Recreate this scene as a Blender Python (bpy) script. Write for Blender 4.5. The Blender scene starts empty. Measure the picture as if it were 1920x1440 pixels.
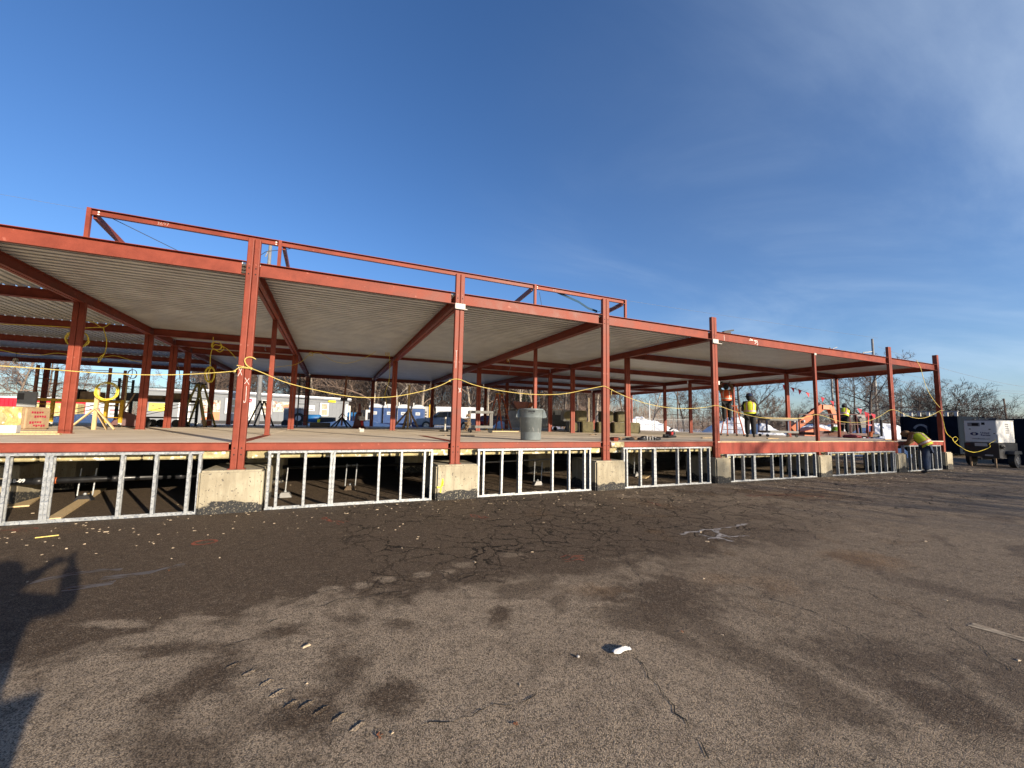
import bpy, bmesh, math, random
from mathutils import Vector, Matrix, noise as mn
random.seed(7)
scene = bpy.context.scene
COL = scene.collection
R = math.radians
GZ = -1.19            # level of the parking lot, the steel deck is z = 0

# ------------------------------------------------------------------ camera
cd = bpy.data.cameras.new('camera'); cam = bpy.data.objects.new('camera', cd); COL.objects.link(cam)
cd.sensor_width = 36; cd.lens = 14.324; cd.clip_start = 0.05; cd.clip_end = 3000
rot = Matrix(((0.91397, -0.05519, -0.40202), (-0.40536, -0.07823, -0.91081), (0.01882, 0.99541, -0.09387)))
cam.matrix_world = Matrix.Translation((0, -8.5868, 0.4418)) @ rot.to_4x4()
scene.camera = cam

# ------------------------------------------------------------------ light
SUN_EL, SUN_AZ = R(13.3), R(156.0)       # azimuth of the sun, clockwise from +Y
to_sun = Vector((math.sin(SUN_AZ) * math.cos(SUN_EL), math.cos(SUN_AZ) * math.cos(SUN_EL), math.sin(SUN_EL)))
ld = bpy.data.lights.new('sun', 'SUN'); sun = bpy.data.objects.new('sun', ld); COL.objects.link(sun)
ld.energy = 5.0; ld.angle = R(0.5); ld.color = (1.0, 0.86, 0.67)
sun.rotation_euler = to_sun.to_track_quat('Z', 'Y').to_euler()
world = bpy.data.worlds.new('World'); scene.world = world; world.use_nodes = True
wn, wl = world.node_tree.nodes, world.node_tree.links
wn.clear()
w_out = wn.new('ShaderNodeOutputWorld'); w_bg = wn.new('ShaderNodeBackground')
w_bg.inputs['Strength'].default_value = 0.09
sky = wn.new('ShaderNodeTexSky'); sky.sky_type = 'NISHITA'; sky.sun_disc = False
sky.sun_elevation = SUN_EL; sky.sun_rotation = SUN_AZ
sky.altitude = 0; sky.air_density = 1.0; sky.dust_density = 0.7; sky.ozone_density = 3.0
w_tc = wn.new('ShaderNodeTexCoord')
# thin cirrus: stretched noise on the sky direction projected to a high plane
sep = wn.new('ShaderNodeSeparateXYZ'); wl.new(w_tc.outputs['Generated'], sep.inputs[0])
def wmath(op, a, b=None, clamp=False):
    n = wn.new('ShaderNodeMath'); n.operation = op; n.use_clamp = clamp
    for i, v in enumerate((a, b)):
        if v is None: continue
        if isinstance(v, (int, float)): n.inputs[i].default_value = v
        else: wl.new(v, n.inputs[i])
    return n.outputs[0]
zc = wmath('MAXIMUM', sep.outputs[2], 0.03)
zc = wmath('ADD', zc, 0.12)
cx = wmath('DIVIDE', sep.outputs[0], zc); cy = wmath('DIVIDE', sep.outputs[1], zc)
comb = wn.new('ShaderNodeCombineXYZ'); wl.new(cx, comb.inputs[0]); wl.new(cy, comb.inputs[1])
mp = wn.new('ShaderNodeMapping'); wl.new(comb.outputs[0], mp.inputs[0])
mp.inputs['Rotation'].default_value = (0, 0, R(-52)); mp.inputs['Scale'].default_value = (0.42, 1.3, 1)
mp.inputs['Location'].default_value = (1.7, 0.35, 0)
cn = wn.new('ShaderNodeTexNoise'); wl.new(mp.outputs[0], cn.inputs['Vector'])
cn.inputs['Scale'].default_value = 0.75; cn.inputs['Detail'].default_value = 9; cn.inputs['Roughness'].default_value = 0.58
cn.inputs['Distortion'].default_value = 0.9
mr = wn.new('ShaderNodeMapRange'); wl.new(cn.outputs['Fac'], mr.inputs[0])
mr.inputs[1].default_value = 0.38; mr.inputs[2].default_value = 0.90; mr.inputs[3].default_value = 0.05; mr.inputs[4].default_value = 0.5
mr.interpolation_type = 'SMOOTHSTEP'
# cirrus lies to the east (+X) of the sky
east = wn.new('ShaderNodeMapRange'); wl.new(sep.outputs[0], east.inputs[0])
east.inputs[1].default_value = 0.15; east.inputs[2].default_value = 0.95; east.interpolation_type = 'SMOOTHSTEP'
cmask = wmath('MULTIPLY', mr.outputs[0], east.outputs[0], True)
hs = wn.new('ShaderNodeHueSaturation'); wl.new(sky.outputs[0], hs.inputs['Color'])
hs.inputs['Saturation'].default_value = 1.1; hs.inputs['Hue'].default_value = 0.5
tint = wn.new('ShaderNodeMixRGB'); tint.blend_type = 'MULTIPLY'; tint.inputs[0].default_value = 1; tint.inputs[2].default_value = (0.92, 0.985, 1.2, 1); wl.new(hs.outputs[0], tint.inputs[1])
mx = wn.new('ShaderNodeMixRGB'); wl.new(cmask, mx.inputs[0]); wl.new(tint.outputs[0], mx.inputs[1])
mx.inputs[2].default_value = (4.9, 5.9, 7.0, 1)
wl.new(mx.outputs[0], w_bg.inputs['Color']); wl.new(w_bg.outputs[0], w_out.inputs['Surface'])
vs = scene.view_settings
vs.view_transform = 'Standard'; vs.look = 'None'; vs.gamma = 1; vs.exposure = 0.85; vs.use_curve_mapping = False
scene.cycles.use_denoising = True
scene.cycles.max_bounces = 6; scene.cycles.diffuse_bounces = 2

# ------------------------------------------------------------------ materials
def new_mat(name):
    m = bpy.data.materials.new(name); m.use_nodes = True
    nt = m.node_tree; b = nt.nodes['Principled BSDF']
    return m, nt, b
def N(nt, t, **kw):
    n = nt.nodes.new(t)
    for k, v in kw.items(): setattr(n, k, v)
    return n
def mixc(nt, fac, a, b, blend='MIX'):
    n = N(nt, 'ShaderNodeMixRGB', blend_type=blend)
    for i, v in enumerate((fac, a, b)):
        if hasattr(v, 'is_output') or hasattr(v, 'links'): nt.links.new(v, n.inputs[i])
        elif isinstance(v, (int, float)): n.inputs[i].default_value = v
        else: n.inputs[i].default_value = (*v, 1)
    return n.outputs[0]
def mth(nt, op, a, b=None, clamp=False):
    n = N(nt, 'ShaderNodeMath', operation=op, use_clamp=clamp)
    for i, v in enumerate((a, b)):
        if v is None: continue
        if isinstance(v, (int, float)): n.inputs[i].default_value = v
        else: nt.links.new(v, n.inputs[i])
    return n.outputs[0]
def rng(nt, v, a, b, c=0.0, d=1.0, smooth=True):
    n = N(nt, 'ShaderNodeMapRange'); nt.links.new(v, n.inputs[0])
    for i, q in enumerate((a, b, c, d)): n.inputs[i + 1].default_value = q
    if smooth: n.interpolation_type = 'SMOOTHSTEP'
    return n.outputs[0]
def tex(nt, co, scale, detail=5, rough=0.6, dist=0.0, out='Fac', stretch=None):
    if stretch:
        m = N(nt, 'ShaderNodeMapping'); nt.links.new(co, m.inputs[0]); m.inputs['Scale'].default_value = stretch; co = m.outputs[0]
    n = N(nt, 'ShaderNodeTexNoise'); nt.links.new(co, n.inputs['Vector'])
    n.inputs['Scale'].default_value = scale; n.inputs['Detail'].default_value = detail
    n.inputs['Roughness'].default_value = rough; n.inputs['Distortion'].default_value = dist
    return n.outputs[out]
def bump(nt, b, h, strength=0.3, dist=0.01):
    n = N(nt, 'ShaderNodeBump'); n.inputs['Strength'].default_value = strength; n.inputs['Distance'].default_value = dist
    nt.links.new(h, n.inputs['Height']); nt.links.new(n.outputs[0], b.inputs['Normal'])
def objco(nt, world=False):
    if world: return N(nt, 'ShaderNodeNewGeometry').outputs['Position']
    return N(nt, 'ShaderNodeTexCoord').outputs['Object']
def mat(name, col, rough=0.6, metal=0.0, var=0.25, scale=3.0, spots=None, bmp=0.0, bscale=40, stretch=None, rnd=0.0, world=False, spec=0.5):
    """painted / plain surface with uneven tone, grain and fine relief"""
    m, nt, b = new_mat(name); co = objco(nt, world)
    n1 = tex(nt, co, scale, 6, 0.65, 0.3, stretch=stretch)
    dark = tuple(c * (1 - var) for c in col); lite = tuple(min(1, c * (1 + var * 0.7)) for c in col)
    c = mixc(nt, rng(nt, n1, 0.3, 0.7), dark, lite)
    if spots:
        n2 = tex(nt, co, spots[0], 3, 0.5)
        c = mixc(nt, rng(nt, n2, spots[1], spots[1] + 0.06), c, spots[2])
    if rnd:
        oi = N(nt, 'ShaderNodeObjectInfo'); h = N(nt, 'ShaderNodeHueSaturation')
        nt.links.new(c, h.inputs['Color']); nt.links.new(rng(nt, oi.outputs['Random'], 0, 1, 1 - rnd, 1 + rnd, False), h.inputs['Value'])
        c = h.outputs[0]
    nt.links.new(c, b.inputs['Base Color'])
    nt.links.new(rng(nt, n1, 0.2, 0.8, max(0, rough - 0.1), min(1, rough + 0.1)), b.inputs['Roughness'])
    b.inputs['Metallic'].default_value = metal; b.inputs['Specular IOR Level'].default_value = spec
    if bmp: bump(nt, b, tex(nt, co, bscale, 4, 0.6), bmp, 0.01)
    return m
M = {}
M['steel'] = mat('red_oxide_steel', (0.215, 0.048, 0.029), 0.5, 0, 0.22, 2.2, (9, 0.68, (0.32, 0.10, 0.07)), 0.12, 60, rnd=0.06, spec=0.18)
M['steel_deep'] = mat('red_oxide_steel_streaked', (0.26, 0.050, 0.033), 0.6, 0, 0.28, 3.0, (5, 0.66, (0.13, 0.026, 0.02)), 0.1, 60, stretch=(1.4, 1.4, 0.25), spec=0.2)
M['dark_hole'] = mat('dark_hole', (0.01, 0.006, 0.005), 0.8)
M['chalk'] = mat('chalk_white', (0.75, 0.72, 0.68), 0.9, 0, 0.2, 40)
M['chalk_thin'] = mat('salt_bloom', (0.30, 0.27, 0.24), 0.95, 0, 0.5, 9)
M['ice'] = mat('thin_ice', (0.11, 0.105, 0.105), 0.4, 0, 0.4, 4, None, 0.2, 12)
M['galv'] = mat('galvanised_stud', (0.40, 0.415, 0.42), 0.4, 0.35, 0.25, 12, (26, 0.54, (0.22, 0.24, 0.27)), 0.05, 80)
M['deckpan'] = mat('galvanised_roof_deck', (0.60, 0.61, 0.605), 0.42, 0.35, 0.12, 1.6, None, 0.04, 50, rnd=0.05)
M['insul'] = mat('yellow_insulation', (0.40, 0.34, 0.18), 0.95, 0, 0.35, 7, (9, 0.57, (0.74, 0.70, 0.58)), 0.8, 30)
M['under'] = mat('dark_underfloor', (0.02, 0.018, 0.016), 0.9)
M['wood'] = mat('raw_lumber', (0.55, 0.40, 0.21), 0.75, 0, 0.25, 5, None, 0.1, 40, stretch=(6, 6, 1), rnd=0.15)
M['oldwood'] = mat('weathered_wood', (0.22, 0.15, 0.09), 0.8, 0, 0.35, 5, None, 0.2, 40, rnd=0.2)
M['ply'] = mat('plywood_edge', (0.50, 0.34, 0.19), 0.8, 0, 0.25, 9)
M['yellow_rope'] = mat('yellow_rope', (0.60, 0.46, 0.13), 0.7, 0, 0.25, 60, None, 0.3, 220)
M['ycord'] = mat('yellow_cord', (0.66, 0.52, 0.05), 0.5, 0, 0.15, 30)
M['black'] = mat('black_plastic', (0.018, 0.018, 0.02), 0.45, 0, 0.3, 8)
M['rubber'] = mat('tyre_rubber', (0.014, 0.014, 0.014), 0.75, 0, 0.3, 8)
M['greyplas'] = mat('grey_plastic_can', (0.15, 0.175, 0.18), 0.36, 0, 0.14, 4, (16, 0.66, (0.22, 0.25, 0.25)), 0.05, 60)
M['cartgrey'] = mat('grey_utility_cart', (0.135, 0.135, 0.13), 0.5, 0, 0.18, 7)
M['white'] = mat('white_paint', (0.58, 0.58, 0.56), 0.5, 0, 0.08, 2)
M['dirtywhite'] = mat('dirty_white', (0.46, 0.44, 0.40), 0.6, 0, 0.2, 3)
M['siding'] = mat('grey_siding', (0.175, 0.185, 0.195), 0.7, 0, 0.08, 2)
M['trim'] = mat('dark_grey_trim', (0.16, 0.17, 0.19), 0.6)
M['pane'] = mat('window_pane', (0.34, 0.30, 0.22), 0.12, 0, 0.3, 5)
M['carglass'] = mat('car_window', (0.02, 0.028, 0.035), 0.06, 0, 0.2, 3)
M['yellow'] = mat('yellow_scaffold', (0.62, 0.36, 0.02), 0.5, 0, 0.2, 8)
M['rust_brown'] = mat('rust_and_shade_brown', (0.17, 0.065, 0.035), 0.7, 0, 0.4, 9)  # brown steel, also the shaded tone of the scaffold's upper frames
M['darkmetal'] = mat('dark_metal', (0.022, 0.022, 0.024), 0.6, 0.1, 0.3, 6)
M['olive'] = mat('olive_fibreglass', (0.20, 0.17, 0.04), 0.6, 0, 0.25, 6)
M['tarpred'] = mat('red_tarp_cloth', (0.22, 0.014, 0.02), 0.7, 0, 0.3, 8)
M['orange'] = mat('orange_fibreglass', (0.44, 0.10, 0.03), 0.5, 0, 0.18, 6)
M['lift'] = mat('orange_machine_paint', (0.46, 0.105, 0.022), 0.5, 0, 0.16, 3)
M['redpaint'] = mat('red_paint', (0.48, 0.02, 0.025), 0.45, 0, 0.15, 3)
M['darkred'] = mat('dark_red_paint', (0.075, 0.012, 0.010), 0.55, 0, 0.2, 4)
M['paper'] = mat('brown_wrap_paper', (0.36, 0.25, 0.15), 0.75, 0, 0.15, 8, None, 0.25, 16)
M['film'] = mat('plastic_film_over_wool', (0.55, 0.42, 0.17), 0.3, 0, 0.3, 9, (7, 0.6, (0.72, 0.66, 0.5)), 0.8, 12)
M['bale'] = mat('olive_insulation_bale', (0.105, 0.088, 0.036), 0.6, 0, 0.4, 5, None, 0.6, 14)
M['grey'] = mat('mid_grey_metal', (0.20, 0.21, 0.22), 0.5, 0.2, 0.2, 4)
M['blue'] = mat('bright_blue_paint', (0.015, 0.12, 0.30), 0.55, 0, 0.15, 4)
M['toilet'] = mat('blue_toilet_plastic', (0.055, 0.10, 0.23), 0.5, 0, 0.12, 3)
M['toiletdark'] = mat('navy_toilet_plastic', (0.012, 0.024, 0.085), 0.5, 0, 0.12, 3)
M['truck'] = mat('grey_truck_paint', (0.26, 0.28, 0.30), 0.3, 0.1, 0.08, 2)
M['chrome'] = mat('bright_metal', (0.6, 0.6, 0.6), 0.2, 0.8, 0.1, 4)
M['lampglass'] = mat('lamp_glass', (0.6, 0.6, 0.58), 0.1, 0, 0.1, 10)
M['container'] = mat('red_container_paint', (0.52, 0.012, 0.03), 0.45, 0, 0.15, 2)
M['navy'] = mat('dark_dumpster_paint', (0.007, 0.011, 0.018), 0.9, 0, 0.3, 2, spec=0.05)
M['skin'] = mat('skin', (0.42, 0.22, 0.15), 0.5, 0, 0.1, 20)
M['vest'] = mat('lime_safety_vest', (0.52, 0.62, 0.02), 0.7, 0, 0.14, 9)
M['orangevest'] = mat('orange_safety_vest', (0.62, 0.09, 0.02), 0.7, 0, 0.14, 9)
M['reflect'] = mat('silver_reflective_tape', (0.55, 0.50, 0.42), 0.35, 0.2, 0.1, 20)
M['vesttrim'] = mat('orange_vest_trim', (0.62, 0.14, 0.05), 0.6, 0, 0.1, 20)
M['blackcloth'] = mat('black_work_clothes', (0.014, 0.014, 0.017), 0.9, 0, 0.35, 10, None, 0.3, 14)
M['browncloth'] = mat('brown_work_jacket', (0.21, 0.115, 0.05), 0.9, 0, 0.2, 10, None, 0.3, 14)
M['jeans'] = mat('blue_jeans', (0.032, 0.048, 0.085), 0.9, 0, 0.4, 8, None, 0.3, 14)
M['hathblue'] = mat('dark_blue_hard_hat', (0.016, 0.026, 0.07), 0.35)
M['greenhat'] = mat('lime_hard_hat', (0.24, 0.44, 0.03), 0.4)
M['bark'] = mat('bark_grey_brown', (0.16, 0.125, 0.095), 0.9, 0, 0.4, 6, None, 0.6, 25, rnd=0.25)
M['barkdark'] = mat('bark_dark', (0.075, 0.058, 0.048), 0.9, 0, 0.4, 6, None, 0.6, 25, rnd=0.25)
M['barkpale'] = mat('bark_pale', (0.30, 0.255, 0.205), 0.9, 0, 0.35, 6, None, 0.6, 25, rnd=0.25)
M['twig'] = mat('twigs_brown', (0.155, 0.108, 0.080), 0.9, 0, 0.4, 0.6, rnd=0.3)
M['twigdark'] = mat('twigs_dark', (0.075, 0.055, 0.046), 0.9, 0, 0.4, 0.6, rnd=0.25)
M['needles'] = mat('evergreen_needles', (0.035, 0.06, 0.02), 0.8, 0, 0.4, 2)
M['pole'] = mat('weathered_steel_pole', (0.25, 0.245, 0.235), 0.5, 0.2, 0.15, 4)
M['polewood'] = mat('brown_wooden_pole', (0.12, 0.08, 0.055), 0.85, 0, 0.25, 4)
M['wire'] = mat('grey_wire', (0.25, 0.27, 0.3), 0.5, 0.3)
M['strapblue'] = mat('blue_webbing', (0.01, 0.05, 0.10), 0.8)
M['muster'] = mat('yellow_sign_face', (0.80, 0.66, 0.01), 0.5, 0, 0.05, 3)
M['banner'] = mat('printed_banner', (0.40, 0.36, 0.30), 0.6, 0, 0.9, 3, (4, 0.6, (0.5, 0.12, 0.04)))
M['orangeprint'] = mat('orange_print', (0.62, 0.20, 0.09), 0.6, 0, 0.1, 3)
M['signred'] = mat('red_print', (0.36, 0.015, 0.05), 0.5)
M['signgrey'] = mat('grey_print', (0.16, 0.16, 0.17), 0.5)
M['logoblue'] = mat('dark_blue_print', (0.012, 0.02, 0.09), 0.5)
M['greyprint'] = mat('pale_grey_print', (0.15, 0.17, 0.18), 0.6)
M['pennant'] = mat('red_pennant_cloth', (0.62, 0.02, 0.05), 0.7)
M['greyscuff'] = mat('pale_scuff', (0.34, 0.34, 0.33), 0.8, 0, 0.4, 30)
M['debris'] = mat('pale_debris', (0.42, 0.33, 0.22), 0.85, 0, 0.35, 30)
M['leaf'] = mat('dry_leaf', (0.26, 0.09, 0.035), 0.8, 0, 0.35, 40)
M['spray'] = mat('orange_spray_paint', (0.24, 0.062, 0.028), 0.85, 0, 0.4, 14)
M['crack'] = mat('crack_shadow', (0.012, 0.011, 0.010), 0.95)
M['pvc'] = mat('black_drain_pipe', (0.012, 0.012, 0.013), 0.35, 0, 0.4, 6)
M['tar'] = mat('black_tar', (0.02, 0.02, 0.02), 0.7, 0, 0.4, 9)

def mat_concrete():
    m, nt, b = new_mat('cast_concrete'); co = objco(nt, True)
    n1 = tex(nt, co, 1.8, 6, 0.6, 0.2); st = tex(nt, co, 5, 4, 0.6, 0, stretch=(2.2, 2.2, 0.22))
    c = mixc(nt, rng(nt, n1, 0.3, 0.7), (0.28, 0.24, 0.165), (0.40, 0.36, 0.26))
    c = mixc(nt, rng(nt, st, 0.42, 0.62, 0, 0.6), c, (0.24, 0.205, 0.14))
    pit = tex(nt, co, 26, 2, 0.5)
    c = mixc(nt, rng(nt, pit, 0.655, 0.70), c, (0.13, 0.115, 0.09))
    # uneven band of black damp-proof tar along the foot
    sz = N(nt, 'ShaderNodeSeparateXYZ'); nt.links.new(co, sz.inputs[0])
    e = mth(nt, 'ADD', sz.outputs[2], mth(nt, 'MULTIPLY', tex(nt, co, 2.4, 2, 0.6), -0.42))
    tar = rng(nt, e, -1.245, -1.215, 1, 0)
    tar = mth(nt, 'MULTIPLY', tar, rng(nt, tex(nt, co, 30, 5, 0.75), 0.34, 0.46), True)
    c = mixc(nt, tar, c, (0.022, 0.022, 0.022))
    nt.links.new(c, b.inputs['Base Color']); b.inputs['Roughness'].default_value = 0.88
    bump(nt, b, mth(nt, 'ADD', mth(nt, 'MULTIPLY', rng(nt, pit, 0.62, 0.7), -1.0), tex(nt, co, 60, 4)), 0.5, 0.01)
    return m
M['concrete'] = mat_concrete()

def mat_floor():
    m, nt, b = new_mat('floor_panel_board'); co = objco(nt, True)
    n1 = tex(nt, co, 0.9, 6, 0.6, 0.3); n2 = tex(nt, co, 7, 4, 0.6, 0, stretch=(0.25, 2.5, 1))
    c = mixc(nt, rng(nt, n1, 0.3, 0.72), (0.60, 0.50, 0.385), (0.76, 0.665, 0.53))
    c = mixc(nt, rng(nt, n2, 0.5, 0.75, 0, 0.4), c, (0.46, 0.38, 0.29))
    oi = N(nt, 'ShaderNodeObjectInfo'); h = N(nt, 'ShaderNodeHueSaturation'); nt.links.new(c, h.inputs['Color'])
    nt.links.new(rng(nt, oi.outputs['Random'], 0, 1, 0.88, 1.1, False), h.inputs['Value'])
    nt.links.new(h.outputs[0], b.inputs['Base Color']); b.inputs['Roughness'].default_value = 0.8
    bump(nt, b, tex(nt, co, 45, 4), 0.2, 0.01)
    return m
M['floor'] = mat_floor()

def mat_snow():
    m, nt, b = new_mat('ploughed_snow'); co = objco(nt, True)
    n1 = tex(nt, co, 1.1, 7, 0.65, 0.4); n2 = tex(nt, co, 3.5, 5, 0.7)
    c = mixc(nt, rng(nt, n1, 0.5, 0.78, 0, 0.55), (0.70, 0.72, 0.75), (0.42, 0.38, 0.33))
    c = mixc(nt, rng(nt, n2, 0.66, 0.74, 0, 0.8), c, (0.16, 0.13, 0.10))
    nt.links.new(c, b.inputs['Base Color']); b.inputs['Roughness'].default_value = 0.75
    bump(nt, b, tex(nt, co, 6, 6, 0.7), 0.8, 0.12)
    return m
M['snow'] = mat_snow()

def mat_asphalt():
    m, nt, b = new_mat('old_asphalt'); co = objco(nt, True)
    s = N(nt, 'ShaderNodeSeparateXYZ'); nt.links.new(co, s.inputs[0]); X, Y = s.outputs[0], s.outputs[1]
    big = tex(nt, co, 0.55, 5, 0.55, 0.5); med = tex(nt, co, 1.5, 6, 0.6, 0.8); fine = tex(nt, co, 9, 5, 0.65); mot = tex(nt, co, 4.5, 6, 0.7, 0.5)
    wobble = mth(nt, 'ADD', mth(nt, 'MULTIPLY', mth(nt, 'SUBTRACT', med, 0.5), 1.5), mth(nt, 'MULTIPLY', mth(nt, 'SUBTRACT', mot, 0.5), 2.2))
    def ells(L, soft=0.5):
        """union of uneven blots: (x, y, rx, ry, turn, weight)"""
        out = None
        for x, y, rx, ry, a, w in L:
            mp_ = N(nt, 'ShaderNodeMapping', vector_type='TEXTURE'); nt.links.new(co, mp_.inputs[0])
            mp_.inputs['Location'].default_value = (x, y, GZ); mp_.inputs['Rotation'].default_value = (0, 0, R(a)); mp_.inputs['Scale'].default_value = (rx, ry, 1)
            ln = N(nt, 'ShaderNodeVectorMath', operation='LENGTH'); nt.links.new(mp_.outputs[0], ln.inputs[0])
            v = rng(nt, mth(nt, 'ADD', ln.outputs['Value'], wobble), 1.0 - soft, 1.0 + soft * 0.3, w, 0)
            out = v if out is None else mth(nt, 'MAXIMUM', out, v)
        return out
    # dry, bleached asphalt towards the viewer and to the right; damp dark strip along the building
    yy = mth(nt, 'ADD', Y, mth(nt, 'MULTIPLY', mth(nt, 'SUBTRACT', big, 0.5), 1.6))
    yy = mth(nt, 'ADD', yy, mth(nt, 'MULTIPLY', mth(nt, 'SUBTRACT', med, 0.5), 1.5))
    yy = mth(nt, 'ADD', yy, mth(nt, 'MULTIPLY', mth(nt, 'SUBTRACT', mot, 0.5), 1.1))
    dry1 = rng(nt, yy, -4.75, -4.25, 1, 0)
    xx = mth(nt, 'ADD', X, mth(nt, 'MULTIPLY', mth(nt, 'SUBTRACT', med, 0.5), 5.0))
    dry2 = mth(nt, 'MULTIPLY', rng(nt, xx, 4.0, 10.5, 0, 0.62), rng(nt, Y, -7.5, -3.0, 0.55, 1))
    dry1 = mth(nt, 'MULTIPLY', dry1, rng(nt, X, 2.0, 4.4, 1, 0.55))
    dry = mth(nt, 'MAXIMUM', dry1, dry2)
    damp = rng(nt, tex(nt, co, 0.85, 4, 0.5, 1.2), 0.52, 0.66, 0, 0.75)
    dry = mth(nt, 'MULTIPLY', dry, mth(nt, 'SUBTRACT', 1.0, damp), True)
    DARK = [(-0.910, -4.855, 0.480, 0.138, -21.9, 1.0), (-0.630, -5.268, 0.252, 0.345, -22.0, 1.0), (-0.016, -5.979, 0.345, 0.199, -47.3, 1.0), (0.155, -5.524, 0.210, 0.522, -2.0, 0.9), (-0.246, -4.882, 0.201, 0.180, -21.7, 1.0), (0.378, -5.954, 0.218, 0.194, -22.2, 1.0), (1.412, -5.257, 0.136, 0.210, -21.5, 1.0), (3.015, -5.354, 0.807, 0.554, -21.2, 1.0), (2.465, -5.620, 0.424, 0.316, -21.5, 0.8), (3.679, -6.880, 0.745, 0.410, -34.0, 0.9), (3.491, -7.225, 0.405, 0.438, -22.2, 1.0), (-0.724, -4.364, 0.261, 0.182, -21.5, 1.0), (0.641, -5.099, 0.213, 0.107, -41.6, 0.8), (2.571, -4.386, 0.752, 0.397, -20.7, 1.0)]
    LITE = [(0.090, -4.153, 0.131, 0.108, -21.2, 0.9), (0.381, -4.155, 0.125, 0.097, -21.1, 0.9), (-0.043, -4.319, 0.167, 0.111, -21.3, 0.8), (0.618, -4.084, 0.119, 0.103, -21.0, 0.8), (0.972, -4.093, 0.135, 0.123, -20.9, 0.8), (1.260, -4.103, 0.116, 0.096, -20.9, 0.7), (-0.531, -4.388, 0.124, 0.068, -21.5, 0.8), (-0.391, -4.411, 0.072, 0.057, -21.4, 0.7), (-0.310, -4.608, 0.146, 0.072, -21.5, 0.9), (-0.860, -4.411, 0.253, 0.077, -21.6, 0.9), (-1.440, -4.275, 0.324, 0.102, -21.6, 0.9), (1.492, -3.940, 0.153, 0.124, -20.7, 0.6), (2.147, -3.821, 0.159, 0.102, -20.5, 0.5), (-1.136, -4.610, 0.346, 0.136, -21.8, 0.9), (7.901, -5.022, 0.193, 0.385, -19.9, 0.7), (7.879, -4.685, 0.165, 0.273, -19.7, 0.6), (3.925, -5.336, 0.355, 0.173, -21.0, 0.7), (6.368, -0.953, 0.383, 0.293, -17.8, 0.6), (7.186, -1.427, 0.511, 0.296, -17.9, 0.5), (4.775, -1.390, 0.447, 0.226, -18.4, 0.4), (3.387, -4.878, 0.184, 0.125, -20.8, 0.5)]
    SAND = [(10.587, -2.157, 1.294, 0.782, -17.7, 0.9), (10.019, -1.742, 1.011, 0.582, -17.6, 0.7), (6.251, -5.531, 0.499, 0.394, -20.6, 0.75), (3.925, -5.336, 0.326, 0.243, -21.0, 0.45), (2.510, -5.090, 0.322, 0.188, -21.2, 0.5), (4.330, -5.648, 0.347, 0.278, -21.1, 0.4), (-3.728, -0.522, 0.766, 0.401, -19.7, 0.35)]
    dry = mth(nt, 'MULTIPLY', dry, mth(nt, 'SUBTRACT', 1.0, ells(DARK, 0.7)), True)
    dry = mth(nt, 'MAXIMUM', dry, ells(LITE, 0.45))  # small paler blots joined onto the dry mask
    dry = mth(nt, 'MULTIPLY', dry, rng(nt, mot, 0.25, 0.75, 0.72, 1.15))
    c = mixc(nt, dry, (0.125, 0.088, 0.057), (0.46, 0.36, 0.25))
    c = mixc(nt, mth(nt, 'MULTIPLY', ells(SAND, 0.8), rng(nt, mot, 0.3, 0.65, 0.35, 1)), c, (0.30, 0.165, 0.07))
    rust_brown = mth(nt, 'MULTIPLY', rng(nt, tex(nt, co, 0.7, 4, 0.6, 0.7), 0.58, 0.72, 0, 0.6), rng(nt, X, 1.5, 4.5))
    c = mixc(nt, rust_brown, c, (0.17, 0.095, 0.04))
    c = mixc(nt, rng(nt, fine, 0.45, 0.75, 0, 0.5), c, (0.034, 0.026, 0.019))
    c = mixc(nt, rng(nt, tex(nt, co, 22, 4, 0.7), 0.54, 0.72, 0, 0.45), c, (0.40, 0.32, 0.23))
    # aggregate: stones of uneven tone bedded in dark binder
    dis = N(nt, 'ShaderNodeVectorMath', operation='MULTIPLY_ADD'); nt.links.new(tex(nt, co, 40, 2, 0.5, 0, 'Color'), dis.inputs[0]); dis.inputs[1].default_value = (0.012, 0.012, 0.0); nt.links.new(co, dis.inputs[2])
    vo = N(nt, 'ShaderNodeTexVoronoi'); nt.links.new(dis.outputs[0], vo.inputs['Vector']); vo.inputs['Scale'].default_value = 150; vo.inputs['Randomness'].default_value = 1
    sc = N(nt, 'ShaderNodeSeparateColor'); nt.links.new(vo.outputs['Color'], sc.inputs[0])
    c = mixc(nt, rng(nt, sc.outputs[0], 0.60, 1.0, 0, 0.6), c, mixc(nt, 0.55, c, (0.48, 0.38, 0.27)))
    c = mixc(nt, rng(nt, sc.outputs[1], 0.45, 0.95, 0, 0.72), c, (0.03, 0.023, 0.017))
    c = mixc(nt, rng(nt, vo.outputs['Distance'], 0.42, 0.85, 0, 0.6), c, (0.02, 0.015, 0.012))
    # alligator cracking in the worn strip along the building
    wob = N(nt, 'ShaderNodeVectorMath', operation='MULTIPLY_ADD')
    nt.links.new(tex(nt, co, 3.0, 5, 0.65, 0, 'Color'), wob.inputs[0]); wob.inputs[1].default_value = (0.5, 0.5, 0); nt.links.new(co, wob.inputs[2])
    flat = N(nt, 'ShaderNodeMapping'); nt.links.new(wob.outputs[0], flat.inputs[0]); flat.inputs['Scale'].default_value = (1, 1, 0)
    crk = None
    for sc_, w_ in ((2.6, 0.028), (0.9, 0.012)):
        v2 = N(nt, 'ShaderNodeTexVoronoi', feature='DISTANCE_TO_EDGE'); nt.links.new(flat.outputs[0], v2.inputs['Vector']); v2.inputs['Scale'].default_value = sc_
        e = rng(nt, v2.outputs['Distance'], 0.0, w_, 1, 0); crk = e if crk is None else mth(nt, 'MAXIMUM', crk, e)
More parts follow.
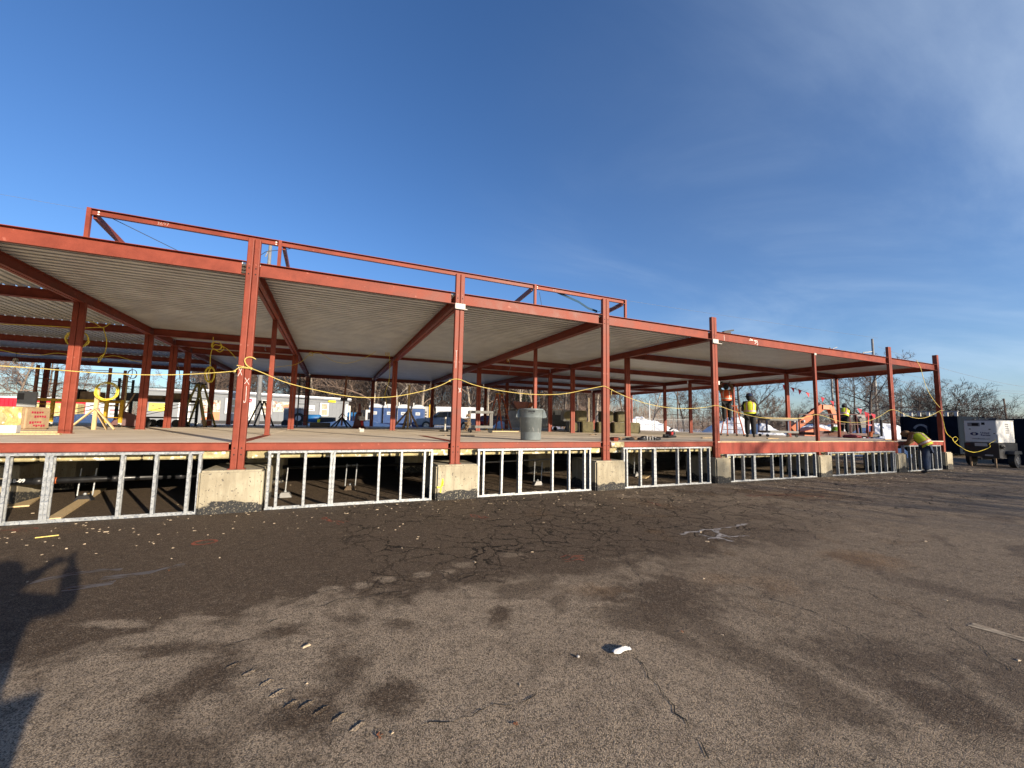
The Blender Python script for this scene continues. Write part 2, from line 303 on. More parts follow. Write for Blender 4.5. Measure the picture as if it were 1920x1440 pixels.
    area = mth(nt, 'MULTIPLY', rng(nt, mth(nt, 'ADD', Y, mth(nt, 'MULTIPLY', med, 1.5)), -4.0, -2.9), rng(nt, X, -0.6, 0.8))
    area = mth(nt, 'MULTIPLY', area, rng(nt, tex(nt, co, 0.6, 4), 0.33, 0.47))
    crack = mth(nt, 'MULTIPLY', crk, area)
    c = mixc(nt, crack, c, (0.006, 0.005, 0.004))
    nt.links.new(c, b.inputs['Base Color'])
    nt.links.new(rng(nt, dry, 0, 1, 0.75, 0.92), b.inputs['Roughness']); b.inputs['Specular IOR Level'].default_value = 0.15
    h = mth(nt, 'ADD', mth(nt, 'MULTIPLY', vo.outputs['Distance'], -0.7), mth(nt, 'MULTIPLY', tex(nt, co, 45, 5, 0.7), 1.3))
    h = mth(nt, 'ADD', h, mth(nt, 'MULTIPLY', crack, -2.5))
    h = mth(nt, 'ADD', h, mth(nt, 'MULTIPLY', tex(nt, co, 4, 6, 0.6), 2.2))
    bump(nt, b, h, 0.9, 0.010)
    return m
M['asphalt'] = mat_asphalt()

# ------------------------------------------------------------------ mesh helpers
class MB:
    def __init__(s): s.v = []; s.f = []
    def add(s, vs, fs):
        o = len(s.v); s.v += [tuple(v) for v in vs]; s.f += [tuple(i + o for i in f) for f in fs]; return s
    def box(s, x0, x1, y0, y1, z0, z1):
        return s.add([(x, y, z) for z in (z0, z1) for y in (y0, y1) for x in (x0, x1)],
                     [(0, 2, 3, 1), (4, 5, 7, 6), (0, 1, 5, 4), (2, 6, 7, 3), (0, 4, 6, 2), (1, 3, 7, 5)])
    def bar(s, p, q, w, h, up=(0, 0, 1)):
        """box-section bar from p to q, w across, h along up"""
        p, q = Vector(p), Vector(q); d = (q - p).normalized(); u = Vector(up)
        if abs(d.dot(u)) > 0.98: u = Vector((0, 1, 0))
        a = d.cross(u).normalized(); u = a.cross(d).normalized()
        vs = [c + a * (w / 2 * i) + u * (h / 2 * j) for c in (p, q) for i, j in ((-1, -1), (1, -1), (1, 1), (-1, 1))]
        return s.add(vs, [(0, 1, 2, 3), (4, 7, 6, 5), (0, 4, 5, 1), (1, 5, 6, 2), (2, 6, 7, 3), (3, 7, 4, 0)])
    def tube(s, pts, r, n=6, closed=False):
        pts = [Vector(p) for p in pts]; k = len(pts); rs = r if isinstance(r, (list, tuple)) else [r] * k
        vs = []; prev = None
        for i, p in enumerate(pts):
            a = pts[(i + 1) % k] if (closed or i + 1 < k) else p
            b = pts[i - 1] if (closed or i > 0) else p
            d = (a - b); d = d.normalized() if d.length > 1e-9 else Vector((0, 0, 1))
            if prev is None:
                u = Vector((0, 0, 1)) if abs(d.z) < 0.9 else Vector((1, 0, 0))
                u = (u - d * u.dot(d)).normalized()
            else:
                u = prev - d * prev.dot(d); u = u.normalized() if u.length > 1e-6 else prev
            prev = u; w = d.cross(u)
            vs += [p + (u * math.cos(t) + w * math.sin(t)) * rs[i] for t in [2 * math.pi * j / n for j in range(n)]]
        fs = []
        for i in range(k if closed else k - 1):
            a, b = i * n, ((i + 1) % k) * n
            fs += [(a + j, a + (j + 1) % n, b + (j + 1) % n, b + j) for j in range(n)]
        if not closed: fs += [tuple(range(n))[::-1], tuple(range((k - 1) * n, k * n))]
        return s.add(vs, fs)
    def cyl(s, p, q, r, n=12, r2=None): return s.tube([p, q], [r, r if r2 is None else r2], n)
    def lathe(s, prof, c=(0, 0, 0), n=24):
        """profile of (radius, z), open at both ends unless radius is 0"""
        vs = [(c[0] + r * math.cos(2 * math.pi * j / n), c[1] + r * math.sin(2 * math.pi * j / n), c[2] + z) for r, z in prof for j in range(n)]
        fs = [(i * n + j, i * n + (j + 1) % n, (i + 1) * n + (j + 1) % n, (i + 1) * n + j) for i in range(len(prof) - 1) for j in range(n)]
        return s.add(vs, fs)
    def prism(s, poly, axis, a, b):
        """polygon of 2-D points pushed along an axis ('x','y','z') from a to b"""
        def at(p, t): return {'x': (t, p[0], p[1]), 'y': (p[0], t, p[1]), 'z': (p[0], p[1], t)}[axis]
        n = len(poly); vs = [at(p, a) for p in poly] + [at(p, b) for p in poly]
        return s.add(vs, [tuple(range(n))[::-1], tuple(range(n, 2 * n))] + [(i, (i + 1) % n, n + (i + 1) % n, n + i) for i in range(n)])
    def sphere(s, c, r, n=10, sz=1.0):
        m = n // 2
        return s.lathe([(max(1e-4, r * math.sin(math.pi * i / m)), -r * sz * math.cos(math.pi * i / m)) for i in range(m + 1)], c, n)
    def xf(s, mtx):
        s.v = [tuple(mtx @ Vector(v)) for v in s.v]; return s
    def build(s, name, m, parent=None, smooth=False, bevel=0.0, loc=None, rotz=0.0, kind=None, seg=1):
        me = bpy.data.meshes.new(name); me.from_pydata(s.v, [], s.f)
        bm = bmesh.new(); bm.from_mesh(me); bmesh.ops.recalc_face_normals(bm, faces=bm.faces)
        if bevel: bmesh.ops.bevel(bm, geom=bm.edges[:], offset=bevel, segments=seg, affect='EDGES', clamp_overlap=True)
        bm.to_mesh(me); bm.free()
        if smooth:
            for p in me.polygons: p.use_smooth = True
        me.materials.append(M[m] if isinstance(m, str) else m)
        o = bpy.data.objects.new(name, me); COL.objects.link(o)
        if parent: o.parent = parent
        if loc: o.location = loc
        if rotz: o.rotation_euler.z = rotz
        if kind: o['kind'] = kind
        return o
def inst(name, me, parent=None, loc=(0, 0, 0), rotz=0.0, scale=1.0):
    o = bpy.data.objects.new(name, me); COL.objects.link(o); o.location = loc; o.rotation_euler.z = rotz
    o.scale = (scale,) * 3 if isinstance(scale, (int, float)) else scale
    if parent: o.parent = parent
    return o
def thing(name, label, cat, loc=(0, 0, 0), rotz=0.0, group=None):
    o = bpy.data.objects.new(name, None); COL.objects.link(o); o.empty_display_size = 0.2
    o.location = loc; o.rotation_euler.z = rotz; o['label'] = label; o['category'] = cat
    if group: o['group'] = group
    return o
def tag(o, label, cat, group=None):
    o['label'] = label; o['category'] = cat
    if group: o['group'] = group
    return o
def copy_tree(o, parent=None):
    c = o.copy(); COL.objects.link(c); c.parent = parent
    for ch in list(o.children): copy_tree(ch, c)
    return c
def text_mesh(s, size, m, parent, mtx, name='lettering', bold=0.0):
    cu = bpy.data.curves.new(name, 'FONT'); cu.body = s; cu.size = size; cu.align_x = 'CENTER'; cu.align_y = 'CENTER'
    cu.extrude = 0.002; cu.offset = bold; cu.resolution_u = 2
    t = bpy.data.objects.new(name, cu); COL.objects.link(t)
    me = bpy.data.meshes.new_from_object(t.evaluated_get(bpy.context.evaluated_depsgraph_get()))
    bpy.data.objects.remove(t); me.materials.clear(); me.materials.append(M[m])
    o = bpy.data.objects.new(name, me); COL.objects.link(o); o.parent = parent; o.matrix_local = mtx
    return o
FACE_Y = Matrix.Rotation(R(90), 4, 'X')                                 # lettering read from -Y
FACE_X = Matrix.Rotation(R(-90), 4, 'Z') @ Matrix.Rotation(R(90), 4, 'X')   # lettering read from -X
def T(x, y, z): return Matrix.Translation((x, y, z))
def strokes(name, lines, w, m, parent, y):
    """chalk strokes: flat ribbons in the x-z plane, 3 mm proud of y"""
    b = MB()
    for ln in lines:
        for (x0, z0), (x1, z1) in zip(ln, ln[1:]):
            b.bar((x0, y - 0.003, z0), (x1, y - 0.003, z1), w, 0.003, (0, 1, 0))
    return b.build(name, m, parent)
def sag(p, q, drop, n=10):
    p, q = Vector(p), Vector(q)
    return [p.lerp(q, i / n) - Vector((0, 0, drop * 4 * (i / n) * (1 - i / n))) for i in range(n + 1)]
def smooth_path(pts, n=5):
    pts = [Vector(p) for p in pts]; out = []
    for i in range(len(pts) - 1):
        p0, p1, p2, p3 = pts[max(0, i - 1)], pts[i], pts[i + 1], pts[min(len(pts) - 1, i + 2)]
        for k in range(n):
            t = k / n
            out.append(0.5 * ((2 * p1) + (p2 - p0) * t + (2 * p0 - 5 * p1 + 4 * p2 - p3) * t * t + (3 * p1 - p0 - 3 * p2 + p3) * t ** 3))
    return out + [pts[-1]]
def coil(c, r, turns, axis='y', jit=0.015, n=20, zs=1.0):
    pts = []
    for i in range(int(turns * n) + 1):
        t = 2 * math.pi * i / n; rr = r * (1 + 0.10 * math.sin(i * 0.37)); d = jit * math.sin(i * 0.61)
        a, b = rr * math.cos(t), rr * math.sin(t) * zs
        pts.append({'y': (c[0] + a, c[1] + d, c[2] + b), 'x': (c[0] + d, c[1] + a, c[2] + b), 'z': (c[0] + a, c[1] + b, c[2] + d + 0.01 * i / n)}[axis])
    return pts

# ================================================================== THE GROUND
def sheet(name, pts, z, m, th=0.0):
    b = MB(); n = len(pts); b.add([(p[0], p[1], z) for p in pts], [tuple(range(n))]); o = b.build(name, m); o['kind'] = 'structure'; return o
g = MB(); g.add([(-1500, -1500, GZ), (1500, -1500, GZ), (1500, 1500, GZ), (-1500, 1500, GZ)], [(0, 1, 2, 3)])
g.build('parking_lot', 'asphalt', kind='structure')

def ribbon(name, pts, w, z, m, seed, jag=0.5):
    """a wandering flat strip on the ground: cracks and worn paint lines"""
    rr = random.Random(seed); b = MB(); P = []
    for (x0, y0), (x1, y1) in zip(pts, pts[1:]):
        L = math.hypot(x1 - x0, y1 - y0); k = max(2, int(L / 0.05))
        nx, ny = -(y1 - y0) / L, (x1 - x0) / L; d = 0
        for i in range(k):
            d = d * 0.6 + rr.uniform(-1, 1) * 0.03 * jag; t = i / k
            ww = w * rr.uniform(0.1, 1.5); cxx, cyy = x0 + (x1 - x0) * t + nx * d, y0 + (y1 - y0) * t + ny * d
            P.append(((cxx - nx * ww / 2, cyy - ny * ww / 2, z), (cxx + nx * ww / 2, cyy + ny * ww / 2, z)))
    vs = [q for pr in P for q in pr]
    b.add(vs, [(2 * i, 2 * i + 2, 2 * i + 3, 2 * i + 1) for i in range(len(P) - 1)])
    o = b.build(name, m); o['kind'] = 'structure'; return o
CR = [[(2.057, -6.141), (1.947, -6.488), (1.864, -6.815), (1.788, -7.062)], [(3.995, -5.197), (3.971, -5.725), (3.999, -6.113), (3.990, -6.377), (3.883, -6.656), (3.823, -6.938), (3.768, -7.201), (3.661, -7.395)],
      [(5.010, -5.833), (5.024, -6.202), (4.893, -6.576), (4.805, -6.846), (4.524, -7.111), (4.331, -7.340)], [(-0.377, -4.677), (-0.159, -4.534), (0.179, -4.442), (0.548, -4.462), (0.973, -4.354), (1.461, -4.230), (1.980, -4.199)],
      [(-0.091, -4.213), (0.382, -4.127), (0.966, -4.123), (1.415, -3.985)], [(0.430, -6.305), (0.643, -6.292), (0.858, -6.284), (1.118, -6.296), (1.274, -6.268)], [(3.477, -4.204), (3.187, -4.889), (2.941, -5.326)],
      [(7.313, -4.123), (6.600, -4.846), (6.894, -5.225), (6.870, -5.697), (6.975, -6.149), (7.059, -6.621)], [(8.770, -4.639), (8.357, -5.025), (7.302, -5.376), (6.887, -5.350)], [(-0.602, -4.979), (-0.358, -4.837), (-0.220, -4.758)],
      [(5.131, -3.349), (5.310, -3.927), (5.671, -4.363), (6.766, -4.452)], [(1.194, -4.128), (1.203, -4.515), (1.292, -4.751)]]
for i, c in enumerate(CR): ribbon('asphalt_crack', c, 0.007 if i < 3 or i == 5 else 0.006, GZ + 0.004, 'crack', 10 + i, 1.0)
for i, c in enumerate([[(5.053, -6.858), (5.080, -7.002), (5.093, -7.139), (5.146, -7.307)]]):
    for k in range(5): ribbon('painted_line', [(x + 0.022 * (k - 2), y) for x, y in c], 0.024, GZ + 0.0035 + 0.0002 * k, 'debris', 40 + k, 0.15)
# salt bloom star left by melted ice
SB = [[(4.907, -3.844), (5.499, -3.764), (5.920, -3.810), (6.576, -3.748)], [(5.581, -3.793), (5.549, -4.013), (5.430, -4.333)], [(5.091, -4.209), (5.495, -4.150), (5.874, -4.317)], [(5.155, -3.965), (5.302, -4.170), (5.319, -4.460)], [(5.648, -3.885), (5.208, -4.309)]]
for i, c in enumerate(SB): ribbon('salt_streak', c, 0.05, GZ + 0.003 + 0.0003 * i, 'chalk_thin', 60 + i, 0.9)
# streaks of old ice in the shadow at the left
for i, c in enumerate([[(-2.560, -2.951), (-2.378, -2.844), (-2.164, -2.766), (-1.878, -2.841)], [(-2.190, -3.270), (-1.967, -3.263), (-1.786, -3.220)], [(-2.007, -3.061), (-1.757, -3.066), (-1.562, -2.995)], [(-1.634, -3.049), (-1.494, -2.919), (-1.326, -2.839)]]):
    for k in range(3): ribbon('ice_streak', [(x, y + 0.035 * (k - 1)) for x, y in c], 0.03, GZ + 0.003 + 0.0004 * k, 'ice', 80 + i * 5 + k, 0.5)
# orange survey paint: a ring by the first footing, smears elsewhere
def paint_ring(cx, cy, rx, ry, w, seed):
    rr = random.Random(seed); b = MB(); n = 40; vs = []
    for j in range(n):
        t = 2 * math.pi * j / n; k = 1 + rr.uniform(-0.06, 0.06); ww = w * rr.uniform(0.5, 1.3)
        for s_ in (-1, 1): vs.append((cx + (rx * k + s_ * ww / 2) * math.cos(t), cy + (ry * k + s_ * ww / 2) * math.sin(t), GZ + 0.004))
    b.add(vs, [(2 * j, 2 * ((j + 1) % n), 2 * ((j + 1) % n) + 1, 2 * j + 1) for j in range(n)])
    b.build('paint_ring', 'spray', kind='structure')
c = (-1.410, -1.966); paint_ring(c[0], c[1], 0.125, 0.10, 0.045, 3)
for i, c in enumerate([[(-4.116, -0.383), (-3.894, -0.403), (-3.682, -0.448)], [(-2.101, 0.089), (-1.758, 0.058)], [(-0.070, -1.025), (0.169, -1.339), (0.320, -1.538)], [(6.240, -1.699), (6.237, -1.934), (6.358, -2.032)], [(2.638, -4.215), (2.874, -4.200), (2.963, -4.297)], [(2.313, -1.604), (2.581, -1.949)], [(9.115, -1.836), (10.184, -2.028), (10.921, -2.564)]]):
    [ribbon('paint_smear', [(x + 0.02 * k, y + 0.05 * k) for x, y in c], 0.022, GZ + 0.0035 + 0.0002 * k, 'spray', 90 + i * 7 + k, 1.6) for k in (-1, 0, 1)]
# frozen tyre track: small mud ridges pressed up between the lugs
tb = MB(); rr = random.Random(5)
TR = [(-0.515, -5.240), (-0.404, -5.372), (-0.287, -5.524), (-0.215, -5.661), (-0.133, -5.794), (-0.055, -5.836), (0.027, -5.916), (0.117, -6.012), (0.208, -6.121)]
for i, (x, y) in enumerate(TR):
    for k in range(3):
        a = rr.uniform(0.3, 0.6); L = 0.055 + 0.012 * rr.random(); w = 0.02; h = 0.007
        px, py = x + k * 0.016, y + k * 0.012 - 0.02; ca, sa = math.cos(a), math.sin(a)
        pts = [(-L / 2, 0, 0), (0, -w, 0.0), (L / 2, 0, 0), (0, w, 0), (0, 0.004, h)]
        ca, sa = math.cos(a), math.sin(a); tb.add([(px + p[0] * ca - p[1] * sa, py + p[0] * sa + p[1] * ca, GZ + 0.002 + p[2]) for p in pts], [(0, 1, 4), (1, 2, 4), (2, 3, 4), (3, 0, 4)])
tb.build('mud_ridges', 'asphalt', kind='stuff')
# scattered crumbs, wood chips and stones along the foot of the building
db = MB(); rr = random.Random(11)
for i in range(900):
    x = rr.uniform(-5.5, 26); y = -0.15 - abs(rr.gauss(0, 1.1)) if i < 740 else rr.uniform(-7.6, 0)
    if i > 840: y = rr.uniform(0.2, 3)
    s_ = rr.uniform(0.004, 0.016) * (1.4 if rr.random() < 0.15 else 1) * (1 + max(0, x - 4) * 0.03); a = rr.uniform(0, 3.1); L = s_ * rr.uniform(1, 2.8)
    ca, sa = math.cos(a), math.sin(a); h = s_ * 0.5
    pts = [(-L, -s_, 0), (L, -s_, 0), (L, s_, 0), (-L, s_, 0), (-L * .8, -s_ * .7, h), (L * .7, -s_ * .8, h * .8), (L * .8, s_ * .6, h), (-L * .6, s_ * .8, h * .7)]
    db.add([(x + p[0] * ca * .6 - p[1] * sa * .6, y + p[0] * sa * .6 + p[1] * ca * .6, GZ + p[2]) for p in pts], [(4, 5, 6, 7), (0, 1, 5, 4), (1, 2, 6, 5), (2, 3, 7, 6), (3, 0, 4, 7)])
db.build('debris', 'debris', kind='stuff')
# snow covered yard behind the building: rises gently from the edge of the asphalt
sb = MB(); nx, ny = 90, 46; vs = []
for j in range(ny):
    y = 21.2 + 150 * (j / (ny - 1)) ** 1.7
    for i in range(nx):
        x = -110 + 260 * i / (nx - 1)
        t = min(1, max(0, (y - 21.2) / 7)); t = t * t * (3 - 2 * t); u = min(1, max(0, (x - 20) / 12)); amp = 0.9 * (1 - 0.65 * u)
        z = GZ - 0.03 + amp * t + 0.16 * t * mn.noise(Vector((x * 0.35, y * 0.35, 0.0))) + 0.08 * t * mn.noise(Vector((x * 1.1, y * 1.1, 3.0)))
        vs.append((x, y, z))
sb.add(vs, [(j * nx + i, j * nx + i + 1, (j + 1) * nx + i + 1, (j + 1) * nx + i) for j in range(ny - 1) for i in range(nx - 1)])
sb.build('snow_ground', 'snow', kind='structure', smooth=True)

def snow_pile(c, rx, ry, h, seed, label):
    b = MB(); nr, na = 14, 36; vs = []
    for i in range(nr + 1):
        r = i / nr
        for j in range(na):
            t = 2 * math.pi * j / na; wob = 1 + 0.25 * mn.noise(Vector((math.cos(t) * 1.3, math.sin(t) * 1.3, seed)))
            x, y = rx * r * wob * math.cos(t), ry * r * wob * math.sin(t)
            z = h * (1 - r ** 1.7) * (1 + 0.30 * mn.noise(Vector((x * 0.55, y * 0.55, seed)))) + 0.13 * h * (1 - r) ** 0.6 * (mn.noise(Vector((x * 1.5, y * 1.5, seed + 5))) + 0.6 * mn.noise(Vector((x * 3.7, y * 3.7, seed)))) * (r < 1)
            vs.append((x, y, max(-0.05, z)))
    b.add(vs, [(i * na + j, i * na + (j + 1) % na, (i + 1) * na + (j + 1) % na, (i + 1) * na + j) for i in range(nr) for j in range(na)])
    tag(b.build('snow_pile', 'snow', loc=c), label, 'snow pile', 'ploughed snow piles round the yard')
snow_pile((29.0, 24.0, GZ), 6.5, 3.0, 2.25, 1, 'long dirty snow pile behind the mesh fence, left of the orange vested ladder worker')
snow_pile((38.5, 21.0, GZ), 4.6, 3.4, 2.5, 2, 'blue shaded snow pile right behind the red step ladder')
snow_pile((34.5, 15.2, GZ), 1.9, 2.2, 1.9, 3, 'small lumpy sunlit snow pile just right of the standing worker in lime vest')
snow_pile((47.0, 17.8, GZ), 6.5, 3.2, 2.1, 4, 'low snow pile under the grey utility cart, beside the orange lift')
snow_pile((46.5, 12.3, GZ), 4.2, 3.0, 2.1, 5, 'pointed white snow pile left of the dark dumpster')
snow_pile((31.5, 6.2, GZ), 2.6, 2.0, 1.18, 6, 'low smooth snow pile in front of the dark dumpster')
snow_pile((64.0, -7.5, GZ), 7.0, 4.5, 3.0, 8, 'snow pile seen to the right of the white generator')
snow_pile((-19.0, 31.0, GZ + 0.7), 9.0, 2.6, 0.9, 9, 'shaded snow pile under the yellow scaffold, before the red container')
snow_pile((2.0, 30.5, GZ + 0.7), 8.0, 2.0, 0.75, 10, 'low shaded snow pile in front of the grey office trailer')

# ================================================================== THE STEEL FRAME BUILDING
B = thing('steel_frame_building', 'red oxide steel frame building shell with corrugated roof deck, raised on concrete blocks', 'building', (0, 0, 0))
TW = 0.100
def rsq(cx, cy, w, r=0.014):
    """rounded square section"""
    out = []
    for qx, qy, a0 in ((1, 1, 0), (-1, 1, 90), (-1, -1, 180), (1, -1, 270)):
        for k in range(4):
            t = R(a0 + 30 * k); out.append((cx + qx * (w / 2 - r) + r * math.cos(t), cy + qy * (w / 2 - r) + r * math.sin(t)))
    return out
col_cache = {}
def tube_col(x, y, z0, z1, w=TW):
    k = (z0, z1, w)
    if k not in col_cache:
        b = MB(); b.prism(rsq(0, 0, w), 'z', z0, z1); o = b.build('column', 'steel', B, loc=(x, y, 0)); col_cache[k] = o.data
        return o
    return inst('column', col_cache[k], B, (x, y, 0))
FX = [-9.4, -5.43, -1.465, 2.49, 6.455, 10.43, 20.23]        # double columns of the front
foot_me = None
def base_plate(col, z):
    global foot_me
    if foot_me is None:
        b = MB(); b.box(-0.075, 0.075, -0.075, 0.075, 0, 0.014); o = b.build('base_plate', 'steel', col); foot_me = o.data
    else: o = inst('base_plate', foot_me, col)
    o.location = (0, 0, z); return o
hole_me = None
for xc in FX:
    for s_ in (-1, 1):
        c = tube_col(xc + 0.0535 * s_, 0.051, -0.455, 3.725)
        base_plate(c, -0.469)
        for z in (3.17, 3.06, -0.10, -0.215) if xc < 11 else (3.17, 3.06, -0.22, -0.32):
            if hole_me is None:
                b = MB(); b.cyl((0, 0.004, 0), (0, -0.003, 0), 0.013, 10); o = b.build('bolt_hole', 'dark_hole', c); hole_me = o.data
            else: o = inst('bolt_hole', hole_me, c)
            o.location = (-0.012 * s_ * 0, -TW / 2, z)
c = tube_col(24.10, 0.08, -0.455, 3.725, 0.16); base_plate(c, -0.469)
c = tube_col(15.33, 0.051, -0.455, 3.04); base_plate(c, -0.469)
# interior and rear columns (x, y, number of tubes)
INT = [(-5.5, 4.05, 2), (-5.5, 8.05, 2), (-5.5, 10.35, 2), (-5.5, 12.0, 2), (-5.5, 16.05, 2), (-5.5, 20.2, 2),
       (-1.5, 3.78, 1), (-1.465, 10.2, 2), (-1.465, 20.3, 2), (2.49, 9.95, 2), (2.49, 20.2, 2),
       (6.46, 4.05, 1), (6.46, 10.02, 2), (6.46, 19.9, 2), (10.48, 4.04, 2), (10.48, 7.98, 2), (10.48, 10.15, 2), (10.48, 15.95, 2), (10.48, 20.0, 2),
       (20.23, 4.08, 2), (20.23, 9.95, 2), (20.23, 12.05, 2), (20.23, 16.0, 2), (20.23, 20.1, 2),
       (24.1, 3.95, 1), (24.1, 9.95, 1), (24.1, 16.0, 1), (24.1, 19.9, 1), (-13.5, 4.05, 2), (-21.5, 4.05, 2), (-13.5, 20.2, 2), (-21.5, 20.2, 2)]
for x, y, k in INT:
    for s_ in ((-1, 1) if k == 2 else (0,)):
        c = tube_col(x + 0.056 * s_, y, 0.012, 3.045, 0.112 if k == 1 else 0.105); base_plate(c, 0.001)

def channel_x(b, x0, x1, yf, z0, z1, fl, end0=0.0, end1=0.0):
    """channel along x, flanges towards -y, web set back by fl"""
    b.box(x0 + end0, x1 - end1, yf + fl - 0.008, yf + fl, z0 + 0.009, z1 - 0.009)
    b.box(x0, x1, yf, yf + fl, z0, z0 + 0.009); b.box(x0, x1, yf, yf + fl, z1 - 0.009, z1)
    return b
def channel_y(b, y0, y1, xf, z0, z1, fl, side):
    """channel along y; web on xf, flanges towards side"""
    x1 = xf + side * fl; a, c = min(xf, x1), max(xf, x1)
    w0, w1 = (xf, xf + 0.008) if side > 0 else (xf - 0.008, xf)
    b.box(w0, w1, y0, y1, z0 + 0.009, z1 - 0.009); b.box(a, c, y0, y1, z0, z0 + 0.009); b.box(a, c, y0, y1, z1 - 0.009, z1)
    return b
spans = [(-25, -9.51), (-9.29, -5.54), (-5.32, -1.575), (-1.355, 2.38), (2.60, 6.345), (6.565, 10.32), (10.54, 20.12), (20.34, 24.02)]
for x0, x1 in spans:
    channel_x(MB(), x0, x1, 0.012, 3.04, 3.30, 0.075, 0, 0.075).build('roof_beam', 'steel', B)
for x0, x1 in spans[:6]:
    channel_x(MB(), x0, x1, 0.012, -0.142, -0.002, 0.045, 0, 0.04).build('floor_beam', 'steel', B)
for x0, x1 in ((10.54, 20.12),):
    MB().box(x0, x1, 0.008, 0.05, -0.365, -0.034).build('floor_beam', 'steel_deep', B)
MB().box(20.34, 24.02, 0.02, 0.06, -0.185, -0.034).build('floor_beam', 'steel_deep', B)
# rear eaves and right-hand eaves
for x0, x1 in ((-25, -5.6), (-5.35, -1.6), (-1.35, 2.4), (2.6, 6.35), (6.55, 10.35), (10.6, 20.1), (20.35, 24.1)):
    MB().box(x0, x1, 20.26, 20.34, 3.04, 3.30).build('roof_beam', 'steel', B)
    MB().box(x0, x1, 20.30, 20.34, -0.30, -0.034).build('floor_beam', 'steel', B)
MB().box(24.10, 24.17, 0.17, 20.3, 3.04, 3.30).build('roof_beam', 'steel', B)
MB().box(24.10, 24.14, 0.17, 20.3, -0.365, -0.034).build('floor_beam', 'steel', B)
# pairs of channels along the module joints (depth direction)
ZB, ZT = 3.04, 3.255
for xc in (-5.5, -1.465, 2.49, 6.455, 10.45, 20.23):
    for y0, y1 in ((0.13, 10.05), (10.16, 20.24)):
        for s_ in (-1, 1):
            channel_y(MB(), y0, y1, xc + s_ * 0.012, ZB, ZT, 0.075, s_).build('roof_beam', 'steel', B)
# pairs of channels across the left and right blocks and at the corridor of the end modules
def cross(x0, x1, yc, z0=ZB, z1=ZT, pair=True):
    for s_ in ((-1, 1) if pair else (1,)):
        b = MB(); yf = yc + s_ * 0.012; ya, yb = sorted((yf, yf + s_ * 0.07))
        w0, w1 = sorted((yf, yf + s_ * 0.008))
        b.box(x0, x1, w0, w1, z0 + 0.009, z1 - 0.009); b.box(x0, x1, ya, yb, z0, z0 + 0.009); b.box(x0, x1, ya, yb, z1 - 0.009, z1)
        b.build('cross_beam', 'steel', B)
for y in (4.05, 8.05, 12.05, 16.05): cross(-25, -5.6, y)
for y in (4.06, 8.06, 12.06, 16.06): cross(10.56, 20.13, y)
for y in (4.0, 9.95, 16.0): cross(20.33, 24.08, y)
for x0, x1 in ((-5.4, -1.56), (6.56, 10.35)):
    for y in (8.05, 10.12, 12.1): cross(x0, x1, y)
for x0, x1 in ((-1.37, 2.39), (2.59, 6.35)): cross(x0, x1, 10.05, 3.15, 3.255)

# corrugated roof deck, one sheet per bay
def deck_sheet(x0, x1, y0, y1, along, p=0.203, d=0.075):
    b = MB(); prof = []
    a0, a1 = (y0, y1) if along == 'x' else (x0, x1)
    t = a0
    while t < a1 - 1e-6:
        for o_, z in ((0, 0), (0.120, 0), (0.126, d), (0.197, d)):
            if t + o_ <= a1: prof.append((t + o_, z))
        t += p
    prof.append((a1, prof[-1][1]))
    n = len(prof); l0, l1 = (x0, x1) if along == 'x' else (y0, y1); vs = []
    for l in (l0, l1):
        for q, z in prof: vs.append((l, q, ZT + 0.003 + z) if along == 'x' else (q, l, ZT + 0.003 + z))
    b.add(vs, [(i, i + 1, n + i + 1, n + i) for i in range(n - 1)])
    o = b.build('roof_deck', 'deckpan', B)
    sm = o.modifiers.new('thickness', 'SOLIDIFY'); sm.thickness = 0.0015; sm.offset = 1
    return o
for i, xs in enumerate(((-5.46, -1.49), (-1.44, 2.465), (2.515, 6.43), (6.48, 10.42))):
    for ya, yb in (((0.10, 8.04), (8.07, 10.085), (10.115, 12.08), (12.12, 20.24)) if i in (0, 3) else ((0.10, 10.085), (10.115, 20.24))):
        deck_sheet(xs[0], xs[1], ya, yb, 'x')
rows = ((0.10, 4.02), (4.09, 8.02), (8.09, 12.02), (12.09, 16.02), (16.09, 20.24))
for ya, yb in rows:
    deck_sheet(-25, -15.53, ya, yb, 'y'); deck_sheet(-15.45, -5.54, ya, yb, 'y')
    deck_sheet(10.49, 20.20, ya, yb, 'y')
for ya, yb in ((0.10, 9.9), (10.0, 20.24)): deck_sheet(20.26, 24.08, ya, yb, 'y')

# strips added over the deck joints to shut out sky showing through the gaps
for xc in (-5.5, -1.465, 2.49, 6.455, 10.455, 20.23): MB().box(xc - 0.10, xc + 0.10, 0.10, 20.24, ZT + 0.082, ZT + 0.086).build('cover_strip', 'deckpan', B)
# floor: boards laid over the modules, each panel with its own joint
pan_cache = {}
def floor_panel(x0, x1, y0, y1):
    k = (round(x1 - x0, 3), round(y1 - y0, 3))
    if k not in pan_cache:
        o = MB().box(0, k[0], 0, k[1], -0.03, 0).build('floor_panel', 'floor', B, bevel=0.003, loc=(x0, y0, 0)); pan_cache[k] = o.data
    else: inst('floor_panel', pan_cache[k], B, (x0, y0, 0))
for x0, x1 in ((-13.4, -9.45), (-9.4, -5.46), (-5.44, -1.48), (-1.45, 2.48), (2.5, 6.44), (6.46, 10.42)):
    for a in range(9):
        ya, yb = (0.06 if a == 0 else a * 2.26 + 0.006), min(20.28, (a + 1) * 2.26)
        if x0 == -5.44 or x0 > -1.5 or a: floor_panel(x0, x1, ya, yb)
        else: floor_panel(x0, x1, ya, yb)
for x0 in (10.44, 12.9, 15.35, 17.8, 20.25, 22.2):
    x1 = x0 + (2.44 if x0 < 20 else 1.94)
    for a in range(9): floor_panel(x0, x1, a * 2.26 + (0.006 if a else 0), min(20.28, (a + 1) * 2.26))
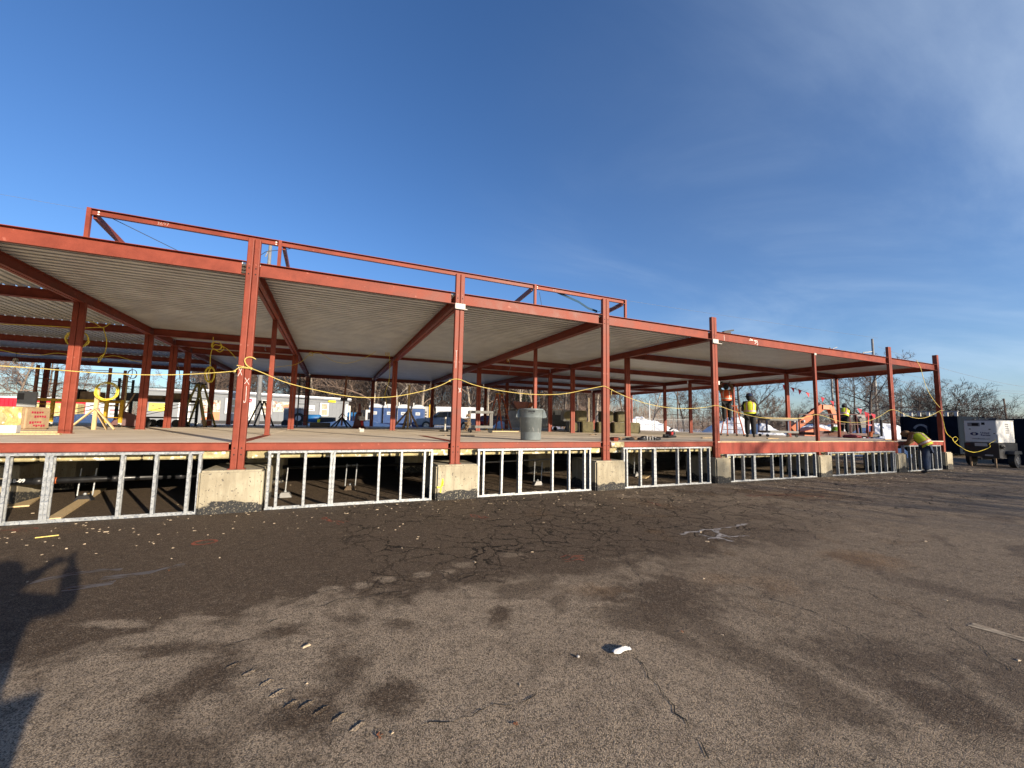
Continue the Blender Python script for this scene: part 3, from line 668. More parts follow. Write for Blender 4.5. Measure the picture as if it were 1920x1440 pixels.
for ya, yb in ((0.0, 10.1), (10.11, 20.28)): floor_panel(-25, -13.41, max(ya, 0.06), yb)
MB().box(10.54, 20.12, -0.004, 0.03, -0.031, 0.003).build('floor_edge_board', 'ply', B)
# painted steel strips let into the floor over the module joints
for xc in (-1.465, 2.49): MB().box(xc - 0.09, xc + 0.09, 0.15, 3.6, 0.001, 0.006).build('joint_plate', 'steel', B)
# insulation laid between the joists and the dark underside
for x0, x1 in spans:
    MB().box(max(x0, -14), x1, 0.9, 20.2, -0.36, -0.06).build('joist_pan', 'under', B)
    k = max(1, int((x1 - x0) / 1.2))
    if x0 > 19: continue
    for i in range(k):
        a, c_ = x0 + (x1 - x0) * i / k, x0 + (x1 - x0) * (i + 1) / k
        if x0 < -10: continue
        zi = -0.41 if x0 > 10 else -0.20
        MB().box(a + 0.012, c_ - 0.012, 0.10 + 0.02 * (i % 2), 0.88, zi - 0.09, zi + 0.05).build('insulation_batt', 'insul', B, bevel=0.02)
# rooftop rail frame above the first four bays
for x0, x1 in ((-3.80, -1.10), (-1.04, 4.40), (4.46, 7.17)):
    b = MB(); b.box(x0, x1, 0.165, 0.173, 3.735, 3.825); b.box(x0, x1, 0.115, 0.173, 3.825, 3.834); b.box(x0, x1, 0.115, 0.173, 3.726, 3.735)
    b.build('roof_rail', 'steel', B)
for x in (-3.83, -1.07, 4.43, 7.20):
    MB().box(x - 0.028, x + 0.028, 0.12, 0.18, 3.30, 3.84).build('rail_post', 'steel', B)
    MB().bar((x + 0.06 * (1 if x < 0 else -1), 0.19, 3.735), (x + 0.06 * (1 if x < 0 else -1), 3.0, 3.50), 0.05, 0.10).build('rail_brace', 'steel', B)
    MB().box(x - 0.028, x + 0.028, 3.0, 3.06, 3.30, 3.60).build('rail_post', 'steel', B)
for p, q in (((-3.55, 0.2, 3.74), (-2.4, 0.6, 3.34)), ((-1.3, 0.2, 3.60), (-0.9, 0.2, 3.735)), ((-1.3, 0.2, 3.60), (-1.62, 0.3, 3.33)), ((6.2, 0.3, 3.36), (7.1, 0.3, 3.72)), ((4.6, 0.25, 3.7), (4.68, 0.25, 3.34))):
    MB().tube([p, q], 0.006, 5).build('brace_cable', 'darkmetal', B)
# white wedge blocks under two beam joints
for xc, dx in ((2.49, 0.04), (10.43, 0.12)):
    b = MB(); b.box(xc - 0.115, xc + 0.115, -0.035, -0.004, 2.93, 3.045); b.box(xc - 0.115, xc + 0.115 + dx, -0.06, -0.003, 2.912, 2.929)
    b.build('bearing_clip', 'dirtywhite', B)
MB().box(15.29, 15.40, -0.01, 0.0, 2.98, 3.05).build('bearing_clip', 'dirtywhite', B)
MB().box(10.53, 10.58, -0.004, 0.0, 1.68, 1.79).build('label_plate', 'white', B)
# tuft of insulation stuffed beside the third double column
MB().box(6.60, 7.02, -0.01, 0.06, -0.15, -0.005).build('insulation_tuft', 'insul', B, bevel=0.02)
# chalk marks
q0 = -1.465
strokes('chalk_mark', [[(q0 - 0.09, 1.34), (q0 - 0.03, 1.19)], [(q0 - 0.02, 1.36), (q0 - 0.09, 1.17)]], 0.006, 'chalk', B, 0.0)
strokes('chalk_mark', [[(q0 + 0.02, 1.15), (q0 + 0.09, 1.03)], [(q0 + 0.085, 1.14), (q0 + 0.02, 1.04)]], 0.006, 'chalk', B, 0.0)
strokes('chalk_mark', [[(q0 + 0.055, 1.00), (q0 + 0.06, 0.72), (q0 + 0.035, 0.70), (q0 + 0.03, 0.74)]], 0.006, 'chalk', B, 0.0)
strokes('chalk_mark', [[(2.515, 1.17), (2.575, 1.08)], [(2.565, 1.17), (2.525, 1.07)]], 0.009, 'chalk', B, 0.0)
strokes('chalk_mark', [[(2.42, 1.98), (2.46, 1.99)], [(2.44, 1.98), (2.44, 1.60)]], 0.006, 'chalk', B, 0.0)
strokes('chalk_mark', [[(12.05, 3.20), (12.45, 3.215), (12.47, 3.10), (12.42, 3.07)], [(12.1, 3.25), (12.42, 3.17), (12.32, 3.11)]], 0.016, 'chalk', B, 0.078)
strokes('chalk_mark', [[(10.93, 3.24), (10.93, 3.07)]], 0.010, 'chalk', B, 0.078)
text_mesh('3697', 0.085, 'chalk', B, T(-2.87, 0.161, 3.78) @ FACE_Y, 'chalk_mark', -0.003)
text_mesh('305', 0.07, 'chalk', B, T(4.98, 0.161, 3.78) @ FACE_Y, 'chalk_mark', -0.002)
for x in (-3.72, -1.14, 4.50): MB().cyl((x, 0.164, 3.80), (x, 0.158, 3.80), 0.014, 8).cyl((x, 0.164, 3.757), (x, 0.158, 3.757), 0.014, 8).build('bolt_hole', 'chalk', B)

# ================================================================== FOOTINGS AND STUD PANELS
def block(x0, x1, y1, label, z1=-0.469, y0=-0.14, bev=0.035):
    t = thing('footing_block', label, 'concrete block', ((x0 + x1) / 2, y0, GZ), 0, 'concrete blocks under the front columns')
    h = z1 - GZ; w = (x1 - x0) / 2
    MB().box(-w, w, 0, y1 - y0, -0.05, h).build('block_body', 'concrete', t, bevel=bev, seg=2)
    return t
b0 = block(-1.97, -1.03, 1.25, 'concrete footing block under the tallest, nearest double column with yellowish stain and tar foot')
b1 = block(2.06, 2.98, 1.1, 'concrete footing block with a yellow spray-painted arrow mark')
block(6.03, 6.94, 1.0, 'concrete footing block under the column beside the stuffed insulation tuft, no tar')
block(10.18, 10.80, 1.0, 'concrete footing block where the shallow floor beam meets the deep red one')
block(15.05, 15.75, 1.0, 'concrete footing block under the thin single front column')
block(19.95, 20.65, 1.0, 'grey footing block directly left of the bending worker')
block(23.80, 24.35, 1.0, 'corner footing block directly right of the bending worker')
for t, pts in ((b1, [((2.08, -0.92), (2.17, -0.92)), ((2.17, -0.92), (2.20, -0.75)), ((2.17, -0.94), (2.155, -1.03)), ((2.19, -0.90), (2.21, -0.80))]),):
    s_ = MB()
    for (xa, za), (xb, zb) in pts: s_.bar((xa, -0.143, za), (xb, -0.143, zb), 0.03, 0.003, (0, 1, 0))
    o = s_.xf(Matrix.Translation(-Vector(t.location))).build('paint_mark', 'muster', t)
CL = ['behind the leftmost stud frame', 'straight behind the tar-footed block', 'straight behind the yellow-marked block', 'below the trash can bay, right side', 'behind the end of the shallow floor beam', 'behind the thin single column', 'behind the last double column', 'nearest the black pipe with orange rings', 'behind the frame left of the thin column', 'behind the frame right of the thin column']
# side blocks deeper in the crawl space carry the interior columns
for i, (x, y) in enumerate(((-5.5, 4.0), (-1.465, 3.8), (2.49, 5.0), (6.455, 4.0), (10.45, 4.0), (15.3, 4.0), (20.2, 4.0), (-5.5, 2.2), (13.0, 6.0), (17.5, 6.5))):
    t = thing('footing_block', 'half-hidden concrete block in the dark crawl space, ' + CL[i], 'concrete block', (x, y, GZ), 0, 'concrete blocks in the crawl space')
    MB().box(-0.45, 0.45, -0.45, 0.6, -0.05, 0.71).build('block_body', 'concrete', t, bevel=0.03)

stud_cache = {}
def stud_panel(label, x0, x1, xs, zt, doubles=(), low=None, yf=-0.085):
    t = thing('stud_panel', label, 'stud frame', (x0, yf, GZ), 0, 'galvanised stud frames along the crawl space')
    h = zt - GZ; L = x1 - x0; D = 0.092
    b = MB(); b.box(0, L, 0, D, 0.004, 0.008); b.box(0, L, 0, 0.0025, 0.004, 0.045); b.box(0, L, D - 0.0025, D, 0.004, 0.045); b.build('bottom_track', 'galv', t)
    b = MB(); b.box(0, L, 0, D, h - 0.004, h); b.box(0, L, 0, 0.0025, h - 0.042, h); b.box(0, L, D - 0.0025, D, h - 0.042, h); b.build('top_track', 'galv', t)
    def one(x, flip=False):
        k = (round(h, 3), flip)
        if k not in stud_cache:
            s_ = -1 if flip else 1; b = MB()
            def bx(a, c_, y0, y1): b.box(min(a * s_, c_ * s_), max(a * s_, c_ * s_), y0, y1, 0.010, h - 0.006)
            bx(-0.021, -0.0185, 0.004, D - 0.004)                    # web
            bx(-0.0185, 0.021, 0.003, 0.0055); bx(-0.0185, 0.021, D - 0.0055, D - 0.003)   # flanges
            bx(0.0185, 0.021, 0.0055, 0.018); bx(0.0185, 0.021, D - 0.018, D - 0.0055)   # lips
            o = b.build('stud', 'galv', t); stud_cache[k] = o.data
        else: o = inst('stud', stud_cache[k], t)
        o.location = (x - x0, 0, 0); o.rotation_euler.y = random.uniform(-0.006, 0.006)
    for i, x in enumerate(xs):
        if i in doubles: one(x - 0.022, True); one(x + 0.0225)
        else: one(x, i % 2 == 1)
    return t
stud_panel('leftmost galvanised stud frame, cut by the photo edge, black pipe behind it', -5.1, -1.95, [-5.05, -4.70, -4.29, -3.84, -2.99, -2.56, -2.12, -1.975], -0.146, (3,))
stud_panel('galvanised stud frame between the tar-footed block and the yellow-marked block', -0.99, 1.99, [-0.96, -0.82, -0.38, 0.08, 0.93, 1.36, 1.82, 1.965], -0.146, (3,))
stud_panel('galvanised stud frame below the grey trash can', 2.97, 5.93, [3.0, 3.12, 3.55, 4.0, 4.85, 5.31, 5.75, 5.90], -0.146, (3,))
stud_panel('galvanised stud frame below the tool pile and red saw', 6.91, 10.03, [6.94, 7.04, 7.49, 7.97, 8.79, 9.23, 9.67, 10.0], -0.146, (3,))
stud_panel('galvanised stud frame under the deep red beam, left of the thin column', 10.70, 14.96, [10.73, 10.98, 11.43, 11.9, 12.75, 13.2, 13.62, 14.06, 14.49, 14.93], -0.37, (3,))
stud_panel('galvanised stud frame under the deep red beam, right of the thin column', 15.61, 19.92, [15.64, 15.8, 16.22, 16.69, 17.15, 18.02, 18.46, 18.88, 19.31, 19.76, 19.89], -0.37, (4,))
stud_panel('small galvanised stud frame the bending worker stands at', 20.56, 23.52, [20.59, 21.06, 21.41, 21.83, 22.3, 22.77, 23.17, 23.49], -0.17, ())

# ================================================================== CRAWL SPACE PIPES
t = thing('drain_pipe', 'black drain pipe with orange rings and white print under the left floor beam', 'pipe', (-4.0, 1.5, -0.62))
p0, p1 = Vector((-5.998, 1.500, -0.763)), Vector((-2.059, 2.200, -0.798))
MB().cyl(p0, p1, 0.058, 14).xf(T(4.0, -1.5, 0.62)).build('pipe', 'pvc', t, smooth=True)
d = (p1 - p0).normalized()
for k in range(4):
    c = p0 + (p1 - p0) * ((57 + 140 + k * 3.2) / 560) - Vector((-4.0, 1.5, -0.62)); MB().cyl(c, c + d * 0.012, 0.0605, 16).build('orange_ring', 'lift', t)
for f in (0.3, 0.55, 0.8):
    c = p0 + (p1 - p0) * f - Vector((-4.0, 1.5, -0.62)); MB().cyl(c, c + d * 0.12, 0.066, 14).build('coupling', 'black', t, smooth=True)
c = Vector((-4.918, 1.540, -0.734))
text_mesh('18-09', 0.085, 'white', t, T(c.x + 4.0, c.y - 0.062 - 1.5, c.z + 0.62) @ FACE_Y, 'print', 0.003)
t = thing('drain_pipe', 'thin black drain pipe on rods seen behind the second stud frame', 'pipe', (0.5, 2.6, -0.55))
p0, p1 = Vector((-0.980, 2.600, -0.720)), Vector((2.625, 3.400, -0.809))
MB().cyl(p0, p1, 0.045, 12).xf(T(-0.5, -2.6, 0.55)).build('pipe', 'pvc', t, smooth=True)
for f in (0.17, 0.62, 0.78):
    c = p0 + (p1 - p0) * f - Vector((0.5, 2.6, -0.55)); MB().cyl(c, c + d * 0.1, 0.052, 12).build('coupling', 'black', t, smooth=True)
c = p0.lerp(p1, 0.4)
text_mesh('SOLID CORE PVC  DWV  SCH 40', 0.05, 'white', t, T(c.x - 0.5 - 0.1, c.y - 0.05 - 2.6, c.z + 0.55) @ Matrix.Rotation(R(-3), 4, 'Y') @ FACE_Y, 'print', 0.001)
t = thing('conduit_pipe', 'thin grey conduit under the trash can bay', 'pipe', (3.700, 1.600, -0.614))
MB().cyl((0, 0, 0), (2.3, 0.3, 0.02), 0.02, 8).build('pipe', 'pole', t)
def pipe_stand(p, label, two=False, foot='black'):
    t = thing('pipe_stand', label, 'pipe stand', (p[0], p[1], GZ), 0, 'pipe stands in the crawl space')
    b = MB(); b.prism([(-0.13, 0), (0.13, 0), (0.07, 0.10), (-0.07, 0.10)], 'y', -0.07, 0.07); b.build('foot', foot, t)
    for s_ in ((-0.11, 0.11) if two else (0,)): MB().cyl((s_, 0, 0.09), (s_ + 0.02, 0, 0.60), 0.012, 8).build('rod', 'galv', t)
    MB().sphere((0, 0, 0.115), 0.03, 8).build('nut', 'galv', t)
pipe_stand((-5.165, 1.916), 'single-rod pipe stand with black foot at the far left of the crawl space')
pipe_stand((-4.211, 1.974), 'two-rod pipe stand in the leftmost stud frame', True)
pipe_stand((-0.781, 1.216), 'single-rod pipe stand with pale foot behind the second stud frame', False, 'pole')
pipe_stand((0.500, 1.800), 'pair of thin rods hanging pipe stand in middle of second stud frame', True, 'asphalt')
pipe_stand((5.105, 1.176), 'pipe stand with pale fan-shaped foot below the trash can', True, 'pole')
pipe_stand((9.009, 1.848), 'pipe stand with pale foot behind the frame below the tools', True, 'pole')
for a, c_, w, lab in (((-3.825, 0.172), (-4.500, 3.353), 0.16, 'loose board lying in the left crawl space'), ((-4.894, 1.486), (-5.417, 3.152), 0.3, 'concrete pad with pale sunlit top at the far left of crawl space'), ((8.804, 1.396), (10.013, 2.271), 0.25, 'short tan board lying behind the frame below the tools')):
    L = math.hypot(c_[0] - a[0], c_[1] - a[1]); t = MB().box(0, L, -w / 2, w / 2, 0.005, 0.03).build('board', 'wood', loc=(a[0], a[1], GZ)); t.rotation_euler.z = math.atan2(c_[1] - a[1], c_[0] - a[0])
    tag(t, lab, 'board')

# ================================================================== ROPES AND CORDS
ROPE = [[(-4.856, -0.020, 1.134), (-4.529, -0.020, 1.134), (-4.098, -0.020, 1.125), (-3.640, -0.020, 1.107), (-3.223, -0.020, 1.100), (-2.750, -0.020, 1.114), (-2.287, -0.020, 1.153), (-1.914, -0.020, 1.205), (-1.605, -0.020, 1.254)], [(-1.603, -0.030, 1.253), (-1.551, -0.030, 1.314), (-1.447, -0.030, 1.322), (-1.349, -0.030, 1.319)],
        [(-1.349, -0.030, 1.319), (-1.153, -0.030, 1.245), (-0.848, -0.030, 1.117), (-0.536, -0.030, 1.034), (-0.215, -0.030, 0.970), (0.164, -0.030, 0.905), (0.555, -0.030, 0.880), (1.115, -0.030, 0.915), (1.704, -0.030, 1.052), (2.096, -0.030, 1.196), (2.302, -0.030, 1.311)], [(2.305, -0.020, 1.312), (2.387, -0.020, 1.352), (2.506, -0.020, 1.359), (2.616, -0.020, 1.331)],
        [(2.613, -0.030, 1.330), (2.874, -0.030, 1.250), (3.384, -0.030, 1.168), (4.053, -0.030, 1.114), (4.616, -0.030, 1.115), (5.206, -0.030, 1.167), (5.826, -0.030, 1.303), (6.230, -0.030, 1.391)], [(6.237, -0.020, 1.392), (6.370, -0.020, 1.413), (6.487, -0.020, 1.378), (6.604, -0.020, 1.329)], [(6.597, -0.030, 1.328), (7.077, -0.030, 1.169), (7.702, -0.030, 1.023), (8.452, -0.030, 0.933), (9.247, -0.030, 0.928), (9.875, -0.030, 0.978), (10.223, -0.030, 1.036)], [(10.235, -0.020, 1.037), (10.368, -0.020, 1.057), (10.567, -0.020, 1.032)],
        [(10.554, -0.030, 1.032), (11.210, -0.030, 0.892), (12.041, -0.030, 0.766), (12.923, -0.030, 0.718), (13.997, -0.030, 0.741), (14.712, -0.030, 0.827), (15.129, -0.030, 0.910)], [(15.129, -0.030, 0.910), (15.606, -0.030, 0.866), (16.370, -0.030, 0.715), (17.179, -0.030, 0.673), (18.033, -0.030, 0.707), (18.944, -0.030, 0.885), (19.684, -0.030, 1.148)], [(19.707, -0.020, 1.149), (20.023, -0.020, 1.220), (20.449, -0.020, 1.191)], [(20.425, -0.030, 1.190), (21.083, -0.030, 1.017), (21.817, -0.030, 0.926), (22.553, -0.030, 0.964), (23.337, -0.030, 1.138), (23.867, -0.030, 1.289), (24.292, -0.030, 1.301)]]
b = MB(); allp = []
for seg in ROPE: allp += smooth_path(seg, 4)[:-1]
b.tube(allp, 0.0072, 5)
for p in ((-1.605, -0.020, 1.254), (2.305, -0.020, 1.312), (6.597, -0.030, 1.328), (-1.357, -0.030, 1.319), (10.554, -0.030, 1.032)): b.sphere(p, 0.022, 8)
b.tube(smooth_path([(-1.357, -0.030, 1.319), (-1.434, -0.030, 1.381), (-1.465, -0.030, 1.465), (-1.427, -0.030, 1.516), (-1.354, -0.030, 1.522), (-1.294, -0.030, 1.488)], 4), 0.009, 5)
b.tube(smooth_path([(-1.580, -0.020, 1.361), (-1.466, -0.020, 1.341), (-1.358, -0.020, 1.320)], 3), 0.007, 5)
b.tube(smooth_path([(6.597, -0.030, 1.328), (6.579, -0.030, 1.244), (6.596, -0.030, 1.190)], 3), 0.008, 5)
tag(b.build('safety_rope', 'yellow_rope'), 'yellow safety rope strung from column to column along the floor edge', 'rope')
b = MB(); b.tube(smooth_path([(21.933, -0.120, 3.317), (22.232, -0.120, 3.006), (22.455, -0.120, 2.463), (22.742, -0.120, 2.033), (23.177, -0.120, 1.671), (23.592, -0.120, 1.415)], 5), 0.010, 5)
tag(b.build('extension_cord', 'yellow_rope'), 'yellow cord hanging from the roof edge to the corner column', 'cord')
b = MB(); b.tube(smooth_path([(23.757, -0.050, 1.240), (23.978, -0.050, 0.881), (24.098, -0.050, 0.473), (24.299, -0.050, 0.270), (24.703, -0.050, 0.111)], 4) + smooth_path([(24.674, -0.060, 0.112), (24.723, -0.100, -0.047), (25.039, -0.100, 0.091), (24.812, -0.100, 0.183), (24.550, -0.100, 0.068), (24.754, -0.150, -0.135), (24.976, -0.200, -0.248), (25.092, -0.300, -0.379), (25.669, -0.350, -0.473), (26.402, -0.350, -0.412), (26.952, -0.400, -0.296), (27.187, -0.400, -0.203), (27.098, -0.400, -0.108), (27.278, -0.500, 0.016), (27.288, -0.550, 0.089)], 5), 0.011, 5)
tag(b.build('extension_cord', 'ycord'), 'yellow extension cord running from the corner column down to the generator', 'cord')
def hanging_cord(label, y, paths, r=0.011, coils=(), m='ycord'):
    b = MB()
    for p in paths: b.tube(smooth_path(p, 4), r, 5)
    for c, rad, n, zs in coils: b.tube(coil(c, rad, n, 'y', 0.03, 18, zs), r, 5)
    tag(b.build('hanging_cord', m), label, 'cord')
hanging_cord('yellow cord coiled and knotted under the roof left of the tallest column', 7.9, [[(-3.772, 7.900, 3.120), (-3.763, 7.900, 2.792), (-3.694, 7.900, 2.872), (-3.448, 7.900, 2.785), (-3.557, 7.900, 2.628), (-3.743, 7.900, 2.721), (-3.802, 7.900, 2.516), (-3.784, 7.900, 2.066)], [(-3.575, 7.900, 2.883), (-3.322, 7.900, 2.723), (-3.073, 7.900, 2.449)]], 0.012, [((-3.661, 7.900, 2.820), 0.14, 3, 1.0), ((-3.783, 7.900, 1.850), 0.13, 9, 1.9), ((-3.715, 7.800, 1.827), 0.08, 5, 3.0)])
hanging_cord('yellow cord sagging under the left cross beams with a dangling loop', 7.5, [[(-8.722, 7.500, 2.913), (-7.975, 7.500, 2.954), (-7.301, 7.500, 2.983), (-6.951, 7.500, 2.991), (-6.477, 7.500, 3.061), (-6.408, 7.500, 2.970), (-6.319, 7.500, 2.652), (-6.328, 7.500, 2.324), (-6.396, 7.500, 2.124), (-6.457, 7.500, 1.990), (-6.446, 7.500, 2.136), (-6.347, 7.500, 2.258)]], 0.012)
hanging_cord('short yellow cord bridging to the dangling loop under the left roof', 7.5, [[(-6.855, 7.500, 3.245), (-6.671, 7.500, 3.202), (-6.453, 7.500, 3.063), (-6.281, 7.500, 3.215)]], 0.01)
hanging_cord('lower yellow cord sagging along the far left cross beam', 11.5, [[(-10.739, 11.500, 2.637), (-10.131, 11.500, 2.520), (-9.652, 11.500, 2.523), (-9.171, 11.500, 2.642), (-8.585, 11.500, 2.553), (-7.990, 11.500, 2.582), (-7.615, 11.500, 2.674), (-7.135, 11.500, 2.549), (-6.728, 11.500, 2.477)]], 0.012)
hanging_cord('yellow cord coil hung on the leaning left column', 4.2, [], 0.010, [((-5.578, 4.250, 2.191), 0.20, 3, 0.95)])
hanging_cord('yellow work-light string sagging under the middle roof bays', 9.0, [[(-2.295, 9.000, 2.259), (-1.953, 9.000, 2.364), (-1.513, 9.000, 2.458), (-1.335, 9.000, 2.513), (-1.107, 9.000, 2.676), (-0.899, 9.000, 2.923), (-0.527, 9.000, 3.019), (-0.030, 9.000, 2.739), (0.465, 9.000, 2.692), (0.902, 9.000, 2.835), (1.262, 9.000, 3.041), (1.585, 9.000, 3.291)]], 0.008, [((-0.844, 9.000, 2.949), 0.07, 2, 1)])
hanging_cord('yellow pigtail cord hanging beside a double column in the middle bays', 9.0, [[(2.099, 9.000, 3.292), (2.151, 9.000, 2.617), (2.135, 9.000, 2.032), (2.006, 9.000, 1.557), (2.062, 9.000, 1.271), (2.168, 9.000, 0.831)]], 0.009)
hanging_cord('thin white wire dangling under the beam above the trash can', 8.0, [[(7.142, 8.000, 3.245), (7.198, 8.000, 3.056), (7.228, 8.000, 2.866), (7.153, 8.000, 2.716), (7.130, 8.000, 2.571)]], 0.008, (), 'wire')
hanging_cord('thin pale wire curl under the roof right of the tallest column', 8.0, [[(-2.219, 8.000, 2.991), (-2.263, 8.000, 2.910), (-2.223, 8.000, 2.799), (-2.275, 8.000, 2.852)]], 0.008, (), 'wire')
hanging_cord('thin looped cord hanging down to the dark scaffold', 11.5, [[(-7.088, 11.500, 2.367), (-7.045, 11.500, 2.040), (-7.103, 11.500, 1.790)]], 0.011, [((-7.042, 11.500, 1.999), 0.13, 2, 1.3)], 'oldwood')
hanging_cord('brown strap hanging over the olive step ladder', 11.5, [[(-5.709, 11.500, 2.599), (-5.613, 11.500, 2.242), (-5.551, 11.500, 1.883)]], 0.014, (), 'oldwood')
def work_light(p, label, m='yellow'):
    t = thing('work_light', label, 'work light', p, 0, 'temporary work lights hung under the roof')
    MB().lathe([(0.001, 0.10), (0.06, 0.08), (0.075, 0.02), (0.07, 0.0)], n=10).build('cap', m, t, smooth=True)
    b = MB()
    for k in range(8):
        a = k * math.pi / 4; b.tube([(0.07 * math.cos(a), 0.07 * math.sin(a), 0), (0.075 * math.cos(a), 0.075 * math.sin(a), -0.10), (0.02 * math.cos(a), 0.02 * math.sin(a), -0.15)], 0.004, 4)
    b.build('cage', m, t); MB().sphere((0, 0, -0.06), 0.035, 8, 1.3).build('bulb', 'lampglass', t, smooth=True)
    MB().cyl((0, 0, 0.1), (0, 0, 0.34), 0.006, 5).build('hanger', 'black', t)
work_light((2.014, 9.000, 3.262), 'yellow caged work light near the second double column')
work_light((6.514, 6.600, 3.050), 'yellow and white caged work light right under the beam above the trash can')
work_light((-11.022, 13.000, 2.419), 'pale caged work light at the far left under the dark roof', 'dirtywhite')
# wires in the sky
def overhead(label, paths, r):
    b = MB()
    for p in paths: b.tube(p, r, 4)
    tag(b.build('overhead_wire', 'wire'), label, 'wire')
overhead('thin pale wire crossing the sky just above the roof rail', [sag((-34.050, 37.535, 18.353), (60.825, 18.314, 11.583), 0.5, 20)], 0.011)
overhead('distant power lines over the trees at right', [sag((89.174, 27.913, 10.095), (153.707, 21.564, 8.375), 1.2, 12), sag((89.250, 28.020, 8.727), (153.609, 21.426, 10.134), 1.0, 12), sag((66.952, 26.622, 11.260), (120.915, 25.151, 7.483), 2.0, 12), sag((73.060, 23.792, 12.560), (127.928, 21.912, 8.879), 1.0, 12)], 0.022)
overhead('faint low power lines beyond the wooden pole', [sag((117.785, 32.171, 6.040), (150.381, 17.817, 5.713), 0.8, 10), sag((109.515, 35.588, 8.309), (150.295, 17.695, 7.263), 1.0, 10)], 0.02)

# ================================================================== THINGS ON THE STEEL DECK
# -- trash can
t = thing('trash_can', 'grey plastic trash can with two side handles near the floor edge', 'trash can', (4.72, 0.85, 0.002), R(-22))
MB().lathe([(0.001, 0.012), (0.245, 0.012), (0.255, 0.0), (0.262, 0.02), (0.277, 0.56), (0.292, 0.565), (0.297, 0.59), (0.303, 0.76), (0.318, 0.765), (0.322, 0.79), (0.312, 0.80), (0.296, 0.795), (0.262, 0.10), (0.001, 0.08)], n=40).build('can_body', 'greyplas', t, smooth=True)
for s_ in (-1, 1):
    b = MB(); b.prism([(s_ * 0.30, 0.775), (s_ * 0.34, 0.77), (s_ * 0.40, 0.60), (s_ * 0.385, 0.57), (s_ * 0.285, 0.555)], 'y', -0.07, 0.07)
    b.build('handle', 'greyplas', t, bevel=0.008)
text_mesh('BRUTE', 0.05, 'black', t, T(0, -0.306, 0.725) @ FACE_Y, 'lettering', 0.003)
text_mesh('44 gal', 0.028, 'black', t, T(0, -0.303, 0.685) @ FACE_Y, 'lettering', 0.001)
b = MB(); rr = random.Random(3)
for ln in ([(-0.13, 0.50), (-0.12, 0.43), (-0.07, 0.44), (-0.06, 0.49)], [(0.0, 0.43), (0.03, 0.5), (0.07, 0.48), (0.08, 0.41)], [(-0.16, 0.33), (-0.05, 0.30)], [(0.02, 0.33), (0.05, 0.24), (0.06, 0.22)], [(0.17, 0.3), (0.17, 0.18)]):
    for (xa, za), (xb, zb) in zip(ln, ln[1:]):
        f = lambda x, z: (x, -math.sqrt(max(0.0, (0.262 + 0.028 * z) ** 2 - x * x)) - 0.002, z)
        b.bar(f(xa, za), f(xb, zb), 0.009, 0.003, (0, 1, 0))
b.build('scuff_mark', 'greyscuff', t)

# -- insulation bales
def bale(label, loc, rz, L, W, H, m_side, m_end, print_=False, group='insulation bales', z=0.0):
    t = thing('insulation_bale', label, 'insulation bale', (loc[0], loc[1], z), rz, group)
    MB().box(-L / 2, L / 2, -W / 2, W / 2, 0, H).build('wrap', m_side, t, bevel=0.05, seg=3)
    c = MB(); c.cyl((-L / 2 - 0.008, 0, H / 2), (-L / 2 + 0.02, 0, H / 2), min(W, H) * 0.42, 18); c.build('wool_end', m_end, t)
    if print_:
        for z_, x_ in ((H * 0.72, -0.05), (H * 0.52, 0.06), (H * 0.36, -0.05), (H * 0.2, 0.08)):
            b = MB(); rr = random.Random(int(z_ * 100))
            for k in range(5): b.box(x_ - 0.15 + k * 0.05, x_ - 0.115 + k * 0.05, -W / 2 - 0.004, -W / 2 - 0.001, z_ - 0.03 * rr.random() - 0.01, z_ + 0.03)
            b.build('red_print', 'signred', t)
    return t
t = thing('insulation_bale', 'big insulation bale with brown paper wrap and red print at the left edge', 'insulation bale', (-7.93, 7.12, 0.0), R(-14), 'insulation bales')
MB().box(-0.56, 0.60, -0.36, 0.36, 0, 0.61).build('paper_wrap', 'paper', t, bevel=0.04, seg=3)
b = MB(); nx, nz = 22, 12; rr = random.Random(8)
vs = [(-0.58 + 1.13 * i / (nx - 1), -0.40 - 0.012 * rr.random() - 0.02 * math.sin(i * 0.9) * math.sin(j * 0.8), 0.015 + 0.59 * j / (nz - 1)) for j in range(nz) for i in range(nx)]
b.add(vs + [(v[0], -0.30, v[2]) for v in vs], [(j * nx + i, j * nx + i + 1, (j + 1) * nx + i + 1, (j + 1) * nx + i) for j in range(nz - 1) for i in range(nx - 1)]); b.build('plastic_film', 'film', t)
b = MB(); b.prism([(-0.12 + 0.36 * math.cos(R(a)), 0.29 + 0.23 * math.sin(R(a))) for a in range(0, 360, 15)], 'y', -0.435, -0.36); b.build('wool_end', 'insul', t, bevel=0.01)
for z_, y_ in ((0.47, -0.03), (0.36, 0.06), (0.2, -0.06), (0.11, 0.05)):
    b = MB()
    for k in range(5): b.box(0.601, 0.604, y_ - 0.18 + k * 0.07, y_ - 0.13 + k * 0.07, z_ - 0.03 * rr.random() - 0.01, z_ + 0.025)
    b.build('red_print', 'signred', t)
i = 0
for (px_, rows_) in (((1120, 2), (1,)),):
    pass
BL = [(11.4, 9.4, 0, 0), (12.05, 9.15, 0, 1), (12.85, 8.9, 0, 2), (13.6, 8.6, 0, 3), (14.3, 8.3, 0, 4), (11.2, 9.6, 0.56, 5), (11.75, 9.3, 0.56, 6), (13.0, 8.8, 0.56, 7), (13.75, 8.5, 0.56, 8)]
LAB = ['dark foil-wrapped bale at the bottom left of the bale stack', 'olive bale in the bottom row, behind the column with the rope knot', 'olive bale in the bottom row, right of the rope-knot column', 'olive bale in the bottom row, left of the half-lit column', 'rightmost olive bale of the bottom row, sloping edge', 'grey wrapped bale on top at the left end of the stack', 'olive round-ended bale on top, left of the rope-knot column', 'olive round-ended bale on top, right of the rope-knot column', 'olive bale on top, behind the half-lit column']
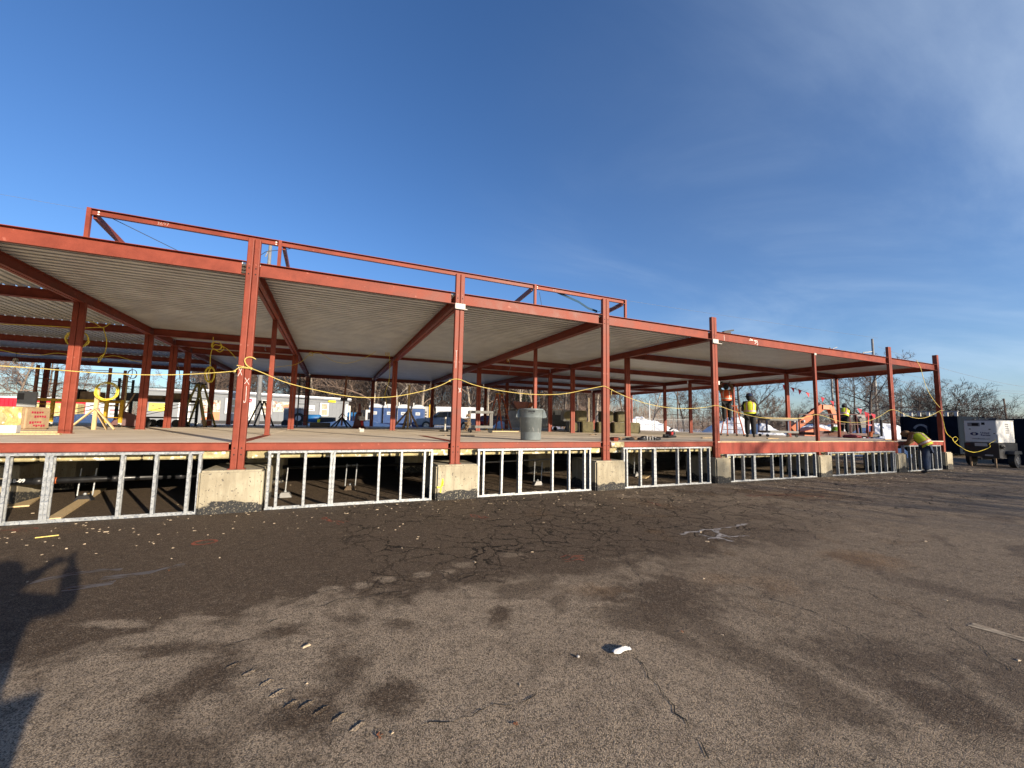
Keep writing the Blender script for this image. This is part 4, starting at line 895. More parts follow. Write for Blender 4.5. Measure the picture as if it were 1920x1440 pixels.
for x, y, z, k in BL:
    bale(LAB[k], (x, y), R(65), 0.95, 0.60, 0.55, 'black' if k == 0 else ('cartgrey' if k == 5 else 'bale'), 'bale', False, 'olive insulation bales stacked on the deck', z)

# -- left front: boards, box, panel
def plain(name, mb, m, label, cat, loc=(0, 0, 0), rz=0.0, group=None, bevel=0.0):
    o = mb.build(name, m, bevel=bevel, loc=loc, rotz=rz); return tag(o, label, cat, group)
plain('white_box', MB().box(-0.17, 0.12, -0.09, 0.09, 0, 0.16), 'white', 'small white box lying at the left photo edge before the bale', 'box', (-6.04, 3.35, 0.03), 0.1, bevel=0.008)
plain('lumber_board', MB().box(-2.0, 0.65, -0.07, 0.07, 0, 0.028), 'wood', 'long pale board under the white box, left edge of deck', 'board', (-5.9, 3.25, 0.001), 0.13, 'boards on the left of the deck')
plain('lumber_board', MB().box(-1.6, 0.9, -0.05, 0.05, 0, 0.03), 'wood', 'long pale board lying between the bale and the leaning column', 'board', (-6.6, 4.6, 0.001), 0.06, 'boards on the left of the deck')
t = thing('power_panel', 'grey electrical panel box on a white stand behind the bale', 'electrical panel', (-8.7, 9.2, 0.0), R(20))
MB().box(-0.17, 0.17, -0.02, 0.04, 0.0, 0.66).build('stand_board', 'white', t); MB().box(-0.2, 0.2, -0.14, 0.06, 0.64, 1.12).build('cabinet', 'grey', t, bevel=0.01)
MB().box(-0.205, -0.20, -0.12, 0.0, 0.88, 1.06).build('door', 'black', t); MB().box(-0.20, -0.06, -0.145, -0.14, 0.86, 1.06).build('display', 'black', t)

# -- scaffolds
def scaffold(label, loc, rz, L, W, H, low, up, plat_z, zsplit, goods, seed, ladder=False):
    t = thing('rolling_scaffold', label, 'scaffold', (loc[0], loc[1], 0), rz)
    for sx in (-1, 1):
        for sy in (-1, 1):
            x, y = sx * L / 2, sy * W / 2
            MB().box(x - 0.045, x + 0.045, y - 0.035, y + 0.035, 0.16, zsplit).build('post', low, t)
            MB().box(x - 0.036, x + 0.036, y - 0.03, y + 0.03, zsplit, H).build('post', up, t)
            c = thing_part = MB().cyl((x - 0.025, y, 0.07), (x + 0.025, y, 0.07), 0.07, 14).build('caster', 'rubber', t)
            MB().box(x - 0.04, x + 0.04, y - 0.03, y + 0.03, 0.09, 0.17).build('caster_fork', 'white', c)
        z = 0.35
        while z < H - 0.05:
            if ladder: 
                for k in range(2): MB().bar((sx * L / 2, -W / 2, z + k * 0.0), (sx * L / 2, W / 2, z), 0.03, 0.03).build('rung', low if z < zsplit else up, t)
            elif int(z * 100) % 2 or True: MB().bar((sx * L / 2, -W / 2, z), (sx * L / 2, W / 2, z), 0.025, 0.025).build('rung', low if z < zsplit else up, t)
            z += 0.3 if ladder else 0.42
    for sy in (-1, 1):
        MB().box(-L / 2, L / 2, sy * W / 2 - 0.02, sy * W / 2 + 0.02, plat_z - 0.09, plat_z).build('side_rail', low, t)
        for z in (plat_z + 0.5, plat_z + 1.0):
            if z < H: MB().bar((-L / 2, sy * W / 2, z), (L / 2, sy * W / 2, z), 0.022, 0.022).build('guard_rail', up, t)
        MB().bar((-L / 2, sy * W / 2, 0.3), (L / 2, sy * W / 2, plat_z - 0.1), 0.02, 0.02).build('brace', up, t)
    MB().box(-L / 2 + 0.02, L / 2 - 0.02, -W / 2 + 0.03, W / 2 - 0.03, plat_z - 0.02, plat_z + 0.01).build('platform', 'oldwood', t)
    rr = random.Random(seed)
    for k, (nm, lab, gx, sx_, sy_, sz_, mt) in enumerate(goods):
        m4 = Matrix.Translation((loc[0], loc[1], plat_z + 0.012)) @ Matrix.Rotation(rz, 4, 'Z') @ Matrix.Translation((gx, 0, 0))
        o = MB().box(-sx_ / 2, sx_ / 2, -sy_ / 2, sy_ / 2, 0, sz_).build(nm, mt, bevel=0.015); o.matrix_world = m4; tag(o, lab, nm.replace('_', ' '))
    return t
scaffold('yellow rolling scaffold with upper frames tinted brown for shade behind the leaning column', (-7.94, 10.3), R(-10), 2.0, 0.75, 2.05, 'yellow', 'rust_brown', 0.95, 0.98,  # brown above the split: roof shade put into the frame colour
         [('tool_case', 'black tool case on the yellow scaffold platform, behind the cord coil', -0.12, 0.34, 0.4, 0.34, 'black'), ('cardboard_box', 'brown box on the right of the yellow scaffold platform', 0.35, 0.5, 0.4, 0.26, 'oldwood')], 1)
scaffold('dark steel scaffold with ladder-like ends and heaped platform, left of the yellow muster sign', (-6.7, 13.3), R(-12), 2.5, 0.8, 1.95, 'darkmetal', 'darkmetal', 1.12, 1.2,
         [('tool_bag', 'dark tool bag heap at the left of the dark scaffold platform', -0.85, 0.6, 0.5, 0.24, 'black'), ('cardboard_box', 'flat brown box in the middle of the dark scaffold platform', -0.1, 0.7, 0.5, 0.16, 'oldwood'), ('lumber_bundle', 'stack of short tan boards at right on the dark scaffold platform', 0.75, 0.7, 0.5, 0.28, 'oldwood')], 2, True)
# bracing post of raw lumber with a cord coil
t = thing('lumber_stand', 'raw lumber post on three splayed legs carrying a yellow cord coil', 'wooden stand', (-6.29, 7.25, 0.0))
MB().box(-0.045, 0.045, -0.03, 0.03, 0, 1.22).build('post', 'wood', t)
for a, c_ in (((-0.52, -0.05, 0.02), (0.0, -0.04, 0.62)), ((0.50, -0.1, 0.02), (0.02, -0.04, 0.62)), ((0.1, 0.5, 0.02), (0.0, 0.03, 0.55))): MB().bar(a, c_, 0.035, 0.085, (0, 1, 0)).build('leg', 'wood', t)
b = MB(); b.tube(coil((0, 0, 0), 0.25, 5, 'y', 0.03, 24), 0.010, 5); o = b.build('cord_coil', 'ycord', loc=(-6.06, 7.16, 1.13)); tag(o, 'round coil of yellow cord hung on the raw lumber post', 'cord coil')
plain('lumber_post', MB().box(-0.04, 0.04, -0.03, 0.03, 0, 1.9), 'wood', 'pale upright lumber behind the cord coil', 'post', (-6.98, 10.9, 0.0), 0, bevel=0)

# -- ladders
def step_ladder(label, loc, rz, H, spread, wb, wt, rail, rung, cap, foot='black'):
    t = thing('step_ladder', label, 'step ladder', (loc[0], loc[1], 0), rz)
    for sy, lean in ((-1, -spread), (1, spread)):
        for sx in (-1, 1):
            MB().bar((sx * wb / 2, lean, 0.05), (sx * wt / 2, 0.02 * sy, H - 0.03), 0.03, 0.075, (0, 1, 0)).build('rail', rail, t)
            MB().box(sx * wb / 2 - 0.035, sx * wb / 2 + 0.035, lean - 0.05, lean + 0.05, 0, 0.07).build('foot', foot, t)
        k = int(H / 0.3)
        for i in range(1, k):
            f = i * 0.3 / H; w = wb + (wt - wb) * f; y = lean + (0.02 * sy - lean) * f
            MB().box(-w / 2, w / 2, y - (0.04 if sy < 0 else 0.012), y + (0.04 if sy < 0 else 0.012), i * 0.3 - 0.012, i * 0.3 + 0.012).build('step', rung, t)
    MB().box(-wt / 2 - 0.05, wt / 2 + 0.05, -0.11, 0.11, H - 0.04, H).build('top_cap', cap, t)
    return t
step_ladder('olive step ladder with black top between two left columns', (-5.15, 12.6), R(70), 1.85, 0.55, 0.6, 0.34, 'olive', 'galv', 'black')
step_ladder('orange step ladder with yellow feet left of the trash can', (8.6, 12.6), R(25), 2.05, 0.6, 0.75, 0.36, 'orange', 'grey', 'yellow', 'yellow')
step_ladder('small grey step ladder before the orange notice on the trailer', (-3.4, 16.8), R(-50), 1.35, 0.5, 0.55, 0.34, 'darkmetal', 'olive', 'olive')
step_ladder('red step ladder with a worker standing on it', (17.62, 5.1), R(-35), 1.45, 0.5, 0.72, 0.42, 'orange', 'darkred', 'orange')
t = plain('lumber_board', MB().bar((0, 0, 0.02), (-0.35, 0.55, 1.15), 0.09, 0.04), 'oldwood', 'weathered board leaning against the olive step ladder', 'board', (-4.75, 12.0, 0.0))
t = thing('frame_ladder', 'narrow black ladder frame standing at the rear behind a double column', 'ladder', (-1.354, 15.458) + (0,))
for s_ in (-1, 1): MB().box(s_ * 0.24 - 0.03, s_ * 0.24 + 0.03, -0.02, 0.02, 0, 2.75).build('rail', 'darkmetal', t)
for i in range(9): MB().box(-0.24, 0.24, -0.015, 0.015, 0.28 + i * 0.3, 0.31 + i * 0.3).build('rung', 'darkmetal', t)

# -- wheelbarrow, dolly, jack, lift, posts
t = thing('wheelbarrow', 'tipped dark red wheelbarrow tub with long handles beside the dark scaffold', 'wheelbarrow', (-6.862, 10.926) + (0,), R(20))
MB().prism([(-0.45, 0.08), (0.35, 0.02), (0.55, 0.30), (-0.15, 0.62)], 'y', -0.28, 0.28).build('tub', 'darkred', t, bevel=0.02)
for s_ in (-1, 1): MB().bar((-0.3, s_ * 0.25, 0.1), (0.15, s_ * 0.3, 1.25), 0.04, 0.04).build('handle', 'oldwood', t)
MB().cyl((0.5, -0.05, 0.19), (0.5, 0.05, 0.19), 0.19, 16).build('wheel', 'rubber', t)
t = thing('hand_truck', 'dark flat dolly on fat wheels in front of the muster sign', 'dolly', (-6.445, 12.386) + (0,), R(-8))
MB().box(-0.9, 0.9, -0.35, 0.35, 0.34, 0.40).build('bed', 'darkmetal', t)
for x in (-0.45, 0.0, 0.8):
    for s_ in (-1, 1): MB().cyl((x, s_ * 0.3, 0.15), (x, s_ * 0.3 + 0.07, 0.15), 0.15, 16).build('wheel', 'rubber', t)
t = thing('jack_stand', 'dark red bell-shaped jack stand standing at the rear', 'jack stand', (1.312, 13.574) + (0,))
MB().lathe([(0.5, 0.0), (0.36, 0.12), (0.30, 0.35), (0.24, 0.72), (0.10, 0.80), (0.09, 1.15), (0.05, 1.25), (0.001, 1.26)], n=4).xf(Matrix.Rotation(R(45), 4, 'Z')).build('body', 'darkred', t, bevel=0.02)
MB().box(-0.07, 0.07, -0.28, -0.20, 0.45, 0.62).build('window', 'signgrey', t)
t = thing('material_lift', 'dark material lift mast on a tripod base with a crossbar on top', 'material lift', (0.532, 14.478) + (0,))
MB().bar((0, 0, 0.1), (0.12, 0, 2.72), 0.09, 0.09).build('mast', 'rust_brown', t)
for a in range(4): MB().bar((0, 0, 0.55), (0.55 * math.cos(a * 1.57 + 0.5), 0.55 * math.sin(a * 1.57 + 0.5), 0.04), 0.05, 0.06).build('leg', 'darkmetal', t)
for a in range(3): MB().bar((0, 0, 0.75), (0.3 * math.cos(a * 2.1), 0.3 * math.sin(a * 2.1), 0.5), 0.03, 0.03).build('strut', 'darkmetal', t)
MB().box(-0.12, 0.22, -0.08, 0.08, 1.4, 1.55).build('winch', 'darkmetal', t); MB().bar((-0.1, 0, 2.55), (0.35, 0, 2.6), 0.05, 0.08).build('crossbar', 'rust_brown', t)
t = thing('extinguisher_stand', 'red and white fire extinguisher on a stand with a small sign', 'fire extinguisher', (1.453, 13.393) + (0,))
MB().cyl((0, 0, 0.02), (0, 0, 0.42), 0.08, 14).build('cylinder', 'redpaint', t, smooth=True); MB().box(-0.13, 0.13, -0.1, -0.085, 0.40, 0.60).build('sign_plate', 'white', t); MB().cyl((0, 0, 0.42), (0, 0, 0.78), 0.03, 8).build('neck', 'white', t)
text_mesh('FIRE', 0.07, 'signred', t, T(0, -0.103, 0.5) @ FACE_Y)
plain('white_roll', MB().cyl((-0.07, 0, 0.07), (0.07, 0, 0.07), 0.07, 14).cyl((-0.09, 0.02, 0.11), (-0.03, 0.02, 0.11), 0.05, 10), 'dirtywhite', 'small white roll lying on the sunlit deck', 'roll', (0.994, 6.346) + (0,))
t = thing('prop_post', 'pale yellow post propped by dark braces in front of the blue toilets', 'post', (3.688, 13.150) + (0,))
MB().box(-0.05, 0.05, -0.04, 0.04, 0, 2.3).build('post', 'wood', t)
for a, z in (((-0.75, 0.1, 0.02), 0.95), ((-0.3, -0.3, 0.02), 1.0), ((0.55, 0.2, 0.1), 1.1), ((-0.12, 0.4, 0.02), 0.9)): MB().bar(a, (0, 0, z), 0.04, 0.09).build('brace', 'oldwood', t)
t = thing('hand_pump', 'small white floor jack standing left of the second tallest column', 'jack', (4.518, 8.712) + (0,))
MB().cyl((0, 0, 0.05), (0.02, 0, 0.62), 0.05, 10, 0.035).build('body', 'dirtywhite', t); MB().bar((-0.22, 0, 0.03), (0.15, 0, 0.03), 0.12, 0.05).build('foot', 'darkmetal', t)
plain('black_crate', MB().box(-0.5, 0.5, -0.2, 0.2, 0, 0.24), 'black', 'low black crate on the rear of the deck before the trailer', 'crate', (-0.504, 15.910) + (0,), bevel=0.02)
# -- utility carts
def cart(label, loc, rz, L, W, H, m, leg):
    t = thing('utility_cart', label, 'utility cart', (loc[0], loc[1], 0), rz)
    for z, mm in ((0.19, m), (H - 0.1, m)):
        b = MB(); b.box(-L / 2, L / 2, -W / 2, W / 2, z, z + 0.02); 
        for s_ in (-1, 1): b.box(-L / 2, L / 2, s_ * W / 2 - 0.012, s_ * W / 2 + 0.012, z + 0.021, z + 0.10)
        for s_ in (-1, 1): b.box(s_ * L / 2 - 0.012, s_ * L / 2 + 0.012, -W / 2 + 0.013, W / 2 - 0.013, z + 0.0215, z + 0.095)
        b.build('tray', mm, t)
    for sx in (-1, 1):
        for sy in (-1, 1):
            MB().box(sx * (L / 2 - 0.03) - 0.03, sx * (L / 2 - 0.03) + 0.03, sy * (W / 2 - 0.04) - 0.03, sy * (W / 2 - 0.04) + 0.03, 0.215, H - 0.10).build('leg', leg, t)
            MB().cyl((sx * (L / 2 - 0.06), sy * (W / 2 - 0.05) - 0.02, 0.065), (sx * (L / 2 - 0.06), sy * (W / 2 - 0.05) + 0.02, 0.065), 0.065, 14).build('caster', 'rubber', t)
    MB().bar((L / 2 + 0.06, -W / 2, H + 0.02), (L / 2 + 0.06, W / 2, H + 0.02), 0.03, 0.03).build('push_handle', m, t)
    return t
cart('grey plastic two-tray utility cart behind the second tallest column', (5.55, 7.1), R(-12), 0.95, 0.5, 0.88, 'cartgrey', 'cartgrey')
cart('steel utility cart with blue legs and a tan board on top', (19.3, 4.0), R(-25), 1.45, 0.7, 0.86, 'cartgrey', 'logoblue')
plain('lumber_board', MB().box(-0.9, 0.9, -0.25, 0.25, 0, 0.03), 'wood', 'wide tan board lying on the steel utility cart', 'board', (19.5, 3.95, 0.87), R(-25))
plain('rag_bundle', MB().box(-0.35, 0.35, -0.2, 0.2, 0, 0.08), 'black', 'flat black sheet on the left end of the steel cart', 'sheet', (18.7, 4.35, 0.90), R(-20), bevel=0.03)
rr = random.Random(4); b = MB()
for k in range(34):
    b.tube(coil((rr.uniform(-0.07, 0.07), rr.uniform(-0.2, 0.2), rr.uniform(0.1, 0.72)), rr.uniform(0.03, 0.07), 1.2, rr.choice('xyz'), 0.01, 9), 0.016, 4)
tag(b.build('strap_bundle', 'oldwood', loc=(4.95, 6.9, 0.02)), 'tangled bundle of tan straps hung on the left end of the grey cart', 'strap bundle')
# -- tool pile and saw
t = thing('tool_pile', 'heap of dark tool bags, straps and clamps near the floor edge', 'tool bag', (8.0, 0.75, 0.0), R(4))
rr = random.Random(9)
for k in range(9):
    x = -0.75 + k * 0.19; o = MB().sphere((0, 0, 0.05), 0.14, 10, 0.45).build('bag', ('black', 'oldwood', 'black')[k % 3], t, smooth=True, loc=(x, rr.uniform(-0.12, 0.12), 0.0)); o.scale = (1.2, 0.8, rr.uniform(0.7, 1.2)); o.rotation_euler.z = rr.uniform(-0.5, 0.5)
for k in range(5): MB().box(0.2 + k * 0.11, 0.24 + k * 0.11, -0.16, -0.13, 0.01, 0.10 + 0.03 * (k % 2)).build('clamp', 'chrome', t)
MB().bar((-1.0, 0.1, 0.06), (-0.4, 0.0, 0.08), 0.05, 0.04).build('strap', 'oldwood', t)
plain('steel_offcut', MB().box(-0.1, 0.1, -0.05, 0.05, 0, 0.09), 'steel', 'small red steel offcut lying beside the tool pile', 'offcut', (6.98, 0.35, 0.0), 0.3, bevel=0.004)
t = thing('cutoff_saw', 'red and black portable saw lying on the deck beyond the tool pile', 'saw', (11.2, 2.6, 0.0), R(25))
MB().box(-0.22, 0.10, -0.1, 0.1, 0.08, 0.24).build('motor', 'darkred', t, bevel=0.03, seg=2); MB().box(-0.15, 0.05, -0.104, -0.101, 0.12, 0.2).build('cover', 'redpaint', t); MB().box(-0.45, 0.3, -0.12, 0.12, 0.01, 0.08).build('base', 'black', t, bevel=0.02); MB().box(-0.02, 0.2, -0.11, 0.11, 0.10, 0.20).build('grip', 'black', t, bevel=0.02); MB().box(-0.6, -0.2, -0.05, 0.05, 0.05, 0.13).build('arm', 'black', t, bevel=0.015)
MB().cyl((0.32, -0.03, 0.14), (0.32, 0.03, 0.14), 0.12, 18).build('blade_guard', 'grey', t); MB().bar((-0.05, 0, 0.28), (0.2, 0, 0.34), 0.04, 0.05).build('handle', 'black', t)
plain('red_tarp', MB().sphere((0, 0, 0.06), 0.36, 14, 0.3), 'tarpred', 'crumpled red tarp on the deck in front of the red lift basket', 'tarp', (23.3, 3.0, 0.0), 0.2)
M_t = bpy.data.objects['red_tarp']
for v in M_t.data.vertices: v.co.z = max(0.003, v.co.z + 0.07 * mn.noise(v.co * 6)); v.co.x *= 1.5
rr = random.Random(21)
OL = ['just behind the trash can', 'left of the second tallest column', 'beyond the tool pile', 'right of the red saw', 'near the thin front column', 'far behind the trash can', 'between the trash can and the bales', 'by the right end of the deck']
for k, (x, y, L, a, mt) in enumerate(((5.4, 2.2, 0.5, 0.2, 'wood'), (3.6, 3.4, 0.9, -0.3, 'oldwood'), (9.5, 1.9, 0.6, 0.5, 'wood'), (12.6, 2.2, 0.7, 0.1, 'wood'), (15.6, 1.8, 0.5, -0.2, 'wood'), (7.6, 9.0, 1.8, 0.05, 'wood'), (9.7, 5.2, 0.9, 0.7, 'oldwood'), (22.4, 1.2, 0.6, 0.0, 'wood'))):
    plain('wood_offcut', MB().box(-L / 2, L / 2, -0.04, 0.04, 0, 0.03), mt, 'short wood offcut lying flat on the deck ' + OL[k], 'offcut', (x, y, 0.001), a, 'wood offcuts scattered on the deck')
# blue strap over the rail
b = MB(); pts = [Vector((5.084, 0.190, 3.754)), Vector((5.763, 0.250, 3.615)), Vector((6.097, 0.300, 3.501)), Vector((6.387, 0.300, 3.452))]
for p, q in zip(pts, pts[1:]): b.bar(p, q, 0.008, 0.055, (0, 0, 1))
tag(b.build('tie_strap', 'strapblue'), 'dark blue tie-down strap slung from the roof rail', 'strap')
plain('clamp_tool', MB().box(-0.18, 0.12, -0.04, 0.04, 0, 0.05).bar((-0.1, 0, 0.05), (0.28, 0, 0.13), 0.04, 0.05), 'darkmetal', 'dark clamp lying on the roof beam right of the fourth column', 'clamp', (11.05, 0.06, 3.303))
# litter in the foreground
rr = random.Random(6); b = MB(); nx = 12; vs = []
for j in range(5):
    for i in range(nx):
        u, v = i / (nx - 1), j / 4; x = (u - 0.5) * 0.155; y = (v - 0.5) * (0.042 + 0.012 * math.sin(u * 7)); z = 0.004 + 0.024 * math.sin(math.pi * v) * (0.4 + 0.6 * math.sin(math.pi * u)) + rr.uniform(0, 0.006)
        vs.append((x, y, z))
b.add(vs, [(j * nx + i, j * nx + i + 1, (j + 1) * nx + i + 1, (j + 1) * nx + i) for j in range(4) for i in range(nx - 1)])
o = b.build('plastic_wrapper', 'white', loc=(2.009, -6.078) + (GZ + 0.002,)); o.rotation_euler.z = R(2); tag(o, 'crumpled white plastic wrapper lying on the asphalt in front', 'litter')
def leaf(c, s_, label, seed):
    rr = random.Random(seed); b = MB()
    for k in range(5):
        a = k * 1.2 + rr.random() * 0.5; L = s_ * rr.uniform(0.5, 1)
        b.add([(0, 0, 0.004), (L * math.cos(a - 0.4), L * math.sin(a - 0.4), 0.004 + s_ * rr.random() * 0.5), (1.3 * L * math.cos(a), 1.3 * L * math.sin(a), s_ * rr.random() * 0.7), (L * math.cos(a + 0.4), L * math.sin(a + 0.4), 0.006)], [(0, 1, 2, 3)])
    tag(b.build('dry_leaf', 'leaf', loc=c + (GZ + 0.003,)), label, 'leaf')
leaf((0.317, -6.247), 0.020, 'curled red-brown oak leaf at the end of the tyre track', 1)
leaf((1.007, -6.442), 0.016, 'small brown leaf on the asphalt right of the oak leaf', 2)
leaf((2.643, -6.040), 0.016, 'small pale curled leaf on the asphalt above the wrapper', 3)
leaf((-2.137, -3.317), 0.014, 'tiny orange leaf beside the photographer shadow', 4)
leaf((-1.466, -3.048), 0.016, 'small white scrap on the dark asphalt at left', 5)
plain('pebble', MB().sphere((0, 0, 0.008), 0.012, 8, 0.7), 'dirtywhite', 'small white pebble left of the white wrapper', 'pebble', (1.677, -6.024) + (GZ,))
plain('yellow_strip', MB().box(-0.105, 0.105, -0.006, 0.006, 0, 0.012), 'yellow_rope', 'short yellow plastic strip on the asphalt at left', 'strip', (-3.357, -0.996) + (GZ + 0.003,), R(18))

# ================================================================== BEHIND THE BUILDING
YG = -0.29                      # level of the snowy yard
# -- office trailer
t = thing('office_trailer', 'long grey portable office trailer with snow on its roof and posters on the wall', 'trailer', (-12.39, 41.95, YG), R(31.6))
MB().box(0, 17.05, 0, 3.4, 0.35, 3.15).build('wall', 'siding', t)
for k in range(56): MB().box(0.05 + k * 0.305, 0.065 + k * 0.305, -0.012, -0.001, 0.40, 2.95).build('siding_groove', 'trim', t) if k % 2 == 0 else None
MB().box(-0.2, 17.25, -0.25, 3.6, 3.15, 3.34).build('roof', 'trim', t)
MB().box(-0.25, 17.3, -0.3, 3.65, 3.34, 3.52).build('roof_snow', 'snow', t, bevel=0.07, seg=2)
MB().box(0, 17.05, -0.03, -0.002, 2.80, 2.90).build('eaves_trim', 'trim', t); MB().box(0.02, 17.0, 0.05, 3.3, 0.0, 0.345).build('skirt', 'darkmetal', t)
for x in (2.45, 6.0, 13.0):
    f = MB().box(x, x + 1.15, -0.05, -0.003, 1.10, 2.75).build('window', 'white', t); MB().box(x - 0.1, x, -0.045, -0.003, 1.05, 2.80).box(x + 1.15, x + 1.25, -0.045, -0.003, 1.05, 2.80).build('shutter', 'trim', f)
    for z in (1.22, 1.98): MB().box(x + 0.2, x + 0.95, -0.056, -0.05, z, z + 0.66).build('pane', 'pane', f)
def sign(parent, x0, x1, z0, z1, m, y=-0.02, name='sign'):
    return MB().box(x0, x1, y - 0.012, y, z0, z1).build(name, m, parent)
s_ = sign(t, 4.2, 5.95, 1.60, 2.90, 'white'); MB().box(4.35, 5.0, -0.036, -0.033, 2.38, 2.80).build('red_logo', 'signred', s_)
b = MB(); b.tube([(4.42, -0.038, 2.5), (4.62, -0.038, 2.62), (4.8, -0.038, 2.6), (4.95, -0.038, 2.48)], 0.025, 5); b.build('logo_arc', 'white', s_)
text_mesh('E IGLE', 0.36, 'signgrey', s_, T(5.1, -0.034, 2.07) @ FACE_Y); MB().box(4.5, 5.7, -0.034, -0.032, 1.74, 1.79).build('small_print', 'signgrey', s_)
s_ = sign(t, 4.35, 5.6, 0.45, 1.52, 'white'); 
for k in range(4): MB().bar((4.45 + k * 0.3, -0.034, 0.5), (4.75 + k * 0.28, -0.034, 1.46), 0.10, 0.004, (0, 1, 0)).build('picture_stripe', ('banner', 'trim', 'muster', 'oldwood')[k], s_)
s_ = sign(t, 7.2, 9.1, 1.45, 2.62, 'banner'); text_mesh('SET', 0.42, 'white', s_, T(7.9, -0.034, 2.15) @ FACE_Y, 'lettering', 0.01); MB().box(8.5, 9.05, -0.036, -0.033, 1.9, 2.3).build('red_patch', 'orangeprint', s_)
s_ = sign(t, 11.4, 12.3, 1.70, 2.38, 'white'); text_mesh('SAFETY', 0.2, 'signred', s_, T(11.85, -0.034, 2.18) @ FACE_Y); MB().box(11.55, 12.15, -0.034, -0.032, 1.82, 1.95).build('small_print', 'signgrey', s_)
s_ = sign(t, 0.15, 2.0, 1.25, 2.45, 'banner', name='poster'); MB().bar((0.4, -0.036, 2.3), (1.4, -0.036, 1.3), 0.12, 0.004, (0, 1, 0)).build('white_stripe', 'white', s_)
s_ = sign(t, 0.15, 2.0, 0.40, 1.22, 'orangeprint', name='poster'); MB().box(0.25, 1.1, -0.036, -0.033, 0.7, 1.15).build('white_patch', 'white', s_); MB().box(1.05, 1.35, -0.038, -0.033, 0.72, 0.98).build('green_patch', 'greenhat', s_)
MB().box(14.0, 15.0, -0.22, -0.003, 2.90, 3.12).build('lamp', 'muster', t)
MB().box(17.06, 17.7, 0.5, 2.0, 0.5, 2.6).build('air_conditioner', 'dirtywhite', t); MB().box(16.6, 16.95, -0.02, -0.001, 0.4, 2.7).build('corner_board', 'white', t)
b = MB(); b.box(-1.4, -0.25, -1.4, -0.1, 2.55, 2.68); b.prism([(-1.5, 2.68), (-0.15, 2.68), (-0.8, 3.0)], 'y', -1.5, -0.05); b.build('porch_roof', 'snow', t)
for x in (-1.35, -0.35): MB().box(x, x + 0.09, -1.35, -1.26, 0, 2.55).build('porch_post', 'white', t)
# small grey cabin with the muster point sign
c = (-14.974, 37.606, -0.119); t = thing('site_cabin', 'small grey site cabin wearing the yellow muster point sign', 'cabin', (c[0], c[1], YG), R(25))
MB().box(0, 4.0, 0, 2.6, 0.1, 2.95).build('wall', 'siding', t); MB().box(-0.1, 4.1, -0.12, 2.7, 2.95, 3.08).build('roof', 'trim', t); MB().box(-0.12, 4.12, -0.14, 2.72, 3.08, 3.18).build('roof_snow', 'snow', t, bevel=0.04)
s_ = sign(t, 0.15, 1.45, 1.15, 1.85, 'muster'); text_mesh('MUSTER', 0.27, 'black', s_, T(0.8, -0.034, 1.66) @ FACE_Y, 'lettering', 0.006); text_mesh('POINT', 0.27, 'black', s_, T(0.8, -0.034, 1.34) @ FACE_Y, 'lettering', 0.006)
f = MB().box(2.2, 3.1, -0.05, -0.002, 0.2, 2.3).build('door', 'white', t); MB().box(3.0, 3.05, -0.09, -0.05, 1.1, 1.2).build('handle', 'trim', f)
# -- red container, tarped stack
c = (-23.346, 39.176, -0.810); t = thing('shipping_container', 'red corrugated container with snow on its roof at the left edge', 'container', (c[0], c[1], YG), R(3))
b = MB(); prof = []
for k in range(30): prof += [(-3.6 + k * 0.24, 0), (-3.6 + k * 0.24 + 0.09, 0), (-3.6 + k * 0.24 + 0.12, 0.05), (-3.6 + k * 0.24 + 0.21, 0.05)]
n = len(prof); b.add([(x, y, z) for z in (0.3, 1.95) for x, y in prof], [(i, i + 1, n + i + 1, n + i) for i in range(n - 1)]); b.build('corrugated_wall', 'container', t)
MB().box(-3.6, 3.6, 0.06, 2.3, 0.25, 1.97).build('box_body', 'container', t); MB().box(-3.65, 3.65, -0.02, 2.35, 1.97, 2.12).build('roof_snow', 'snow', t, bevel=0.04)
s_ = sign(t, -0.9, 0.3, 0.75, 1.15, 'white', 0.0); MB().box(-0.7, 0.1, -0.016, -0.013, 0.9, 1.0).build('small_print', 'signgrey', s_)
c = (-20.186, 36.648, -0.464); plain('tarped_stack', MB().box(-1.3, 1.3, -0.6, 0.6, 0, 1.6), 'film', 'cream wrapped stack behind the legs of the yellow scaffold', 'stack', (c[0], c[1], YG), 0, bevel=0.08)
for i, (px_, lab) in enumerate(((182, 'white notice boards behind the raw lumber post'), (215, 'white banner fence behind the right legs of the yellow scaffold'))):
    c = C_ = ((-16.383, 32.733, -0.073), (-14.973, 32.108, -0.044))[i]; t = thing('notice_board', lab, 'notice board', (c[0], c[1], YG), R(-3)); MB().box(-0.65, 0.65, 0, 0.04, 0.35, 1.65).build('board', 'white', t)
    for k in range(3): MB().box(-0.4, 0.4 - k * 0.15, -0.004, -0.001, 0.75 + k * 0.3, 0.84 + k * 0.3).build('print', ('signgrey', 'signred', 'trim')[k], t)
    for s2 in (-1, 1): MB().box(s2 * 0.55 - 0.03, s2 * 0.55 + 0.03, 0.041, 0.08, 0, 1.5).build('post', 'oldwood', t)
